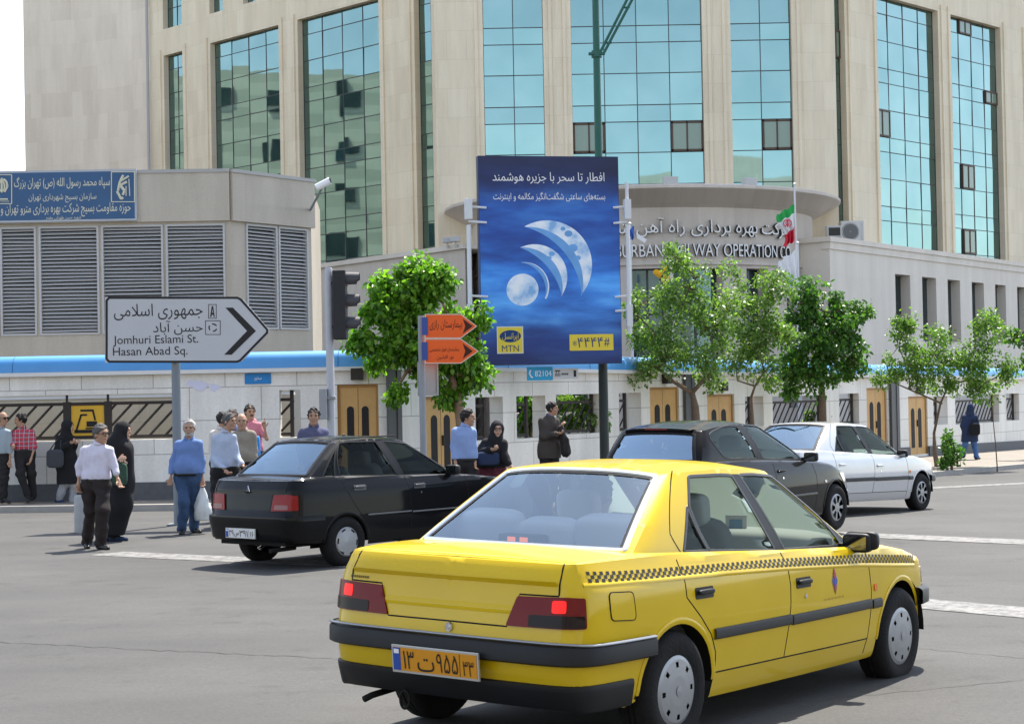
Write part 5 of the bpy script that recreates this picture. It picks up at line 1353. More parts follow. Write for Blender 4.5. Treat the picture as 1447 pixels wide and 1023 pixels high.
def arr_mesh(name, v, f, mats, smooth=True, weld=1e-4, angle=.7, flip=False):
    m = MB(); m.add(v, [tuple(q) for q in f]); return m

def paint(name, col, dust=.45, rough=.28, coat=1., metal=0., ior=1.5):
    m = bpy.data.materials.new(name); m.use_nodes = True; nt = m.node_tree; b = nt.nodes['Principled BSDF']
    b.inputs['Roughness'].default_value = rough; b.inputs['Coat Weight'].default_value = coat; b.inputs['Coat Roughness'].default_value = .04; b.inputs['Metallic'].default_value = metal; b.inputs['Specular IOR Level'].default_value = .06; b.inputs['Coat IOR'].default_value = ior
    tc = nt.nodes.new('ShaderNodeTexCoord'); n = nt.nodes.new('ShaderNodeTexNoise'); n.inputs['Scale'].default_value = 2.4; n.inputs['Detail'].default_value = 6; nt.links.new(tc.outputs['Object'], n.inputs['Vector'])
    c = ramp(nt, n.outputs[0], [(.3, tuple(k * .93 for k in col)), (.65, col)]).outputs[0]
    # road dust low on the body
    g = nt.nodes.new('ShaderNodeSeparateXYZ'); nt.links.new(tc.outputs['Object'], g.inputs[0]); mr = nt.nodes.new('ShaderNodeMapRange'); mr.inputs[1].default_value = .55; mr.inputs[2].default_value = .15
    nt.links.new(g.outputs[2], mr.inputs[0]); mu = nt.nodes.new('ShaderNodeMath'); mu.operation = 'MULTIPLY'; nt.links.new(mr.outputs[0], mu.inputs[0]); nt.links.new(n.outputs[0], mu.inputs[1])
    m2 = nt.nodes.new('ShaderNodeMath'); m2.operation = 'MULTIPLY'; nt.links.new(mu.outputs[0], m2.inputs[0]); m2.inputs[1].default_value = dust
    c = mix(nt, m2.outputs[0], c, (.26, .23, .19)); nt.links.new(c, b.inputs['Base Color'])
    gb_ = nt.nodes.new('ShaderNodeNewGeometry'); c2 = mix(nt, gb_.outputs['Backfacing'], c, (.045, .045, .045)); nt.links.new(c2, b.inputs['Base Color'])
    rr = nt.nodes.new('ShaderNodeMapRange'); rr.inputs[3].default_value = .02; rr.inputs[4].default_value = .10; nt.links.new(n.outputs[0], rr.inputs[0]); nt.links.new(rr.outputs[0], b.inputs['Coat Roughness'])
    return m
def car_glass(name, tint, mixf, ior=1.5, gc=(.62, .82, 1)):
    """window glass: clear tinted pane that mirrors the sky at a slant"""
    m = bpy.data.materials.new(name); m.use_nodes = True; nt = m.node_tree; nt.nodes.remove(nt.nodes['Principled BSDF']); out = nt.nodes['Material Output']
    tr = nt.nodes.new('ShaderNodeBsdfTransparent'); tr.inputs[0].default_value = (*tint, 1); gl = nt.nodes.new('ShaderNodeBsdfGlossy'); gl.inputs['Roughness'].default_value = .01; gl.inputs[0].default_value = (*gc, 1)
    fr = nt.nodes.new('ShaderNodeFresnel'); fr.inputs[0].default_value = ior; mx_ = nt.nodes.new('ShaderNodeMapRange'); mx_.inputs[1].default_value = 0; mx_.inputs[2].default_value = 1; mx_.inputs[3].default_value = mixf; mx_.inputs[4].default_value = 1.
    nt.links.new(fr.outputs[0], mx_.inputs[0]); ms = nt.nodes.new('ShaderNodeMixShader'); nt.links.new(mx_.outputs[0], ms.inputs[0]); nt.links.new(tr.outputs[0], ms.inputs[1]); nt.links.new(gl.outputs[0], ms.inputs[2]); nt.links.new(ms.outputs[0], out.inputs[0]); return m
M_CG = car_glass('car_glass', (.52, .57, .54), .0, 1.3, (.5, .56, .52)); M_CGR = car_glass('rear_glass', (.88, .94, .97), .19, 1.5, (.74, .89, 1)); M_CGD = car_glass('tinted_glass', (.22, .27, .27), .06)
M_TYRE = mat('tyre_rubber', (.009, .009, .0095), .85, noise=.3, nscale=9, bump=.3, bscale=60); M_PLAST = mat('bumper_plastic', (.013, .0135, .015), .5, noise=.2, nscale=6, bump=.08, bscale=200); M_RUBB = mat('seal_rubber', (.014, .014, .015), .5)
M_GAP = mat('panel_gap', (.008, .008, .008), .9); M_CHROME = mat('chrome', (.75, .75, .76), .12, metal=1.); M_CAP = mat('hubcap_silver', (.31, .32, .335), .42, metal=.5, noise=.1, nscale=8); M_UNDER = mat('underbody', (.012, .012, .012), .9)
M_SEAT = mat('seat_grey', (.20, .20, .20), .9); M_COVER = mat('seat_cover', (.80, .80, .76), .9); M_DASH = mat('dash_dark', (.03, .03, .032), .7); M_LINER = mat('cabin_liner', (.11, .11, .11), .9)
M_LRED = mat('lamp_red', (.15, .001, .002), .25, spec=.15, coat=.15); M_LDARK = mat('lamp_smoked', (.008, .002, .002), .3, spec=.15, coat=.15); M_LBRAKE = mat('lamp_lit', (.5, .008, .006), .3, emit=(1., .012, .008), estr=.4); M_AMBER = mat('lamp_amber', (.75, .20, .02), .25, coat=.5); M_LCLEAR = mat('lamp_clear', (.62, .60, .60), .2, coat=.6)

def soft_box(mb, c, s, r=.06, mi=0, rot=(0, 0, 0), n=6):
    """rounded cushion"""
    R = Matrix.Rotation(rot[2], 3, 'Z') @ Matrix.Rotation(rot[1], 3, 'Y') @ Matrix.Rotation(rot[0], 3, 'X'); v = []; k = n * 2
    for i in range(k + 1):
        for j in range(k * 2):
            a, b = math.pi * (i / k - .5), 2 * math.pi * j / (k * 2); d = np.array([math.cos(a) * math.cos(b), math.cos(a) * math.sin(b), math.sin(a)])
            q = np.sign(d) * np.abs(d) ** .45; q = q / max(1e-6, np.abs(q).max()) if False else q
            p = Vector([q[m] * s[m] / 2 for m in range(3)]); p = R @ p; v.append((c[0] + p[0], c[1] + p[1], c[2] + p[2]))
    w = k * 2; mb.add(v, [(i * w + j, i * w + (j + 1) % w, (i + 1) * w + (j + 1) % w, (i + 1) * w + j) for i in range(k) for j in range(w)], mi)

def wheel(car, x, side, R, rr, style, W, track):
    """side -1 right, +1 left; parts tyre and rim"""
    y = side * track; w = thing_part('wheel', car); T = .185 / 2
    m = MB(); prof = [(rr - .005, -T + .01), (rr + .02, -T), (R - .05, -T - .006), (R - .018, -T + .008), (R, -T + .035), (R + .001, -.02), (R - .006, -.018), (R - .006, -.012), (R + .001, -.01), (R + .001, .01), (R - .006, .012), (R - .006, .018), (R + .001, .02), (R, T - .035), (R - .018, T - .008), (R - .05, T + .006), (rr + .02, T), (rr - .005, T - .01)]
    m.lathe(prof, 40, (x, y, R - .012), 'y'); o = m.build('tyre', M_TYRE, w, smooth=True, angle=.9)
    s = side; m = MB(); c = (x, y, R - .012)
    def ring(r0, r1, h0, h1, a0=0, a1=2 * math.pi, mi=0, n=24):
        k = len(m.v)
        for i in range(n + 1):
            a = a0 + (a1 - a0) * i / n
            for r, h in ((r0, h0), (r1, h1)): m.v.append((c[0] + r * math.cos(a), c[1] + s * h, c[2] + r * math.sin(a)))
        for i in range(n): q = k + 2 * i; m.f.append((q, q + 1, q + 3, q + 2)); m.mi.append(mi)
    T2 = T - .004
    if style == 'cap':
        for r0, r1, h0, h1 in ((.0, .075, T2 + .012, T2 + .010), (.075, .118, T2 + .010, T2 + .006), (rr - .022, rr, T2 + .002, T2 - .006), (rr, rr + .004, T2 - .006, T2 - .02)): ring(r0, r1, h0, h1, n=36)
        for k in range(8):
            a = 2 * math.pi * k / 8 + .2; ring(.118, rr - .022, T2 + .006, T2 + .002, a - .06, a + .53); ring(.118, rr - .03, T2 - .012, T2 - .012, a + .53, a + .725, 1, 6)
            ring(rr - .034, rr - .022, T2 + .003, T2 + .002, a + .53, a + .725)
        ring(.0, .026, T2 + .0165, T2 + .0145, n=16)
    elif style == 'disc':
        for r0, r1, h0, h1 in ((.0, .03, T2 + .014, T2 + .012), (.03, .125, T2 + .012, T2 + .004), (rr - .02, rr + .004, T2 + .003, T2 - .015)): ring(r0, r1, h0, h1, n=36)
        for k in range(6):
            a = 2 * math.pi * k / 6 + .1; ring(.125, rr - .02, T2 + .004, T2 + .003, a, a + .62); ring(.125, rr - .02, T2 - .01, T2 - .01, a + .62, a + 1.048, 1, 8)
    else:
        ring(.0, .06, T2 + .004, T2 + .002); ring(rr - .025, rr + .004, T2 + .004, T2 - .01, n=36); ring(.06, rr - .02, T2 - .05, T2 - .05, mi=1, n=30)
        for k in range(7):
            a = 2 * math.pi * k / 7; ring(.05, rr - .02, T2 + .002, T2 + .002, a - .16, a + .16, 0, 5)
    m.build('rim', [M_CAP, M_DASH], w, smooth=True, angle=.5)
    return w
def thing_part(name, parent): o = bpy.data.objects.new(name, None); COL.objects.link(o); o.parent = parent; o.empty_display_size = .1; return o

def place_car(o, X, Y, head, dz=0., bank=None):
    h = math.radians(head); fw = np.array([math.sin(h), math.cos(h), 0]); lf = np.array([-math.cos(h), math.sin(h), 0]); e = .4
    if bank is None:
        gx_ = (gz(X + e, Y) - gz(X - e, Y)) / 2 / e; gy_ = (gz(X, Y + e) - gz(X, Y - e)) / 2 / e; fw[2] = gx_ * fw[0] + gy_ * fw[1]; lf[2] = gx_ * lf[0] + gy_ * lf[1]
        z = float(gz(X, Y)) + dz
    else: fw[2], lf[2], z = bank
    fw /= np.linalg.norm(fw); lf -= fw * np.dot(lf, fw); lf /= np.linalg.norm(lf); up = np.cross(fw, lf); m = Matrix.Identity(4)
    for i in range(3): m[i][0], m[i][1], m[i][2], m[i][3] = fw[i], lf[i], up[i], (X, Y, z)[i]
    o.matrix_basis = m

def build_car(name, label, sp, body_mat, pose):
    car = thing(name, label, 'car'); wl_ = Wall(sp); hs = House(sp); L2 = 2 * wl_.L; car['label'] = label
    mir = lambda poly: [(L2 - u, v) for u, v in poly][::-1]; mirh = lambda poly: [(2 - u, v) for u, v in poly][::-1]
    R, wb = sp['R'], sp['wb']
    # ---------- lower skin
    def bottom(u0, u1):                   # lower edge of the right flank with the wheel arches
        pts = []; n = 40
        arch = sp['arch']; s_r0, s_f1 = wl_.sx(arch[0][0] - arch[0][1]), wl_.sx(arch[1][0] + arch[1][1])
        for u in np.linspace(0, s_r0, 14, endpoint=False): pts.append((u, float(sp['zbot'](wl_.plan(np.array([u]))[0][0]))))
        def archpts(cx_, ra):
            out = []
            zc_ = R - .01
            for a in np.linspace(math.pi - .02, .02, 26):
                x = cx_ + ra * math.cos(a); z = max(float(sp['zbot'](x)), zc_ + ra * math.sin(a)); out.append((wl_.sx(x), z))
            return out
        pts += [(wl_.sx(arch[0][0] - arch[0][1]), float(sp['zbot'](-.5)))] + archpts(*arch[0]) 
        for x in np.linspace(arch[0][0] + arch[0][1], arch[1][0] - arch[1][1], 24): pts.append((wl_.sx(x), float(sp['zbot'](x))))
        pts += archpts(*arch[1])
        for u in np.linspace(s_f1, wl_.L, 14): pts.append((u, float(sp['zbot'](wl_.plan(np.array([u]))[0][0]))))
        return pts
    low = bottom(0, wl_.L); top = [(u, float(wl_.vtop(np.array([u]))[0])) for u in np.linspace(0, wl_.L, 120)]
    outer = low + top[::-1]
    doors = [[wl_.pt('x', x, z) for x, z in d] for d in sp.get('doors', [])]
    for sgn in (-1, 1):
        O_ = outer if sgn < 0 else mir(outer); D = doors if sgn < 0 else [mir(d) for d in doors]
        vo, fo, c = tri_domain(O_, D, (.045, .03)); p3 = wl_.P(vo[:, 0], vo[:, 1]); keep = np.ones(len(fo), bool)
        for k, d in enumerate(D):
            m = inside(c, d); keep &= ~m; v_, f_ = clean(vo, fo[m], p3); q = MB(); q.add(v_, [tuple(f) for f in f_]); dn = q.build('rear_door' if k == 0 else 'front_door', body_mat, car, smooth=True, fix=True); outward(dn)
            hx, hz = sp['handles'][k]; s0 = wl_.pt('x', hx, hz); fx = (lambda p: p) if sgn < 0 else (lambda p: (L2 - p[0], p[1]))
            hb = MB(); pl = [fx(p) for p in ((s0[0] - .085, hz - .028), (s0[0] + .085, hz - .028), (s0[0] + .085, hz + .03), (s0[0] - .085, hz + .03))]
            patch(hb, wl_, rounded(pl if sgn < 0 else pl[::-1], .012), .004, (.02, .02)); a = wl_.P(*fx(s0))[0]; nn = wl_.N(*fx(s0))[0]
            soft_box(hb, a + nn * .016 + np.array([0, 0, .005]), (.15, .022, .026), mi=0); hb.build('handle', sp.get('handle_mat', M_PLAST), dn, smooth=True)
            if k == 1:
                kp = fx((s0[0] + (.02 if sgn < 0 else .02), hz - .075)); a = wl_.P(*kp)[0]; nn = wl_.N(*kp)[0]; hb = MB(); hb.tube([a - nn * .002, a + nn * .006], .013, 12); hb.build('lock', M_CHROME, dn)
        v_, f_ = clean(vo, fo[keep], p3); yield_body.setdefault(car.name, []).append((v_, f_))
    # ---------- bonnet and boot lid decks
    def deck(s0, s1, n, crown):
        us = np.linspace(s0, s1, n); v = []; m = 14
        for u in us:
            b = wl_.P(u, wl_.vtop(np.array([u]))[0])[0]
            for k in range(m + 1):
                t = -1 + 2 * k / m; y = abs(b[1]) * t
                v.append((b[0], y, b[2] + crown(b[0]) * (1 - t * t)))
        return np.array(v), [(i * (m + 1) + j, i * (m + 1) + j + 1, (i + 1) * (m + 1) + j + 1, (i + 1) * (m + 1) + j) for i in range(n - 1) for j in range(m)]
    parts = yield_body[car.name]
    dx = sp['decks']; xr, xf = wl_.plan(np.array([0.]))[0][0], wl_.plan(np.array([wl_.L]))[0][0]
    crown = lambda x: sp.get('deck_crown', .025) * float(smooth_step(xr, xr + .35, x) * (1 - smooth_step(xf - .5, xf - .02, x)))
    parts.append(deck(.002, wl_.sx(dx[0]), 26, crown)); parts.append(deck(wl_.sx(dx[1]), wl_.L - .002, 40, crown))
    # ---------- roof and glasshouse frame
    loops = []; glass = []
    for nm, poly in sp['side_glass']:
        pr = rounded([hs.xz(x, z) for x, z in poly], sp.get('dlo_r', .02)); glass += [(nm, pr), (nm, mirh(pr))]
    rg = rounded([(2 - sp['rear_q'][0], sp['rear_q'][1]), (sp['rear_q'][0], sp['rear_q'][1]), (sp['rear_q'][2], sp['rear_q'][3]), (2 - sp['rear_q'][2], sp['rear_q'][3])], .0)
    a, b, c_, d = sp['rear_q']; rgl = rounded([(-a, b), (a, b), (c_, d), (-c_, d)], .018, 6); a, b, c_, d = sp['front_q']; fgl = rounded([(1 - a, b), (1 + a, b), (1 + c_, d), (1 - c_, d)], .02, 6)
    allg = [p for _, p in glass]
    H = (.02, .07)
    # two half domains so that the rear glass is not cut by the seam: u from -.5 to .5 and .5 to 1.5
    for u0, u1, gl in ((-.5, .5, None), (.5, 1.5, None)):
        O_ = [(u0, 0), (u1, 0), (u1, 1), (u0, 1)]; sel = []
        for p in allg + [rgl, fgl]:
            for sh in (-2, 0, 2):
                q = [(u + sh, v) for u, v in p]; mn, mx_ = min(t[0] for t in q), max(t[0] for t in q)
                if mx_ <= u0 or mn >= u1: continue
                sel.append(clip_u(q, u0, u1))
        vo, fo, c = tri_domain(O_, sel, H); keep = np.ones(len(fo), bool)
        for p in sel: keep &= ~inside(c, p)
        v_, f_ = clean(vo, fo[keep], hs.P(vo[:, 0], vo[:, 1])); parts.append((v_, f_))
    us = np.linspace(.0, 1., 90); tp = hs.P(us, np.ones(90)); v = []; m = 22
    for p in tp:
        for k in range(m + 1):
            t = math.sin(math.pi * (k / m - .5)); y = abs(p[1]) * t; v.append((p[0], y, float(hs.roof(p[0], y))))
    parts.append((np.array(v), [(i * (m + 1) + j, i * (m + 1) + j + 1, (i + 1) * (m + 1) + j + 1, (i + 1) * (m + 1) + j) for i in range(89) for j in range(m)]))
    mb = MB()
    for v_, f_ in parts: mb.add(v_, [tuple(f) for f in f_])
    body = mb.build('body', body_mat, car, smooth=True, fix=True, weld=.0012); outward(body)
    # ---------- glass, seals
    for nm, p in glass:
        g = MB(); patch(g, hs, p, -.006, (.03, .1), 0); w = g.build(nm, sp.get('side_glass_mat', M_CG), car, smooth=True)
        s = MB(); ribbon(s, hs, p, .022, .004, True, (.012, .04)); s.build('window_seal', sp.get('seal_mat', M_RUBB), w, smooth=True, angle=.6)
    g = MB(); patch(g, hs, rgl, -.004, (.03, .08), 0); rw_ = g.build('rear_window', sp.get('rear_glass_mat', M_CGR), car, smooth=True)
    s = MB(); ribbon(s, hs, rgl, .030, .007, True, (.01, .04)); s.build('window_trim', sp.get('rear_trim', M_RUBB), rw_, smooth=True, angle=.6)
    s = MB(); ribbon(s, hs, [(u * .985, .02 * (1 - 2 * v) + v) if False else (u * .975, .05 + (v - .05) * .97 if v > .5 else v + .012) for u, v in rgl], .03, .0005, True, (.01, .04)); s.build('black_border', M_RUBB, rw_, smooth=True)
    g = MB(); patch(g, hs, fgl, -.004, (.03, .08), 0); g.build('windscreen', M_CG, car, smooth=True)
    for pl in sp.get('pillars', []):
        q = [hs.xz(x, z) for x, z in pl]
        for q_ in (q, mirh(q)): s = MB(); patch(s, hs, q_, .003, (.03, .06), .006); s.build('pillar_trim', sp.get('pillar_mat', M_RUBB), car, smooth=True, angle=.6)
    # ---------- panel gaps
    s = MB()
    for gp_ in sp.get('gaps', []):
        p = [wl_.pt(*q) for q in gp_]; ribbon(s, wl_, p, .009, .0012, False, (.03, .03)); ribbon(s, wl_, mir(p), .009, .0012, False, (.03, .03))
    for gp_ in sp.get('gaps_h', []):
        p = [hs.xz(*q) for q in gp_]; ribbon(s, hs, p, .008, .0012, False, (.02, .05)); ribbon(s, hs, mirh(p), .008, .0012, False, (.02, .05))
    if s.v: s.build('panel_gap', M_GAP, car, smooth=True)
    # ---------- bumpers, mouldings
    for nm, u0, u1, z0, z1, out, mt in sp['bands']:
        hh = (z1 - z0) / 2; zc_ = (z0 + z1) / 2; q = MB()
        prof = [(-hh, -.02), (-hh, out * .6), (-hh * .8, out), (hh * .55, out), (hh * .8, out * .85), (hh, out * .45), (hh, -.02)]
        runs = [(u0, u1)]
        if u0 != 'R' and u0 != 'F':
            a, b = wl_.sx(u0), wl_.sx(u1); 
            
            for pa in ([(a, zc_), (b, zc_)], [(L2 - b, zc_), (L2 - a, zc_)]): q = MB(); ribbon(q, wl_, pa, 0, 0, False, (.04, .1), 0, prof); capends(q, len(prof)); q.build(nm, mt, car, smooth=True, angle=.5)
            continue
        elif u0 == 'R': e = wl_.sx(u1); ribbon(q, wl_, [(-e, zc_), (e, zc_)], 0, 0, False, (.035, .1), 0, prof)
        else: e = wl_.sx(u1); ribbon(q, wl_, [(e, zc_), (L2 - e, zc_)], 0, 0, False, (.035, .1), 0, prof)
        q.build(nm, mt, car, smooth=True, angle=.5)
    # ---------- lamps
    for nm, poly, off, mt, par in sp['lamps']:
        pl = [wl_.pt(*q) for q in poly]
        for k, P_ in enumerate((pl, mir(pl))):
            q = MB(); patch(q, wl_, rounded(P_, .012, 4), off, (.03, .03), .01); o = q.build(nm, mt, (lamp_par[(car.name, par, k)] if par else car), smooth=True, angle=.6); lamp_par[(car.name, nm, k)] = o
    # ---------- cabin
    x0, x1 = sp['cabin']; zf = .30; yb = sp['cab_y']
    q = MB(); q.box(((x0 + x1) / 2, 0, zf), (x1 - x0, yb * 2, .02)); 
    for s_ in (-1, 1): q.hexa([(a, b, zf) for a, b in ((x0, s_ * (yb - .03)), (x1, s_ * (yb - .03)), (x1, s_ * (yb + .05)), (x0, s_ * (yb + .05)))] + [(a, b, float(hs.zb(a)) - .004) for a, b in ((x0, s_ * (yb - .03)), (x1, s_ * (yb - .03)), (x1, s_ * (yb + .05)), (x0, s_ * (yb + .05)))])
    q.box((x0 + .02, 0, .6), (.02, yb * 2, .6)); q.box((x1 - .02, 0, .58), (.02, yb * 2, .55)); q.build('cabin_tub', M_LINER, car)
    q = MB(); v, f = parts[-1]; q.add(np.array(v) - [0, 0, .03], f); q.build('headliner', mat('headliner', (.20, .195, .18), .9), car, smooth=True)
    q = MB(); zsh = float(hs.zb(x0)) - .03; q.box((x0 + .2, 0, zsh), (.5, yb * 1.92, .03)); q.build('parcel_shelf', M_DASH, car)
    q = MB(); soft_box(q, (x1 - .22, 0, .80 + sp.get('dash_up', 0)), (.46, yb * 1.9, .20)); q.build('dashboard', sp.get('dash_mat', M_DASH), car, smooth=True)
    sx_ = sp['seats']; cm = sp.get('seat_mat', M_SEAT)
    for s_ in (-1, 1):
        q = MB(); soft_box(q, (sx_[1], s_ * .36, .47), (.5, .48, .18)); soft_box(q, (sx_[1] - .27, s_ * .36, .76), (.16, .47, .66), rot=(0, -.22, 0)); st = q.build('front_seat', cm, car, smooth=True)
        q = MB(); soft_box(q, (sx_[1] - .40, s_ * .36, 1.13), (.12, .27, .18), rot=(0, -.15, 0)); q.build('headrest', sp.get('cover_mat', cm), st, smooth=True)
    q = MB(); soft_box(q, (sx_[0], 0, .45), (.5, 1.28, .2)); soft_box(q, (sx_[0] - .3, 0, .72), (.18, 1.28, .62), rot=(0, -.3, 0)); rs = q.build('rear_seat', cm, car, smooth=True)
    for yy, ww, zz in sp.get('rear_heads', ()):
        q = MB(); soft_box(q, (sx_[0] - .43, yy, zz), (.16, ww, .24), rot=(0, -.2, 0)); q.build('headrest', sp.get('cover_mat', cm), rs, smooth=True)
    q = MB(); cx_, cy_, cz_ = sx_[1] + .42, .36, .86; ring = [(cx_ - .08 * math.sin(a), cy_ + .18 * math.cos(a), cz_ + .17 * math.sin(a)) for a in np.linspace(0, 2 * math.pi, 25)]
    q.tube(ring, .014, 8); q.tube([(cx_, cy_, cz_), (cx_ + .3, cy_, cz_ - .12)], .025, 8); q.tube([(cx_, cy_ - .17, cz_), (cx_, cy_ + .17, cz_)], .012, 6); q.build('steering_wheel', M_DASH, car, smooth=True)
    # ---------- underside, arches, wheels
    q = MB(); q.box(((xr + xf) / 2, 0, .265), (xf - xr - .5, (sp['track'] - .14) * 2, .06)); q.box((-.42, .0, .30), (.5, 1.1, .1)); q.build('underbody', M_UNDER, car)
    for k, cx_ in enumerate((0, wb)):
        ra = sp['arch'][k][1]
        for s_ in (-1, 1):
            yo = s_ * (sp['track'] + .075); yi = s_ * (sp['track'] - .17); q = MB(); n = 18; kk = len(q.v)
            for i in range(n + 1):
                a = math.pi * i / n
                for y in (yo, yi): q.v.append((cx_ + (ra + .012) * math.cos(a), y, R + (ra + .012) * math.sin(a) - .01))
            for i in range(n): q.f.append((2 * i, 2 * i + 1, 2 * i + 3, 2 * i + 2)); q.mi.append(0)
            q.add([(cx_ - ra, yi, .2), (cx_ + ra, yi, .2), (cx_ + ra, yi, R + ra), (cx_ - ra, yi, R + ra)], [(0, 1, 2, 3)]); q.build('wheel_arch', M_UNDER, car)
            wheel(car, cx_, s_, R, sp['rim'], sp['wheel'], .185, sp['track'])
        # a lip round the arch
        q = MB(); pts = []
        for a in np.linspace(math.pi - .05, .05, 26):
            x = cx_ + (ra + .008) * math.cos(a); z = R - .01 + (ra + .008) * math.sin(a)
            if z > sp['zbot'](x): pts.append((wl_.sx(x), z))
        ribbon(q, wl_, pts, 0, 0, False, (.03, .03), 0, [(-.028, .0005), (-.015, .006), (-.002, .007), (.004, .004), (.004, -.02)]); q.build('arch_lip', body_mat, car, smooth=True, angle=.8); q = MB(); ribbon(q, wl_, mir(pts), 0, 0, False, (.03, .03), 0, [(.028, .0005), (.015, .006), (.002, .007), (-.004, .004), (-.004, -.02)][::-1]); q.build('arch_lip', body_mat, car, smooth=True, angle=.8)
    # ---------- door mirrors
    mx0, mz0 = sp['mirror']
    for s_ in (-1, 1):
        y = s_ * sp['mir_y']; q = MB(); soft_box(q, (mx0, y + s_ * .10, mz0), (.085, .175, .115), rot=(0, 0, s_ * -.12)); soft_box(q, (mx0 + .02, y + s_ * .01, mz0 - .03), (.06, .1, .05)); mo = q.build('door_mirror', M_PLAST, car, smooth=True)
        q = MB(); q.box((mx0 - .044, y + s_ * .102, mz0), (.006, .135, .08), 0, s_ * -.12); q.build('mirror_glass', mat('mirror_dark', (.16, .17, .18), .06, metal=1.), mo)
        if sp.get('mirror_cap'):
            q = MB(); soft_box(q, (mx0 + .022, y + s_ * .118, mz0 + .012), (.075, .2, .112), rot=(0, 0, s_ * -.12)); q.build('mirror_cap', sp['mirror_cap'], mo, smooth=True)
    place_car(car, *pose); return car, wl_, hs
yield_body = {}; lamp_par = {}
def capends(mb, m):
    n = len(mb.v); mb.f.append(tuple(range(n - m, n))); mb.mi.append(0)
def clip_u(poly, u0, u1):
    def half(P_, k, sg):
        out = []
        for i in range(len(P_)):
            a, b = P_[i - 1], P_[i]; ia, ib = (a[0] - k) * sg >= -1e-9, (b[0] - k) * sg >= -1e-9
            if ia != ib: t = (k - a[0]) / (b[0] - a[0]); out.append((k, a[1] + (b[1] - a[1]) * t))
            if ib: out.append(b)
        return out
    return half(half(poly, u0, 1), u1, -1)

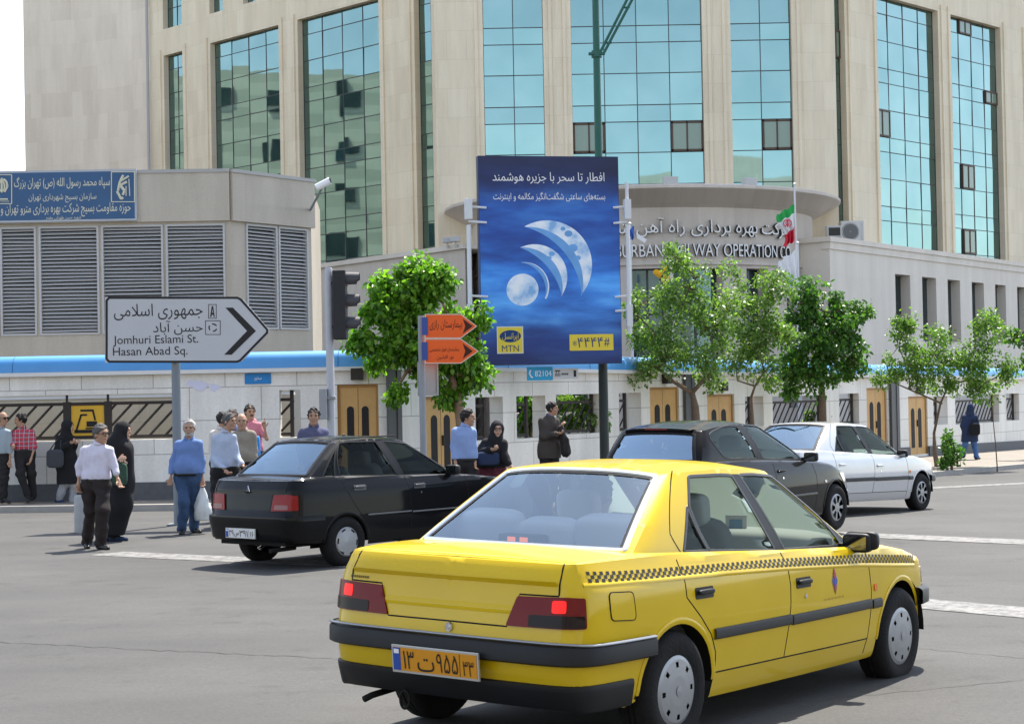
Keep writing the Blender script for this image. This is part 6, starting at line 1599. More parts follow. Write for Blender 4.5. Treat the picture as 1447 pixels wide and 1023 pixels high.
SP405 = dict(
    plan=[(-.845, 0), (-.842, .35), (-.832, .58), (-.812, .69), (-.765, .762), (-.66, .795), (-.45, .812), (0, .828), (.6, .842), (1.3, .848), (2.0, .842), (2.6, .82), (2.95, .785), (3.15, .74), (3.28, .64), (3.35, .45), (3.385, .2), (3.395, 0)],
    zs=[(-.86, .955), (-.5, .972), (-.2, .975), (.3, .952), (1.1, .912), (2.1, .872), (2.43, .862), (2.8, .81), (3.1, .745), (3.4, .66)],
    ins=[(.16, .075), (.22, .04), (.33, .012), (.5, 0), (.62, 0), (.72, .006), (.80, .014), (.835, .020), (.85, .030), (.90, .052), (.98, .085)],
    dr=[(.2, .09), (.33, .03), (.45, 0), (.58, .0), (.63, .012), (.80, .022), (.85, .02), (.86, .008), (.93, .02), (1., .04)],
    df=[(.2, .09), (.4, .01), (.58, 0), (.66, .05), (.75, .11), (.9, .2)], r=.032,
    zbot=itp([(-.9, .275), (-.5, .275), (-.38, .24), (.3, .205), (2.2, .195), (2.4, .2), (3.0, .24), (3.4, .25)]),
    arch=[(0.0, .350), (2.669, .362)], R=.297, wb=2.669, rim=.178, track=.728, wheel='cap',
    doors=[[(.075, .905), (.085, .74), (.20, .64), (.30, .54), (.352, .44), (.357, .335), (1.09, .332), (1.15, .60), (1.16, .72), (1.14, .855), (1.13, .878)], [(1.13, .878), (1.14, .855), (1.16, .72), (1.15, .60), (1.09, .332), (2.165, .322), (2.19, .45), (2.20, .6), (2.18, .75), (2.15, .842)]],
    handles=[(.25, .752), (1.31, .722)],
    gaps=[[('x', .072, .93), ('x', .085, .74), ('x', .20, .64), ('x', .30, .54), ('x', .352, .44), ('x', .357, .335), ('x', 1.09, .332), ('x', 2.165, .322)], [('x', 1.12, .90), ('x', 1.14, .855), ('x', 1.16, .72), ('x', 1.15, .60), ('x', 1.09, .332)], [('x', 2.145, .86), ('x', 2.18, .75), ('x', 2.20, .6), ('x', 2.19, .45), ('x', 2.165, .322), ('x', 2.15, .235)],
          [('y', .655, .985), ('y', .655, .935), ('y', .655, .81)], [('y', 0, .652), ('y', .37, .651), ('y', .43, .80)], [('y', .43, .806), ('y', .655, .808)]],
    gaps_h=[[(.215, .955), (.16, 1.05), (.30, 1.25), (.42, 1.36)]],
    decks=(-.19, 2.2), deck_crown=.02,
    base=(-.235, .06, .695, .70, .018, 2.25, .10), top=(.38, .04, .535, .535, .02, 1.44, .07), zb=[(-.3, .968), (.0, .962), (1., .912), (2.1, .868), (2.4, .86)], zr=[(.30, 1.378), (.5, 1.392), (.85, 1.402), (1.2, 1.392), (1.5, 1.362)], crown=.042, bulge=.014,
    side_glass=[('quarter_window', [(.245, .950), (.49, .942), (.405, 1.175)]), ('rear_door_window', [(.505, .940), (1.215, .900), (.975, 1.322), (.535, 1.328), (.425, 1.178)]), ('front_door_window', [(1.325, .896), (2.075, .873), (1.97, 1.06), (1.60, 1.255), (1.47, 1.303), (1.06, 1.321)])],
    pillars=[[(1.222, .897), (1.322, .894), (1.057, 1.325), (.978, 1.327)], [(2.06, .872), (2.20, .868), (2.05, 1.01), (1.985, 1.05)]],
    rear_q=(.233, .05, .224, .945), front_q=(.226, .06, .218, .95), rear_trim=None,
    bands=[('rear_bumper', 'R', -.255, .487, .588, .045, M_PLAST), ('valance', 'R', -.40, .265, .395, .012, M_PLAST), ('front_bumper', 'F', 2.955, .45, .56, .05, M_PLAST), ('front_valance', 'F', 3.0, .25, .34, .012, M_PLAST),
           ('side_moulding', .33, 1.145, .507, .562, .016, M_PLAST), ('side_moulding', 1.16, 2.18, .502, .557, .016, M_PLAST), ('side_moulding', 2.205, 2.335, .497, .552, .016, M_PLAST)],
    lamps=[('tail_lamp', [('y', .37, .655), ('y', .70, .657), ('x', -.742, .660), ('x', -.742, .802), ('y', .70, .804), ('y', .425, .797)], .010, M_LRED, None),
           ('smoked_lens', [('y', .50, .660), ('y', .70, .661), ('x', -.75, .664), ('x', -.75, .720), ('y', .50, .716)], .0125, M_LDARK, 'tail_lamp'),
           ('brake_lens', [('y', .625, .728), ('y', .70, .730), ('y', .70, .788), ('y', .625, .786)], .0125, M_LBRAKE, 'tail_lamp'),
           ('side_indicator', [('x', 2.235, .60), ('x', 2.275, .60), ('x', 2.275, .642), ('x', 2.235, .642)], .008, M_AMBER, None),
           ('headlight', [('x', 3.12, .58), ('f', .40, .59), ('f', .40, .67), ('x', 3.12, .68)], .006, M_LCLEAR, None)],
    cabin=(-.25, 2.25), cab_y=.66, seats=(.52, 1.25), rear_heads=((-.38, .44, 1.02), (.02, .36, .99), (.42, .44, 1.02)), mirror=(2.03, .90), mir_y=.73)

P_YEL = paint('taxi_yellow', (.645, .445, .003), rough=.38, coat=.65, dust=.25)
SPT = dict(SP405); SPT.update(dash_mat=mat('dash_cover', (.50, .49, .45), .9), dash_up=.055, rear_trim=mat('window_chrome', (.72, .73, .74), .22, metal=.9), seat_mat=M_SEAT, cover_mat=M_COVER, mirror_cap=M_PLAST, rear_glass_mat=M_CGR, seal_mat=mat('seal_satin', (.05, .05, .05), .4))
TAXI_POSE = (.129, 9.33, 36.5, 0., (-.020, .0135, EZ - 1.78))
taxi, TW, THs = build_car('taxi', 'yellow taxi saloon with black checker stripe and lit brake lamps in the foreground', SPT, P_YEL, TAXI_POSE)
L2 = 2 * TW.L
mirT = lambda poly: [(L2 - u, v) for u, v in poly][::-1]
# checker stripe
sz = .0245; vz = .0168; zt_ = itp([(-.72, .930), (-.42, .915), (1.09, .876), (2.15, .832), (2.95, .772)])
for side in (0, 1):
    x = -.70; k = 0; q = MB()
    while x < 2.93:
        z = float(zt_(x)) - .008; g = (float(zt_(x + sz)) - float(zt_(x)))
        for r in range(3):
            if (r + k) % 2 == 0:
                a, b = TW.sx(x), TW.sx(x + sz); p = [(a, z - vz * (r + 1)), (b, z - vz * (r + 1) + g), (b, z - vz * r + g), (a, z - vz * r)]
                if side: p = [(L2 - u, v) for u, v in p]
                u = np.array([t[0] for t in p]); v = np.array([t[1] for t in p]); p3 = TW.P(u, v) + TW.N(u, v) * .0022; q.add(p3, [(0, 1, 2, 3)])
        x += sz; k += 1
    q.build('checker_stripe', mat('checker_black', (.02, .018, .012), .4), taxi, fix=False)
# character line under the stripe, boot-lid ridges
q = MB()
for pa in ([TW.pt('x', -.74, .858), TW.pt('x', .3, .838), TW.pt('x', 1.1, .812), TW.pt('x', 2.0, .77), TW.pt('x', 2.95, .70)],):
    pr = [(-.012, .0003), (-.003, .005), (.004, .004), (.014, .0003)]
    ribbon(q, TW, pa, 0, 0, False, (.05, .05), 0, pr); ribbon(q, TW, mirT(pa), 0, 0, False, (.05, .05), 0, pr)
ribbon(q, TW, [TW.pt('y', 0, .852), TW.pt('y', .64, .855)], 0, 0, False, (.04, .04), 0, [(-.022, .0003), (-.006, .0032), (.004, .0032), (.024, .0003)]); ribbon(q, TW, mirT([TW.pt('y', 0, .852), TW.pt('y', .64, .855)]), 0, 0, False, (.04, .04), 0, [(-.022, .0003), (-.006, .0032), (.004, .0032), (.024, .0003)])
ribbon(q, TW, [(L2 - TW.sy(.40), .73), (L2, .73), (L2 + TW.sy(.40), .73)], 0, 0, False, (.04, .04), 0, [(-.02, .0003), (-.004, .004), (.006, .004), (.02, .0003)])
q.build('body_crease', P_YEL, taxi, smooth=True)
q = MB(); ribbon(q, TW, [(-TW.sx(-.26), .5855), (TW.sx(-.26), .5855)], 0, 0, False, (.04, .04), 0, [(-.006, .035), (-.004, .047), (.004, .043), (.007, .03)]); q.build('bumper_trim', mat('satin_trim', (.30, .31, .33), .25, metal=.7), taxi, smooth=True)
# fuel flap, roundel, lock, exhaust, tow ring
q = MB(); fl_ = rounded([TW.pt('x', -.575, .685), TW.pt('x', -.375, .672), TW.pt('x', -.385, .808), TW.pt('x', -.58, .818)], .03, 6); patch(q, TW, fl_, .003, (.03, .03), .004); ff = q.build('fuel_flap', P_YEL, taxi, smooth=True, angle=.6); q = MB(); ribbon(q, TW, fl_, .006, .0042, True, (.02, .02)); q.build('flap_gap', M_GAP, ff)
q = MB(); e = TW.pt('x', 1.70, .70); patch(q, TW, [(e[0] - .035, .70), (e[0], .625), (e[0] + .035, .70), (e[0], .775)], .002, (.03, .03), 0); em = q.build('door_emblem', mat('emblem_blue', (.02, .08, .42), .4), taxi)
q = MB(); patch(q, TW, [(e[0] - .018, .738), (e[0], .70), (e[0] + .018, .738), (e[0], .775)], .0035, (.03, .03), 0); patch(q, TW, [(e[0] - .018, .662), (e[0], .625), (e[0] + .018, .662), (e[0], .70)], .0035, (.03, .03), 0); q.build('emblem_accent', mat('emblem_red', (.35, .02, .06), .4), em)
q = MB(); 
for dz_, n_ in ((.80, 7), (.60, 6)):
    for k in range(n_): s0 = TW.pt('x', 1.56 + k * .045, dz_); patch(q, TW, [(s0[0], dz_), (s0[0] + .026, dz_), (s0[0] + .026, dz_ + .010), (s0[0], dz_ + .010)], .0015, (.03, .03), 0)
q.build('door_lettering', mat('faint_ink', (.42, .27, .03), .5), taxi)
q = MB(); a = TW.P(L2 + TW.sy(.03), .625)[0]; q.tube([a + [.0, 0, 0], a + [-.012, 0, 0]], .022, 14); q.tube([a + [-.012, 0, 0], a + [-.016, 0, 0]], .010, 8); q.build('boot_lock', M_CHROME, taxi, smooth=True, angle=.5)
q = MB(); q.tube([(-.5, .52, .25), (-.75, .54, .225), (-.80, .55, .21)], .017, 12); q.build('exhaust_pipe', M_UNDER, taxi, smooth=True)
q = MB(); q.tube([(-.80, .28 + .03 * math.cos(t), .235 + .045 * math.sin(t)) for t in np.linspace(0, 2 * math.pi, 17)], .007, 6); q.build('tow_ring', M_UNDER, taxi, smooth=True)
q = MB(); 
for k in range(9): s0 = L2 - TW.sy(.665) + k * .016; patch(q, TW, [(s0, .822), (s0 + .010, .822), (s0 + .010, .834), (s0, .834)], .002, (.03, .03), 0)
q.build('boot_badge', mat('badge_dark', (.10, .08, .03), .4), taxi)
# brake lamp seen through the rear window
q = MB(); q.box((-.05, .10, .995), (.10, .26, .06)); hb = q.build('high_brake_lamp', M_DASH, taxi, bevel=.01); q = MB()
for k in range(2): q.box((-.102, .06 + .08 * k, .997), (.004, .05, .03))
q.build('brake_bulb', mat('bulb_orange', (.6, .15, .03), .4, emit=(1, .2, .04), estr=.35), hb)

def number_plate(car, x, y0, y1, z0, z1, tilt, face, ink, figs, frame=True):
    """rear plate; figs: (text, left fraction, right fraction, bottom, top)"""
    mid = (y0 + y1) / 2
    def pl(a, b, o): return np.array([x - o + (b) * tilt, y0 + (y1 - y0) * a, z0 + (z1 - z0) * b])
    def bar(mb, a0, a1, b0, b1, o0, o1): mb.hexa([pl(a0, b0, o1), pl(a1, b0, o1), pl(a1, b0, o0), pl(a0, b0, o0), pl(a0, b1, o1), pl(a1, b1, o1), pl(a1, b1, o0), pl(a0, b1, o0)])
    q = MB(); bar(q, -.015, 1.015, -.07, 1.07, -.012, 0.); pt = q.build('number_plate', M_PLAST if not frame else mat('plate_frame', (.55, .55, .53), .35, metal=.6), car, bevel=.002)
    q = MB(); bar(q, .005, .995, .03, .97, .0005, .003); q.build('plate_face', face, pt)
    q = MB(); bar(q, .006, .095, .04, .96, .0032, .0045); q.build('plate_strip', mat('plate_strip_blue', (.03, .08, .36), .4), pt)
    q = MB(); bar(q, .02, .08, .72, .9, .0047, .006); q.build('plate_mark', M_WHITE, pt)
    q = MB()
    for s, a, b, c, d in figs: letters(q, s, lambda X_, Y_, h: pl(X_, Y_, .0036 + h), a, b, c, d, .03, True)
    bar(q, .80, .805, .05, .95, .0035, .0045); q.build('plate_figures', ink, pt, fix=False)
# in the car's own frame +y is left, so the plate runs from +y to -y
number_plate(taxi, -.915, .255, -.268, .398, .518, -.012, mat('plate_orange', (.62, .27, .015), .45), mat('plate_ink', (.02, .015, .01), .5),
             [('۱۳', .13, .26, .12, .86), ('ت', .30, .50, .08, .62), ('۹۵۵', .53, .78, .12, .88), ('۳۳', .84, .965, .10, .70)])

# ---------- silver saloon of the same make, further off
SPS = dict(SP405); SPS.update(rear_glass_mat=car_glass('silver_rear_glass', (.5, .6, .62), .3), wheel='alloy', rear_trim=M_RUBB, mirror_cap=None, side_glass_mat=M_CG, rear_heads=(), lamps=[l if l[0] != 'brake_lens' else ('brake_lens', l[1], l[2], M_LRED, l[4]) for l in SP405['lamps']])
P_SIL = paint('silver_paint', (.62, .63, .65), rough=.3, metal=.25)
SPS['handle_mat'] = P_SIL
silver, SW, SH = build_car('saloon_car', 'silver saloon with a black side moulding, driving off at the right behind the black hatchback', SPS, P_SIL, (4.034, 26.383, 41.3, .0))

# ---------- black boxy saloon at the left
P_BLK = paint('black_paint_car', (.004, .0045, .006), rough=.5, coat=.8, dust=.04, ior=1.27)
SPP = dict(
    plan=[(-.765, 0), (-.76, .30), (-.745, .54), (-.715, .65), (-.63, .725), (-.45, .765), (0, .79), (.5, .80), (1.1, .80), (1.7, .795), (2.3, .775), (2.65, .745), (2.9, .69), (3.02, .60), (3.08, .4), (3.105, .2), (3.11, 0)],
    zs=[(-.8, .945), (-.4, .972), (-.1, .972), (.4, .955), (1.2, .93), (1.7, .915), (2.0, .89), (2.5, .835), (2.9, .77), (3.15, .70)],
    ins=[(.16, .07), (.22, .03), (.32, .008), (.5, 0), (.54, 0), (.62, .004), (.78, .012), (.84, .022), (.9, .045), (.98, .07)],
    dr=[(.2, .07), (.33, .02), (.45, 0), (.57, 0), (.60, .03), (.82, .045), (.84, .03), (.95, .05)], df=[(.2, .08), (.4, 0), (.58, 0), (.66, .05), (.8, .12)], r=.03,
    zbot=itp([(-.8, .30), (-.5, .28), (.3, .215), (2.0, .21), (2.3, .22), (3.1, .25)]), arch=[(0, .31), (2.345, .32)], R=.275, wb=2.345, rim=.165, track=.70, wheel='disc',
    doors=[[(-.02, .915), (.02, .82), (.12, .66), (.25, .5), (.315, .38), (.32, .245), (.93, .245), (.965, .55), (.935, .80), (.91, .905)], [(.91, .905), (.935, .80), (.965, .55), (.93, .245), (1.86, .24), (1.88, .45), (1.875, .7), (1.86, .868)]],
    handles=[(.21, .835), (1.10, .812)],
    gaps=[[('x', -.02, .935), ('x', .02, .82), ('x', .12, .66), ('x', .25, .5), ('x', .315, .38), ('x', .32, .245), ('x', .93, .245), ('x', 1.86, .24)], [('x', .905, .93), ('x', .935, .80), ('x', .965, .55), ('x', .93, .245)], [('x', 1.855, .89), ('x', 1.875, .7), ('x', 1.88, .45), ('x', 1.86, .24)], [('y', 0, .595), ('y', .37, .60), ('y', .41, .82), ('y', .62, .825), ('y', .63, .95)]],
    gaps_h=[[(-.01, .962), (.0, 1.1), (.10, 1.35)]], decks=(-.42, 1.72), deck_crown=.02,
    base=(-.40, .05, .665, .665, .015, 1.80, .10), top=(.11, .03, .535, .525, .02, 1.06, .06), zb=[(-.5, .968), (0, .965), (.9, .935), (1.9, .905)], zr=[(.0, 1.362), (.25, 1.382), (.6, 1.392), (.9, 1.382), (1.15, 1.352)], crown=.04, bulge=.014,
    side_glass=[('quarter_window', [(-.23, .965), (-.055, .962), (.05, 1.322), (.02, 1.322)]), ('rear_door_window', [(.025, .96), (.875, .925), (.645, 1.322), (.125, 1.325)]), ('front_door_window', [(.965, .92), (1.66, .905), (1.62, .98), (1.28, 1.215), (1.13, 1.282), (.75, 1.322)])],
    pillars=[[(.885, .922), (.955, .92), (.742, 1.325), (.655, 1.325)]], rear_q=(.224, .06, .215, .94), front_q=(.225, .06, .216, .94), rear_trim=M_RUBB,
    bands=[('rear_bumper', 'R', -.31, .315, .57, .022, P_BLK), ('front_bumper', 'F', 2.67, .28, .54, .02, P_BLK), ('side_moulding', .30, .945, .528, .545, .008, mat('moulding_satin', (.16, .165, .17), .3)), ('side_moulding', .965, 1.87, .520, .537, .008, MATS['moulding_satin'])],
    lamps=[('tail_lamp', [('y', .40, .625), ('y', .66, .63), ('x', -.62, .635), ('x', -.62, .785), ('y', .66, .80), ('y', .43, .795)], .012, mat('lamp_bright_red', (.24, .001, .002), .25, spec=.15, coat=.2), None),
           ('reverse_lens', [('y', .45, .64), ('y', .655, .642), ('y', .655, .69), ('y', .455, .69)], .0145, mat('lens_pinkish', (.24, .09, .09), .3, coat=.2), 'tail_lamp'), ('headlight', [('x', 2.85, .60), ('f', .35, .60), ('f', .35, .72), ('x', 2.85, .72)], .006, M_LCLEAR, None)],
    cabin=(-.4, 1.8), cab_y=.62, seats=(.15, 1.0), mirror=(1.62, .965), mir_y=.70, handle_mat=mat('handle_satin', (.10, .10, .105), .3), side_glass_mat=car_glass('pride_glass', (.42, .46, .44), .0, 1.3, (.5, .56, .54)), rear_glass_mat=car_glass('pride_rear_glass', (.2, .24, .25), .26))
pride, PW, PH = build_car('saloon_car', 'black boxy saloon with red tail lamps beside the crossing people at the left', SPP, P_BLK, (-2.386, 19.675, 43.3, 0.))
number_plate(pride, -.795, .30, -.20, .335, .43, -.0, mat('plate_white_face', (.70, .70, .70), .4), MATS['plate_ink'], [('۲۹', .13, .28, .12, .86), ('س', .31, .46, .10, .66), ('۳۹۱', .49, .77, .12, .88), ('۶۶', .84, .965, .10, .72)])
q = MB(); a = PW.P(0, .86)[0]; q.tube([a + [-.008, .02, -.03], a + [-.008, 0, .03], a + [-.008, -.02, -.03]], .007, 6); q.build('boot_badge', M_CHROME, pride)
q = MB(); q.tube([(.4, -.3, 1.40), (.42, -.3, 1.405)], .012, 8); q.tube([(.2, -.505, 1.37), (1.0, -.505, 1.378)], .008, 6); q.build('roof_gutter', M_RUBB, pride)
q = MB(); q.tube([(-.45, -.45, .22), (-.80, -.46, .21)], .024, 10); q.build('exhaust_pipe', M_UNDER, pride)

# ---------- black rounded hatchback
P_BLK2 = paint('dark_grey_paint', (.006, .0055, .0055), rough=.5, coat=.8, dust=.05, ior=1.27)
SPH = dict(
    plan=[(-.62, 0), (-.61, .30), (-.585, .54), (-.54, .66), (-.44, .745), (-.2, .795), (.2, .82), (.8, .826), (1.4, .825), (2.0, .815), (2.5, .79), (2.8, .74), (2.98, .65), (3.1, .48), (3.16, .24), (3.175, 0)],
    zs=[(-.65, .93), (-.2, .95), (.4, .945), (1.0, .92), (1.7, .885), (2.0, .87), (2.4, .82), (2.75, .73), (3.0, .63), (3.2, .54)],
    ins=[(.16, .07), (.22, .03), (.32, .008), (.5, 0), (.6, .002), (.75, .02), (.86, .05), (.95, .09)], dr=[(.2, .08), (.4, 0), (.6, .02), (.95, .08)], df=[(.2, .1), (.4, 0), (.5, .02), (.7, .14), (.9, .3)], r=.05,
    zbot=itp([(-.65, .25), (.3, .20), (2.2, .2), (3.2, .22)]), arch=[(0, .335), (2.442, .345)], R=.288, wb=2.442, rim=.172, track=.72, wheel='alloy',
    doors=[[(.02, .88), (.05, .7), (.3, .5), (.36, .3), (.86, .28), (.92, .6), (.90, .86)], [(.90, .86), (.92, .6), (.86, .28), (1.85, .27), (1.92, .5), (1.92, .7), (1.86, .82)]], handles=[(.2, .80), (1.05, .78)],
    gaps=[[('x', .02, .89), ('x', .05, .7), ('x', .3, .5), ('x', .36, .3), ('x', .86, .28), ('x', 1.85, .27)], [('x', .90, .88), ('x', .92, .6), ('x', .86, .28)], [('x', 1.86, .84), ('x', 1.92, .7), ('x', 1.92, .5), ('x', 1.85, .27)]],
    decks=(-.5, 1.85), deck_crown=.03, base=(-.52, .07, .66, .69, .02, 1.92, .13), top=(-.30, .05, .55, .54, .02, 1.00, .08), zb=[(-.6, .945), (.3, .942), (1., .915), (2., .865)], zr=[(-.35, 1.335), (-.1, 1.375), (.25, 1.402), (.6, 1.40), (.9, 1.365), (1.1, 1.33)], crown=.05, bulge=.022,
    side_glass=[('rear_door_window', [(-.06, 1.0), (.06, .962), (.66, .945), (.40, 1.338), (.10, 1.335), (-.22, 1.262), (-.235, 1.2)]), ('front_door_window', [(.80, .938), (1.78, .888), (1.66, 1.04), (1.34, 1.235), (1.05, 1.318), (.53, 1.342)])], dlo_r=.05,
    pillars=[[(.672, .945), (.792, .938), (.52, 1.345), (.412, 1.342)]], rear_q=(.222, .05, .212, .86), front_q=(.226, .06, .218, .94), rear_trim=M_RUBB, seal_mat=mat('seal_hatch', (.03, .03, .03), .4),
    bands=[('rear_bumper', 'R', -.36, .40, .52, .03, P_BLK2), ('front_bumper', 'F', 2.82, .36, .48, .03, P_BLK2), ('side_moulding', .38, .88, .46, .50, .012, P_BLK2), ('side_moulding', .90, 1.9, .455, .495, .012, P_BLK2)],
    lamps=[('tail_lamp', [('y', .50, .66), ('x', -.40, .66), ('x', -.34, .92), ('y', .56, .93)], .008, M_LRED, None), ('side_indicator', [('x', 2.13, .60), ('x', 2.18, .60), ('x', 2.18, .63), ('x', 2.13, .63)], .008, M_LCLEAR, None), ('headlight', [('x', 2.72, .58), ('f', .42, .56), ('f', .45, .66), ('x', 2.6, .70)], .006, M_LCLEAR, None)],
    cabin=(-.5, 1.9), cab_y=.63, seats=(.1, 1.02), mirror=(1.72, .93), mir_y=.74, rear_glass_mat=car_glass('hatch_glass', (.62, .7, .7), .5), side_glass_mat=car_glass('hatch_side', (.55, .6, .57), .02, 1.35, (.6, .7, .68)), handle_mat=P_BLK2)
hatch, HW, HH = build_car('hatchback_car', 'black rounded hatchback half hidden behind the yellow taxi', SPH, P_BLK2, (1.877, 20.53, 37.3, .05))
q = MB(); us = np.linspace(-.2, .2, 21); p = HH.P(us, np.full(21, 1.)); p2 = HH.P(us, np.full(21, .86)); k = len(q.v)
for a, b in zip(p, p2): q.v += [tuple(a + [.06, 0, .008]), tuple(a + [-.07, 0, -.006]), tuple(a + [-.07, 0, -.026]), tuple(b + [.0, 0, .004])]
for i in range(20):
    for j in range(3): q.f.append((4 * i + j, 4 * i + 4 + j, 4 * i + 5 + j, 4 * i + 1 + j)); q.mi.append(0)
sp_ = q.build('spoiler', P_BLK2, hatch, smooth=True, angle=.6); q = MB(); a = HH.P(0., 1.)[0]; q.box(a + [-.07, 0, -.017], (.008, .30, .016)); q.build('brake_lamp', mat('lamp_dull_red', (.20, .01, .012), .3), sp_)

q = MB(); q.box((1.96, -.05, .985), (.012, .13, .10), 0, .5); pc = q.build('picture_card', M_WHITE, taxi); q = MB(); q.box((1.952, -.053, .98), (.004, .08, .055), 0, .5); q.build('card_print', mat('card_blue', (.05, .3, .55), .5), pc)
# ================================================================ PEOPLE
def nets(F, o, h):
    """surface of the zero level of a sampled distance field"""
    nx, ny, nz = F.shape; S = F < 0; cs = np.zeros((nx - 1, ny - 1, nz - 1, 3), np.float32); cn = np.zeros((nx - 1, ny - 1, nz - 1), np.int32); edges = []
    for ax in range(3):
        a = [slice(None)] * 3; b = [slice(None)] * 3; a[ax] = slice(0, -1); b[ax] = slice(1, None)
        f0, f1 = F[tuple(a)], F[tuple(b)]; idx = np.argwhere(S[tuple(a)] != S[tuple(b)])
        if not len(idx): edges.append((idx, None)); continue
        i0 = tuple(idx.T); t = f0[i0] / (f0[i0] - f1[i0]); p = idx.astype(np.float32); p[:, ax] += t
        u, v = [(1, 2), (2, 0), (0, 1)][ax]; ok = (idx[:, u] > 0) & (idx[:, v] > 0) & (idx[:, u] < F.shape[u] - 1) & (idx[:, v] < F.shape[v] - 1)
        idx, p = idx[ok], p[ok]; edges.append((idx, S[tuple(a)][tuple(idx.T)]))
        for du in (0, 1):
            for dv in (0, 1):
                c = idx.copy(); c[:, u] -= du; c[:, v] -= dv; np.add.at(cs, tuple(c.T), p); np.add.at(cn, tuple(c.T), 1)
    act = cn > 0; vid = -np.ones(cn.shape, np.int64); vid[act] = np.arange(act.sum()); V = cs[act] / cn[act][:, None] * h + o; Q = []
    for ax in range(3):
        idx, sg = edges[ax]
        if sg is None or not len(idx): continue
        u, v = [(1, 2), (2, 0), (0, 1)][ax]; q = []
        for du, dv in ((1, 1), (0, 1), (0, 0), (1, 0)):
            c = idx.copy(); c[:, u] -= du; c[:, v] -= dv; q.append(vid[tuple(c.T)])
        q = np.stack(q, 1); q[~sg] = q[~sg][:, ::-1]; Q.append(q)
    return V, np.concatenate(Q)

class Field:
    def __init__(s, lo, hi, h):
        s.o = np.array(lo, float); s.h = h; s.n = np.maximum(3, np.ceil((np.array(hi) - s.o) / h).astype(int)); s.F = np.full(s.n, .2, np.float32)
    def grid(s, lo, hi):
        a = np.clip(((np.array(lo) - s.o) / s.h).astype(int) - 1, 0, s.n - 1); b = np.clip(((np.array(hi) - s.o) / s.h).astype(int) + 3, 1, s.n)
        sl = tuple(slice(i, j) for i, j in zip(a, b)); g = np.meshgrid(*[s.o[k] + s.h * np.arange(a[k], b[k]) for k in range(3)], indexing='ij'); return sl, np.stack(g, -1)
    def put(s, sl, d, k):
        f = s.F[sl]
        if k > 0: h_ = np.clip(.5 + .5 * (f - d) / k, 0, 1); s.F[sl] = f + (d - f) * h_ - k * h_ * (1 - h_)
        else: s.F[sl] = np.minimum(f, d)
    def cone(s, a, b, ra, rb, k=.02):
        a, b = np.array(a, float), np.array(b, float); m = max(ra, rb) + .06; sl, P = s.grid(np.minimum(a, b) - m, np.maximum(a, b) + m)
        if P.size == 0: return s
        d = b - a; t = np.clip(((P - a) @ d) / (d @ d + 1e-9), 0, 1); s.put(sl, np.linalg.norm(P - a - t[..., None] * d, axis=-1) - (ra + (rb - ra) * t), k); return s
    def ell(s, c, ax, r, k=.02, sub=False):
        """ellipsoid with axes given as rows"""
        m = max(r) + .06; c = np.array(c, float); sl, P = s.grid(c - m, c + m)
        if P.size == 0: return s
        q = (P - c) @ np.array(ax).T / np.array(r); l = np.linalg.norm(q, axis=-1); g = np.linalg.norm(q / np.array(r), axis=-1) + 1e-9; d = l * (l - 1) / g
        if sub: s.F[sl] = np.maximum(s.F[sl], -d)
        else: s.put(sl, d, k)
        return s
    def cut(s, p, n):                      # keep the side n points away from
        g = np.meshgrid(*[s.o[k] + s.h * np.arange(s.n[k]) for k in range(3)], indexing='ij'); n = np.array(n, float); n /= np.linalg.norm(n)
        s.F = np.maximum(s.F, (g[0] - p[0]) * n[0] + (g[1] - p[1]) * n[1] + (g[2] - p[2]) * n[2]).astype(np.float32); return s
    def folds(s, amp, seed=0, k=(38, 30, 22)):
        r = np.random.default_rng(seed); g = np.meshgrid(*[s.o[i] + s.h * np.arange(s.n[i]) for i in range(3)], indexing='ij')
        for _ in range(4):
            w = r.normal(size=3) * np.array(k) * .8; s.F += (amp * .5 * np.sin(g[0] * w[0] + g[1] * w[1] + g[2] * w[2] + r.random() * 6 + 1.5 * np.sin(g[2] * 9 + r.random() * 6))).astype(np.float32)
        return s
    def obj(s, name, m, parent):
        V, Q = nets(s.F, s.o, s.h)
        me = bpy.data.meshes.new(name); me.vertices.add(len(V)); me.vertices.foreach_set('co', V.astype(np.float32).ravel()); me.loops.add(Q.size); me.loops.foreach_set('vertex_index', Q.astype(np.int32).ravel())
        me.polygons.add(len(Q)); me.polygons.foreach_set('loop_start', np.arange(0, Q.size, 4, dtype=np.int32)); me.polygons.foreach_set('loop_total', np.full(len(Q), 4, np.int32)); me.polygons.foreach_set('use_smooth', np.ones(len(Q), bool))
        me.materials.append(m); me.update(calc_edges=True); o = link(name, me); o.parent = parent; o.matrix_parent_inverse = Matrix.Translation(parent.location).inverted(); return o

SKIN = mat('skin_olive', (.40, .235, .155), .55, noise=.12, nscale=30); SKIN2 = mat('skin_light', (.50, .31, .22), .55, noise=.1, nscale=30)
H_BLK = mat('hair_black', (.014, .011, .010), .6, noise=.4, nscale=60, bump=.4, bscale=120); H_GREY = mat('hair_grey', (.09, .085, .082), .7, noise=.4, nscale=60, bump=.4, bscale=120); H_WHT = mat('hair_white', (.40, .385, .36), .7, noise=.2, nscale=60, bump=.4, bscale=120)
M_EYE = mat('eye_dark', (.02, .015, .012), .3); M_LIP = mat('lip', (.30, .12, .09), .6); M_SHOE = mat('shoe_black', (.018, .017, .017), .4); M_BELT = mat('belt_black', (.02, .018, .016), .45); M_BUCK = mat('buckle', (.55, .52, .45), .25, metal=1.)
def cloth_mat(name, c, ns=18, nz=.12): return mat(name, c, .88, noise=nz, nscale=ns, bump=.15, bscale=260)
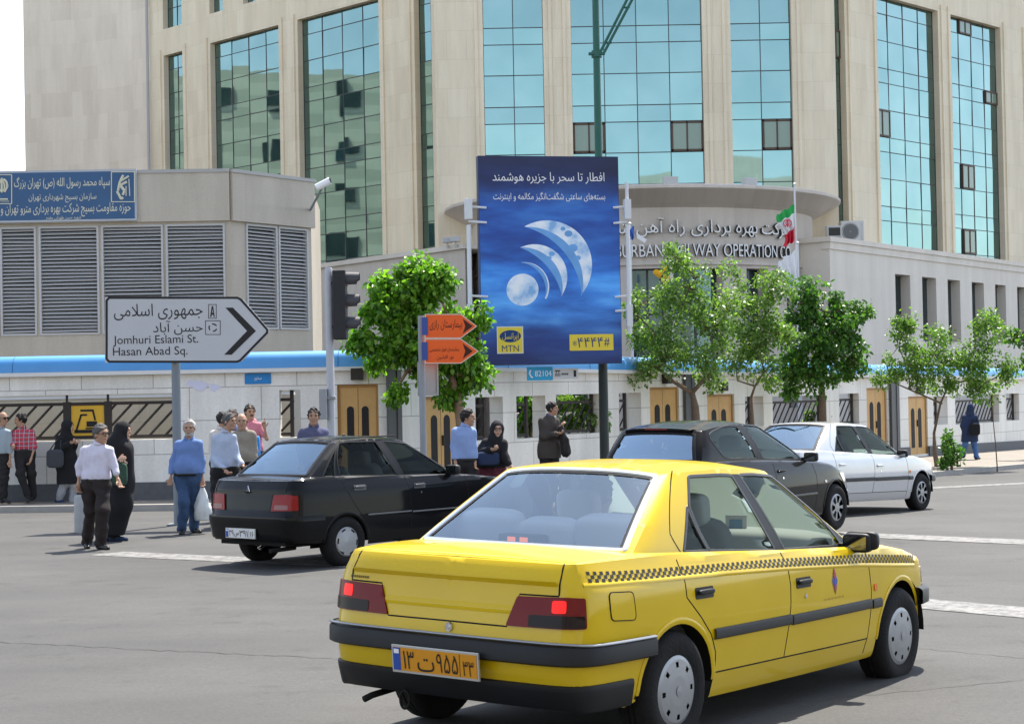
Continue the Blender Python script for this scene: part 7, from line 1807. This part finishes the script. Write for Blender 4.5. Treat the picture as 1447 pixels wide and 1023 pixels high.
def plaid_mat():
    m = bpy.data.materials.new('plaid_shirt'); m.use_nodes = True; nt = m.node_tree; b = nt.nodes['Principled BSDF']; b.inputs['Roughness'].default_value = .9
    g = nt.nodes.new('ShaderNodeNewGeometry'); sx = nt.nodes.new('ShaderNodeSeparateXYZ'); nt.links.new(g.outputs['Position'], sx.inputs[0])
    def band(k, f, w):
        mu = nt.nodes.new('ShaderNodeMath'); mu.operation = 'MULTIPLY'; mu.inputs[1].default_value = f; nt.links.new(sx.outputs[k], mu.inputs[0]); fr = nt.nodes.new('ShaderNodeMath'); fr.operation = 'FRACT'; nt.links.new(mu.outputs[0], fr.inputs[0]); gt = nt.nodes.new('ShaderNodeMath'); gt.operation = 'LESS_THAN'; gt.inputs[1].default_value = w; nt.links.new(fr.outputs[0], gt.inputs[0]); return gt.outputs[0]
    c = mix(nt, band(0, 13, .3), (.50, .045, .07), (.10, .03, .07)); c = mix(nt, band(2, 13, .3), c, (.12, .03, .08)); c = mix(nt, band(2, 13.01, .1), c, (.6, .5, .52)); c = mix(nt, band(0, 13.01, .1), c, (.6, .5, .52)); nt.links.new(c, b.inputs['Base Color']); return m

def person(label, Y, J, face=(0, -1), sex='m', dz=0., skin=SKIN, hair=H_BLK, bald=False, shirt=None, sleeve='long', trousers=None, hem=None, scarf=None, coat=None, coat_hem=None, beard=False, glasses=None, shoes=M_SHOE, belt=True, feet=None, toe=None, seed=0, moustache=False, fist=True, conv=None, group=None, fat=0., point=False, seated=False):
    conv = conv or (lambda p: at(p[0], p[1], Y + (p[2] if len(p) > 2 else 0.)))
    j = {k: conv(v) for k, v in J.items()}; sc = 1.
    f = np.array([face[0], face[1], face[2] if len(face) > 2 else 0.], float); f /= np.linalg.norm(f); u = np.array([0, 0, 1.]) - f * f[2]; u /= np.linalg.norm(u); r = np.cross(f, u); A = np.array([r, f, u]); H = j['H']
    zg = None
    mid = (j['Ha'] + j['Hb']) / 2
    for s in 'ab':
        if seated: continue
        if 'K' + s not in j:
            h_ = j['H' + s]; zz = G(h_[0], h_[1]) + dz; j['A' + s] = np.array([h_[0] + (.03 if s == 'b' else -.03), h_[1] + (.08 if s == 'a' else -.08), zz + .085]); j['K' + s] = (h_ + j['A' + s]) / 2 + np.array([0, -.03, .02])
    base = np.array([mid[0], mid[1], G(mid[0], mid[1]) + dz]) if not seated else mid
    if not seated:
        for s in 'ab':
            zz = G(*j['A' + s][:2]) + dz + .08
            if j['A' + s][2] < zz + .03: j['A' + s][2] = zz
    t = thing('person', label, 'person', tuple(base), group=group)
    pts = np.array(list(j.values())); lo, hi = pts.min(0) - .28, pts.max(0) + .28
    w = 1. + fat
    def torso(F, e, k=.05, fat=fat):
        for s in 'ab':
            S, Hh = j['S' + s], j['H' + s]; c = j['N'] * .35 + S * .65; c = c + np.array([0, 0, -.05]); F.cone(c + [0, 0, -.05], (c * .25 + Hh * .75) + [0, 0, .06], .076 * w + e, .080 * w + e, k); F.cone(S * .9 + j['N'] * .1 - [0, 0, .01], j['N'] - [0, 0, .04], .050 + e, .055 + e, k)
            F.cone((c * .25 + Hh * .75), Hh, .09 * w + e, .092 * w + e, k)
        F.cone(j['N'] - [0, 0, .14], mid + [0, 0, .06], .10 * w + e, .10 * w + e, k)
        if fat: F.ell((j['N'] * .3 + mid * .7) + f * .05, A, (.15 + fat * .2 + e, .12 + fat * .25 + e, .17), .05)
    def arm(F, s, e, upto=1., r0=.050, r1=.040, r2=.027, k=.02):
        S, E_, W = j['S' + s], j['E' + s], j['W' + s]; a = min(1, upto * 2); F.cone(S, S + (E_ - S) * a, r0 + e, r0 + (r1 - r0) * a + e, k)
        if upto > .5: b = upto * 2 - 1; F.cone(E_, E_ + (W - E_) * b, r1 + e, r1 + (r2 - r1) * b + e, k)
    def legs(F, e, r=(.082, .056, .037), k=.03, upto=1.):
        for s in 'ab':
            F.cone(j['H' + s], j['K' + s], r[0] + e, r[1] + e, k); F.cone(j['K' + s], j['K' + s] + (j['A' + s] - j['K' + s]) * upto, r[1] + e, r[2] + e, k)
    # ---- body, one surface with face and fingers
    B = Field(lo, hi, .0085)
    c = H
    B.ell(c + u * .028, A, (.076, .096, .100), .02); B.ell(c + f * .022 - u * .052, A, (.056, .066, .066), .03); B.cone(c + f * .094 + u * .016, c + f * .110 - u * .016, .008, .013, .012)
    B.ell(c + f * .07 + u * .036, A, (.055, .028, .016), .02); B.ell(c + f * .066 - u * .095, A, (.026, .022, .02), .02); B.ell(c + f * .078 - u * .052, A, (.026, .018, .012), .015)
    for sd in (-1, 1):
        B.ell(c + r * sd * .079 + f * -.005, A, (.010, .022, .032), .008); B.ell(c + r * sd * .036 + f * .062 - u * .02, A, (.024, .026, .024), .02)
        B.ell(c + r * sd * .033 + f * .099 + u * .018, A, (.018, .016, .010), .01, sub=True)
    B.cone(c - u * .05 - f * .01, j['N'] - [0, 0, .03], .052, .060, .03); torso(B, -.018, fat=0.); 
    if not seated: legs(B, -.008)
    for s in 'ab':
        arm(B, s, -.011); W, E_ = j['W' + s], j['E' + s]; d = W - E_; d /= np.linalg.norm(d); sd = np.cross(d, f if abs(d @ f) < .8 else u); sd /= np.linalg.norm(sd) + 1e-9; nrm = np.cross(sd, d)
        up_ = point and s == 'b'
        for q in (-.022, 0, .022): B.cone(W, W + d * .075 + sd * q, .021, .017, .012)
        for q, L in zip((-.030, -.010, .010, .030), (.056, .070, .074, .064)):
            k0 = W + d * .082 + sd * q; curl = .65 if not (up_ and q == .030) else 0.
            k1 = k0 + (d * math.cos(curl * .7) + nrm * math.sin(curl * .7)) * L * .5; B.cone(k0, k1, .0105, .0098, .003); B.cone(k1, k1 + (d * math.cos(curl * 2) + nrm * math.sin(curl * 2)) * L * (.5 if curl else .75), .0098, .0085, .003)
        k0 = W + d * .03 + sd * .028; k1 = k0 + (d * .6 + sd * .8 + nrm * .3) * .035; B.cone(k0, k1, .0125, .011, .006); B.cone(k1, k1 + (d * .9 + sd * .3 + nrm * .3) * .032, .011, .009, .003)
    body = B.obj('body', skin, t)
    # ---- eyes, brows, mouth
    m = MB()
    def blob(p, rr, mi):
        K = len(m.v); n = 8
        for i in range(n + 1):
            for q in range(n): a, b = math.pi * (i / n - .5), 2 * math.pi * q / n; m.v.append(tuple(p + r * rr[0] * math.cos(a) * math.cos(b) + f * rr[1] * math.cos(a) * math.sin(b) + u * rr[2] * math.sin(a)))
        for i in range(n):
            for q in range(n): m.f.append((K + i * n + q, K + i * n + (q + 1) % n, K + (i + 1) * n + (q + 1) % n, K + (i + 1) * n + q)); m.mi.append(mi)
    for sd in (-1, 1):
        if glasses != 'dark': blob(c + r * sd * .032 + f * .083 + u * .017, (.014, .010, .008), 0)
        blob(c + r * sd * .034 + f * .093 + u * .040, (.021, .010, .0055), 2)
    blob(c + f * .092 - u * .054, (.024, .010, .0065), 1)
    if moustache or beard: blob(c + f * .096 - u * .040, (.030, .012, .010), 2)
    m.build('face_features', [M_EYE, M_LIP, hair if not scarf else H_BLK], None, smooth=True).parent = t; fo = COL.objects[-1] if False else [o for o in t.children if o.name.startswith('face_features')][-1]; fo.matrix_parent_inverse = Matrix.Translation(t.location).inverted()
    if glasses:
        m = MB()
        for sd in (-1, 1):
            p = c + r * sd * .034 + f * .106 + u * .014
            if glasses == 'dark': m.add([p + r * .028 * math.cos(a) + u * .02 * math.sin(a) for a in np.linspace(0, 6.28, 13)[:-1]], [tuple(range(12))])
            m.tube([p + r * .029 * math.cos(a) + u * .021 * math.sin(a) for a in np.linspace(0, 6.28, 13)], .003, 5); m.tube([p + r * sd * .029, c + r * sd * .082 + u * .012], .003, 5)
        m.tube([c + r * -.008 + f * .108 + u * .018, c + r * .008 + f * .108 + u * .018], .003, 5); kid(m, 'glasses', M_EYE, t, fix=False)
    # ---- hair
    if not scarf:
        Fh = Field(c - .17, c + .19, .008)
        Fh.ell(c + u * .036 - f * .010, A, (.090, .108, .108), 0); 
        if bald: Fh.cut(c + u * .045, u); Fh.cut(c + f * .01, f)
        else: Fh.cut(c + f * .066 + u * .058, f * .82 - u * .57)
        Fh.ell(c + f * .10 - u * .03, A, (.085, .085, .085), 0, sub=True) if not bald else None
        Fh.cut(c - u * .055, -u); Fh.folds(.008, seed, (85, 85, 70)); Fh.obj('hair', hair, t)
        if beard:
            Fb = Field(c - .17, c + .17, .008); Fb.ell(c + f * .024 - u * .056, A, (.061, .071, .072), 0); Fb.cut(c - u * .025, u); Fb.cut(c + f * .015, -f); Fb.ell(c + f * .09 - u * .045, A, (.030, .04, .022), 0, sub=True); Fb.obj('beard', hair, t)
    else:
        Fh = Field(np.minimum(c, j['N']) - .34, np.maximum(c, j['N']) + .30, .01)
        Fh.ell(c + u * .03 - f * .012, A, (.098, .118, .118), 0); Fh.cone(c - u * .03 - f * .012, j['N'] - [0, 0, .01], .092, .105, .05)
        for s in 'ab': Fh.cone(j['N'], j['S' + s] * .8 + j['N'] * .2 - [0, 0, .03], .085, .06, .05)
        Fh.cone(j['N'], j['N'] + f * .07 - [0, 0, .16], .09, .085, .05); Fh.ell(c + f * .115 - u * .012, A, (.058, .10, .088), 0, sub=True); Fh.folds(.004, seed, (50, 50, 20)); Fh.obj('headscarf', scarf, t)
    # ---- clothes
    wz = mid[2] + .10
    if shirt:
        F = Field(lo, hi, .011); torso(F, .010); up_ = {'long': .96, 'short': .34, 'rolled': .74}[sleeve]
        for s in 'ab': arm(F, s, .008, up_, .047, .041, .032, .028)
        F.folds(.0055, seed, (34, 34, 18)); F.cut([0, 0, (mid[2] + hem) if hem is not None else wz - .02], [0, 0, -1]); F.cut(j['N'] + [0, 0, .034], u + f * .38); F.obj('shirt', shirt, t)
        F = Field(j['N'] - .13, j['N'] + .14, .008); q = j['N'] + [0, 0, .02]
        F.cone(q + f * .008, q + f * .012 + [0, 0, .035], .078, .070, 0); F.cut(q + [0, 0, .030] - f * .0, u + f * .45); F.cut(q - [0, 0, .02], [0, 0, -1]); F.ell(q + f * .085 + [0, 0, .02], A, (.034, .07, .06), 0, sub=True); F.obj('collar', shirt, t)
    if trousers and not seated:
        F = Field(lo, hi, .011)
        for s in 'ab': F.cone(j['H' + s] + [0, 0, .09], j['H' + s], .098 * w, .102 * w, .04)
        F.cone(mid + [0, 0, .09], mid - [0, 0, .02], .10 * w, .09 * w, .05)
        if fat: F.ell((j['N'] * .3 + mid * .7) + f * .05, A, (.15 + fat * .2, .12 + fat * .25, .17), .05)
        legs(F, .014, (.088, .066, .056), .035, .985); F.folds(.008, seed + 5, (26, 26, 30)); F.cut([0, 0, wz], [0, 0, 1]); F.obj('trousers', trousers, t)
        if belt:
            F = Field(mid - .3, mid + .3, .01)
            for s in 'ab': F.cone(j['H' + s] + [0, 0, .13], j['H' + s] + [0, 0, .02], .107 * w, .107 * w, .05)
            F.cone(mid + [0, 0, .13], mid + [0, 0, .02], .112 * w, .112 * w, .05)
            if fat: F.ell((j['N'] * .3 + mid * .7) + f * .05, A, (.15 + fat * .2 + .012, .12 + fat * .25 + .012, .17), .05)
            F.cut([0, 0, wz - .012], [0, 0, 1]); F.cut([0, 0, wz - .05], [0, 0, -1]); bl = F.obj('belt', M_BELT, t)
            m = MB(); m.box(mid + [0, 0, .068] + f * (.122 * w + fat * .15), (.045, .02, .035), 0, math.atan2(f[1], f[0]) + math.pi / 2); kid(m, 'buckle', M_BUCK, t, bevel=.004)
    if coat:
        F = Field(lo - .05, hi + .05, .012); torso(F, .026); ch = coat_hem
        if scarf == coat and ch == 'chador':
            F.cone(c + u * .0 - f * .03, j['N'] - f * .03 - [0, 0, .05], .115, .18, .06)
            for s in 'ab': F.cone(j['S' + s], j['H' + s], .11, .15, .06); F.cone(j['H' + s], j['K' + s], .15, .15, .08); F.cone(j['K' + s], j['A' + s] + [0, 0, .05], .15, .14, .08)
            F.ell(c + f * .12 - u * .012, A, (.062, .12, .095), 0, sub=True); zz = min(j['Aa'][2], j['Ab'][2]) + .0; F.folds(.012, seed, (20, 20, 5)); F.cut([0, 0, zz], [0, 0, -1])
        else:
            z1 = mid[2] - ch
            for s in 'ab':
                q = j['H' + s]; d = (j['K' + s] - q) if not seated else np.array([0, 0, -.4]); d = d / np.linalg.norm(d); e2 = q + d * (ch + .05); F.cone(q + [0, 0, .1], e2, .11, .125, .07); arm(F, s, .024, .95, .056, .048, .038, .03)
            F.cone(mid + [0, 0, .1], mid - [0, 0, ch], .12, .13, .07); F.folds(.008, seed, (26, 26, 12)); F.cut([0, 0, z1], [0, 0, -1])
            F.cut(j['N'] + [0, 0, .045], u + f * .3)
        F.obj('coat' if ch != 'chador' else 'chador', coat, t)
    # ---- shoes
    if not seated:
        td = toe or {'a': face, 'b': face}
        for s in 'ab':
            a = j['A' + s]; d = np.array([td[s][0], td[s][1], 0.], float); d /= np.linalg.norm(d); zz = G(a[0], a[1]) + dz; lift = a[2] - (zz + .08); z0 = a[2] - .08
            F = Field(np.minimum(a - d * .1, a + d * .25) - .12, np.maximum(a - d * .1, a + d * .25) + .12, .009); q = np.array([a[0], a[1], z0])
            F.cone(q - d * .045 + [0, 0, .04], q + d * .03 + [0, 0, .045], .040, .040, .02); F.cone(q + d * .02 + [0, 0, .036], q + d * .165 + [0, 0, .022 - lift * .6], .040, .030, .03); F.cone(a + [0, 0, .03], q - d * .01 + [0, 0, .04], .042, .044, .02); F.cut([0, 0, z0 - lift * .7 + .002], [0, 0, -1]); F.obj('shoe', shoes, t)
    t['_j'] = 0; del t['_j']; return t, j

def hang_bag(label, cat, p, w, h, d, m, strap=None, name='shoulder_bag', yaw=0.):
    q = MB(); soft_box(q, (0, 0, -h / 2), (w, d, h), n=7); o = thing(name, label, cat, tuple(p), (0, 0, yaw)); b = q.build('bag_body', m, o, smooth=True)
    if strap is not None:
        a = np.array(strap) - np.array(p); q = MB(); q.tube([(-w * .35, 0, -.03), tuple(a * .9 + [-.02, 0, 0]), tuple(a), tuple(a * .9 + [.03, 0, 0]), (w * .35, 0, -.03)], .011, 6); s = q.build('strap', m, o, smooth=True)
        if yaw: s.rotation_euler = (0, 0, -yaw)
    return o
def gY(px, py, dz=0.): return ground(px, py, dz)[1]
KP = .11
W1 = lambda x, y: (x / 4.65, 560 + y / 4.65)
W2 = lambda x, y, d=0.: (200 + x / 4.65, 560 + y / 4.65, d)
C_TROU = cloth_mat('trousers_black', (.020, .019, .020)); C_BRN = cloth_mat('trousers_dark_brown', (.026, .020, .019)); C_JEAN = cloth_mat('jeans_blue', (.045, .085, .17), 30, .3); C_JEANG = cloth_mat('jeans_grey', (.30, .31, .33), 40, .3); C_BLK = cloth_mat('black_cloth', (.013, .013, .015)); C_NAVY = cloth_mat('navy_cloth', (.025, .04, .09))
C_WHT = cloth_mat('white_shirt', (.60, .58, .68)); C_BLU = cloth_mat('blue_shirt', (.14, .23, .47)); C_PALE = cloth_mat('pale_blue_shirt', (.40, .455, .56)); C_KHA = cloth_mat('khaki_shirt', (.27, .235, .185)); C_PINK = cloth_mat('pink_shirt', (.55, .20, .25), 60, .4); C_SLATE = cloth_mat('slate_shirt', (.30, .36, .40)); C_DUSK = cloth_mat('dusk_shirt', (.09, .095, .17)); C_SKY = cloth_mat('sky_shirt', (.24, .335, .58)); C_SUIT = cloth_mat('suit_brown', (.060, .052, .046), 40); C_MAR = cloth_mat('maroon_print', (.10, .022, .035), 22, .8)

Yk = 32.55
person('man in a slate shirt and sunglasses at the left picture edge', Yk, dict(H=(4, 592), N=(2, 605), Sa=(-9, 611, .1), Sb=(12, 611, -.08), Ea=(-13, 631, .1), Eb=(15, 632, -.1), Wa=(-8, 649, 0), Wb=(14, 651, -.14), Ha=(-3, 647, .05), Hb=(7, 647, -.05), Ka=(-4, 675, 0), Kb=(6, 675, -.1), Aa=(-5, 702, 0), Ab=(5, 702, -.1)), (.8, -.6), dz=KP, hair=H_GREY, bald=True, glasses='dark', shirt=C_SLATE, trousers=C_TROU, seed=1)
Yk = 32.6
person('man in a red plaid shirt with a moustache leaning on the wall', Yk, dict(H=(29.5, 594), N=(32, 606), Sa=(21, 611, -.05), Sb=(45, 611, .05), Ea=(17, 628, -.12), Eb=(49, 631, 0), Wa=(19, 630, -.32), Wb=(44, 648, -.1), Ha=(28, 642, -.03), Hb=(42, 642, .05), Ka=(29, 669, -.15), Kb=(44, 670, 0), Aa=(39, 699, -.1), Ab=(46, 700, .06)), (-1, -.25), dz=KP, shirt=plaid_mat(), sleeve='rolled', trousers=C_TROU, moustache=True, toe={'a': (.5, -1), 'b': (-.3, -1)}, seed=2)
Yk = gY(93, 718, 0.)
_, jb = person('woman in a black headscarf and grey jeans walking right with a large dark bag', Yk, dict(H=(96, 604), N=(93, 616), Sa=(85, 621, -.08), Sb=(101, 621, .08), Ea=(82, 636, -.14), Eb=(100, 636, .1), Wa=(99, 627, -.22), Wb=(106, 628, 0), Ha=(88, 656, -.04), Hb=(99, 656, .05), Ka=(91, 684, -.02), Kb=(104, 684, .05), Aa=(83.5, 705, -.02), Ab=(103, 712, .04)), (1, -.15), 'f', skin=SKIN2, scarf=C_BLK, coat=C_BLK, coat_hem=.36, trousers=C_JEANG, belt=False, shoes=C_NAVY, seed=3)
hang_bag('large dark grey tote bag on the arm of the woman in grey jeans', 'bag', jb['Ea'] + [-.02, -.14, .02], .31, .34, .11, cloth_mat('tote_grey', (.05, .055, .065)), jb['Sa'] + [0, -.04, .04], 'tote_bag')
Yk = gY(136, 775)
_, jw = person('grey haired man with glasses in a white shirt and dark trousers crossing the road', Yk, dict(H=(142.5, 614.5), N=(140, 629), Sa=(119.5, 637, .05), Sb=(154, 636, -.05), Ea=(112, 659, .05), Eb=(161, 658, -.06), Wa=(111, 683, 0), Wb=(167, 678, -.12), Ha=(126, 686, .03), Hb=(145, 686, -.03), Ka=(128, 721, .02), Kb=(145, 722, -.18), Aa=(123, 763, .12), Ab=(142, 768, -.16)), (.85, -.6), hair=H_GREY, shirt=C_WHT, sleeve='rolled', trousers=C_BRN, glasses='clear', toe={'a': (.3, -1), 'b': (.8, -.8)}, seed=4)
Yk = gY(164, 764)
_, jc = person('woman in a long black chador beside the man in the white shirt', Yk, dict(H=(174, 610), N=(168, 625), Sa=(155, 634, .05), Sb=(177, 634, -.05), Ea=(158, 655, -.05), Eb=(179, 655, -.1), Wa=(168, 650, -.26), Wb=(173, 651, -.3), Ha=(158, 680, .03), Hb=(172, 680, -.03), Ka=(160, 715, 0), Kb=(172, 712, -.05), Aa=(149, 756, .05), Ab=(162, 758, -.05)), (1, -.2), 'f', skin=SKIN2, scarf=C_BLK, coat=C_BLK, coat_hem='chador', belt=False, trousers=C_TROU, shoes=C_NAVY, seed=5)
hang_bag('dark green patterned bag held by the woman in the chador', 'bag', at(169, 654, Yk - .36), .20, .30, .09, mat('bag_green_print', (.035, .075, .05), .8, noise=.9, nscale=26), at(171, 650, Yk - .34), 'hand_bag')
Yk = gY(264, 754)
_, j6 = person('white haired bearded man in a blue shirt and jeans beside the sign post', Yk, dict(H=(267.5, 606), N=(267.5, 621), Sa=(252, 628, .03), Sb=(281, 627, -.03), Ea=(244.5, 651, .04), Eb=(285, 652, 0), Wa=(241.5, 675, -.05), Wb=(286, 676, -.06), Ha=(257, 677, .02), Hb=(276, 677, -.02), Ka=(260, 710, -.16), Kb=(273, 710, .04), Aa=(257, 745, -.10), Ab=(275, 743, .16)), (.05, -1), hair=H_WHT, beard=True, shirt=C_BLU, trousers=C_JEAN, fat=.07, toe={'a': (.1, -1), 'b': (.6, -.8)}, seed=6)
q = MB(); n = 20
for i in range(n + 1):
    z = -.46 * i / n; w_ = .03 + .085 * min(1, (i / n) * 1.6) * (1 - .25 * max(0, i / n - .75) * 4)
    for k in range(16): a = 2 * math.pi * k / 16; rr = w_ * (1 + .14 * math.sin(5 * a + i * .5) + .08 * math.sin(9 * a)); q.v.append((rr * 1.05 * math.cos(a), rr * .8 * math.sin(a), z))
for i in range(n):
    for k in range(16): q.f.append((i * 16 + k, i * 16 + (k + 1) % 16, (i + 1) * 16 + (k + 1) % 16, (i + 1) * 16 + k)); q.mi.append(0)
q.f.append(tuple(range(n * 16, n * 16 + 16))); q.mi.append(0); q.tube([(-.02, 0, 0), (0, 0, .05), (.02, 0, 0)], .008, 6)
q.build('plastic_bag', mat('bag_film', (.66, .69, .68), .45, noise=.1, nscale=14), None, smooth=True, label='white plastic bag hanging from the hand of the man in the blue shirt and jeans', cat='bag', loc=tuple(j6['Wb'] + [.0, -.02, -.13]))
Yk = 26.2
person('grey haired man in a pale blue shirt standing behind the black boxy saloon', Yk, dict(H=(324, 596.5), N=(319.5, 611), Sa=(303.5, 619, .05), Sb=(330, 619, -.05), Ea=(302, 648, 0), Eb=(335, 645, -.1), Wa=(319, 665, -.22), Wb=(342, 656, -.25), Ha=(308, 668, .03), Hb=(329, 668, -.03)), (.9, -.5), hair=H_GREY, shirt=C_PALE, trousers=C_TROU, seed=7)
person('man with greying hair mostly hidden behind the man in the pale blue shirt', 27.6, dict(H=(316, 594, .2), N=(312, 607, .2), Sa=(301, 613, .2), Sb=(325, 613, .2), Ea=(299, 636, .25), Eb=(327, 637, .2), Wa=(300, 656, .2), Wb=(327, 656, .2), Ha=(306, 657, .2), Hb=(322, 657, .2)), (1, -.1), hair=H_BLK, shirt=cloth_mat('cream_shirt', (.6, .56, .53)), trousers=C_TROU, seed=8)
person('man with a dark forehead fringe peering between the pale blue and khaki shirts', 29.6, dict(H=(328.5, 589), N=(327, 600), Sa=(317, 606, .1), Sb=(338, 606, .1), Ea=(315, 628, .1), Eb=(340, 628, .1), Wa=(316, 646, .1), Wb=(340, 646, .1), Ha=(321, 647, .1), Hb=(335, 647, .1)), (.4, -1), hair=H_GREY, shirt=C_DUSK, trousers=C_TROU, seed=9)
person('bald smiling man in a khaki shirt among the group behind the black saloon', 27.0, dict(H=(341.5, 596.5), N=(343.5, 609), Sa=(331.5, 615, .02), Sb=(357, 614, -.02), Ea=(331, 638, -.05), Eb=(360, 637, -.02), Wa=(335, 656, -.15), Wb=(358, 657, -.12), Ha=(335, 660, .02), Hb=(354, 660, -.02)), (.15, -1), bald=True, hair=H_GREY, shirt=C_KHA, sleeve='rolled', trousers=C_TROU, fat=.07, seed=10)
_, jp = person('man in a pink shirt raising one finger at the back of the group', 28.6, dict(H=(353, 583.5), N=(355.5, 596), Sa=(347, 602, .05), Sb=(367, 602, -.05), Ea=(347, 622, .05), Eb=(377, 620, -.14), Wa=(352, 636, -.1), Wb=(374, 605, -.2), Ha=(350, 645, .03), Hb=(364, 645, -.03)), (.5, -.9), shirt=C_PINK, sleeve='short', trousers=C_NAVY, moustache=True, seed=11, point=True)
hang_bag('bright blue bag hanging at the side of the man in the pink shirt', 'bag', at(363, 616, 28.0), .10, .36, .10, mat('bag_blue', (.03, .28, .75), .6), None, 'shoulder_bag')
person('dark haired man in a dusky shirt behind the black saloon roof near the traffic light', 25.6, dict(H=(443.5, 589.5), N=(443.5, 603), Sa=(427, 611, -.02), Sb=(459, 611, .05), Ea=(423, 634, 0), Eb=(462, 634, .05), Wa=(426, 655, -.1), Wb=(461, 655, -.05), Ha=(433, 660, 0), Hb=(453, 660, 0)), (.05, -1), hair=H_BLK, shirt=C_DUSK, trousers=C_TROU, seed=12)
person('man in a light blue shirt looking right, walking beside the woman in the headscarf', 26.0, dict(H=(661, 591), N=(657.5, 603), Sa=(643, 609.5, -.05), Sb=(667.5, 609.5, .05), Ea=(640.5, 631, -.05), Eb=(670, 631, .04), Wa=(643.5, 652, -.12), Wb=(671, 652, -.02), Ha=(648.5, 656, -.02), Hb=(664, 656, .02)), (1, -.25), hair=H_BLK, shirt=C_SKY, trousers=C_TROU, seed=13)
_, jh = person('smiling woman in a black headscarf and maroon print skirt leaning forward', 26.3, dict(H=(702.5, 607.5), N=(700, 621), Sa=(687, 626, .02), Sb=(710, 628, -.02), Ea=(678, 641, .02), Eb=(712, 645, -.08), Wa=(695, 636, -.2), Wb=(718, 655, -.14), Ha=(685, 662, .08), Hb=(702, 663, .05)), (.15, -1), 'f', skin=SKIN2, scarf=C_BLK, coat=C_BLK, coat_hem=-.02, belt=False, glasses='clear', trousers=C_TROU, seed=14)
F = Field((jh['Ha'] + jh['Hb']) / 2 - [.4, .4, .62], (jh['Ha'] + jh['Hb']) / 2 + [.4, .4, .2], .013)
for s in 'ab': F.cone(jh['H' + s] + [0, 0, .06], jh['H' + s] - [0, 0, .5], .125, .17, .08)
F.folds(.012, 3, (26, 26, 6)); F.obj('skirt', C_MAR, _)
hang_bag('dark navy handbag tucked under the arm of the woman in the maroon skirt', 'bag', jh['Ea'] + [.12, -.16, .03], .36, .20, .11, C_NAVY, jh['Sa'] + [.02, -.05, .03], 'hand_bag', .25)
_, js = person('man in a brown suit jacket facing right, with a dark coat over his arm', 33.0, dict(H=(780.5, 578), N=(776.5, 589), Sa=(766.5, 596.5, -.08), Sb=(785.5, 596.5, .06), Ea=(767, 617, -.12), Eb=(789, 616, .04), Wa=(787.5, 613, -.24), Wb=(793, 603.5, -.1), Ha=(769, 640, -.02), Hb=(783, 640, .02), Ka=(770, 670, 0), Kb=(784, 670, .02), Aa=(769, 700, 0), Ab=(784, 701, 0)), (1, -.2), dz=KP, hair=H_BLK, shirt=C_DUSK, trousers=C_TROU, coat=C_SUIT, coat_hem=.10, seed=15)
F = Field(js['Wb'] + [-.2, -.3, -.65], js['Wb'] + [.3, .25, .2], .012); p = js['Wb'] + [.02, -.04, -.02]
F.cone(p + [-.03, 0, .0], p + [.02, 0, -.20], .05, .075, .04); F.cone(p + [.02, 0, -.2], p + [.05, 0, -.44], .075, .085, .05); F.folds(.012, 4, (40, 40, 10)); tc = thing('folded_coat', 'dark coat hanging over the arm of the man in the brown suit jacket', 'coat', tuple(p)); F.obj('cloth', cloth_mat('coat_dark', (.026, .024, .023)), tc)
Yk = gY(1378, 649, KP)
_, jf = person('woman in a navy hooded coat and blue jeans walking away on the right pavement', Yk, dict(H=(1371.5, 577), N=(1371, 585), Sa=(1363.5, 590, 0), Sb=(1378, 590, 0), Ea=(1360.5, 602, -.02), Eb=(1380.5, 602, -.02), Wa=(1363, 612, -.02), Wb=(1379.5, 612, -.05), Ha=(1366, 612, 0), Hb=(1375, 612, 0), Ka=(1364, 628, -.05), Kb=(1377, 629, .05), Aa=(1361, 643, .2), Ab=(1380, 645, -.1)), (.15, 1), 'f', dz=KP, scarf=C_NAVY, coat=C_NAVY, coat_hem=.24, belt=False, trousers=cloth_mat('jeans_bright', (.07, .15, .33), 30, .2), toe={'a': (-.2, 1), 'b': (.5, .5)}, seed=16)
hang_bag('black shoulder bag at the back of the woman in the navy coat', 'bag', at(1377, 598, Yk - .24), .30, .34, .14, C_BLK, jf['Sb'] + [0, -.06, .03], 'shoulder_bag')

# drivers and passengers
def in_car(car, label, x, y, face=(1, 0), shirt=C_DUSK, zs=.0, skin=SKIN, hair=H_BLK, seed=0, hands=True):
    M_ = car.matrix_basis
    cv = lambda p: np.array(M_ @ Vector(p))
    f = np.array(M_.to_3x3() @ Vector((face[0], face[1], 0)))
    J = dict(H=(x + .02, y, 1.17 + zs), N=(x - .03, y, 1.03 + zs), Sa=(x - .03, y + .18, .97 + zs), Sb=(x - .03, y - .18, .97 + zs), Ea=(x + .12, y + .24, .76 + zs), Eb=(x + .12, y - .24, .76 + zs), Wa=(x + .36, y + .15, .86 + zs), Wb=(x + .36, y - .15, .86 + zs), Ha=(x - .08, y + .10, .58), Hb=(x - .08, y - .10, .58))
    return person(label, 0, J, tuple(f), conv=cv, shirt=shirt, hair=hair, skin=skin, seed=seed, seated=True)
in_car(taxi, 'taxi driver in a dark shirt at the wheel of the yellow taxi', 1.02, .36, shirt=C_DUSK, seed=21)
in_car(pride, 'driver in a pale shirt at the wheel of the black boxy saloon', .80, .34, shirt=C_SLATE, seed=22)
in_car(hatch, 'driver at the wheel of the black rounded hatchback', .80, .34, shirt=C_BLK, seed=23, zs=.02)
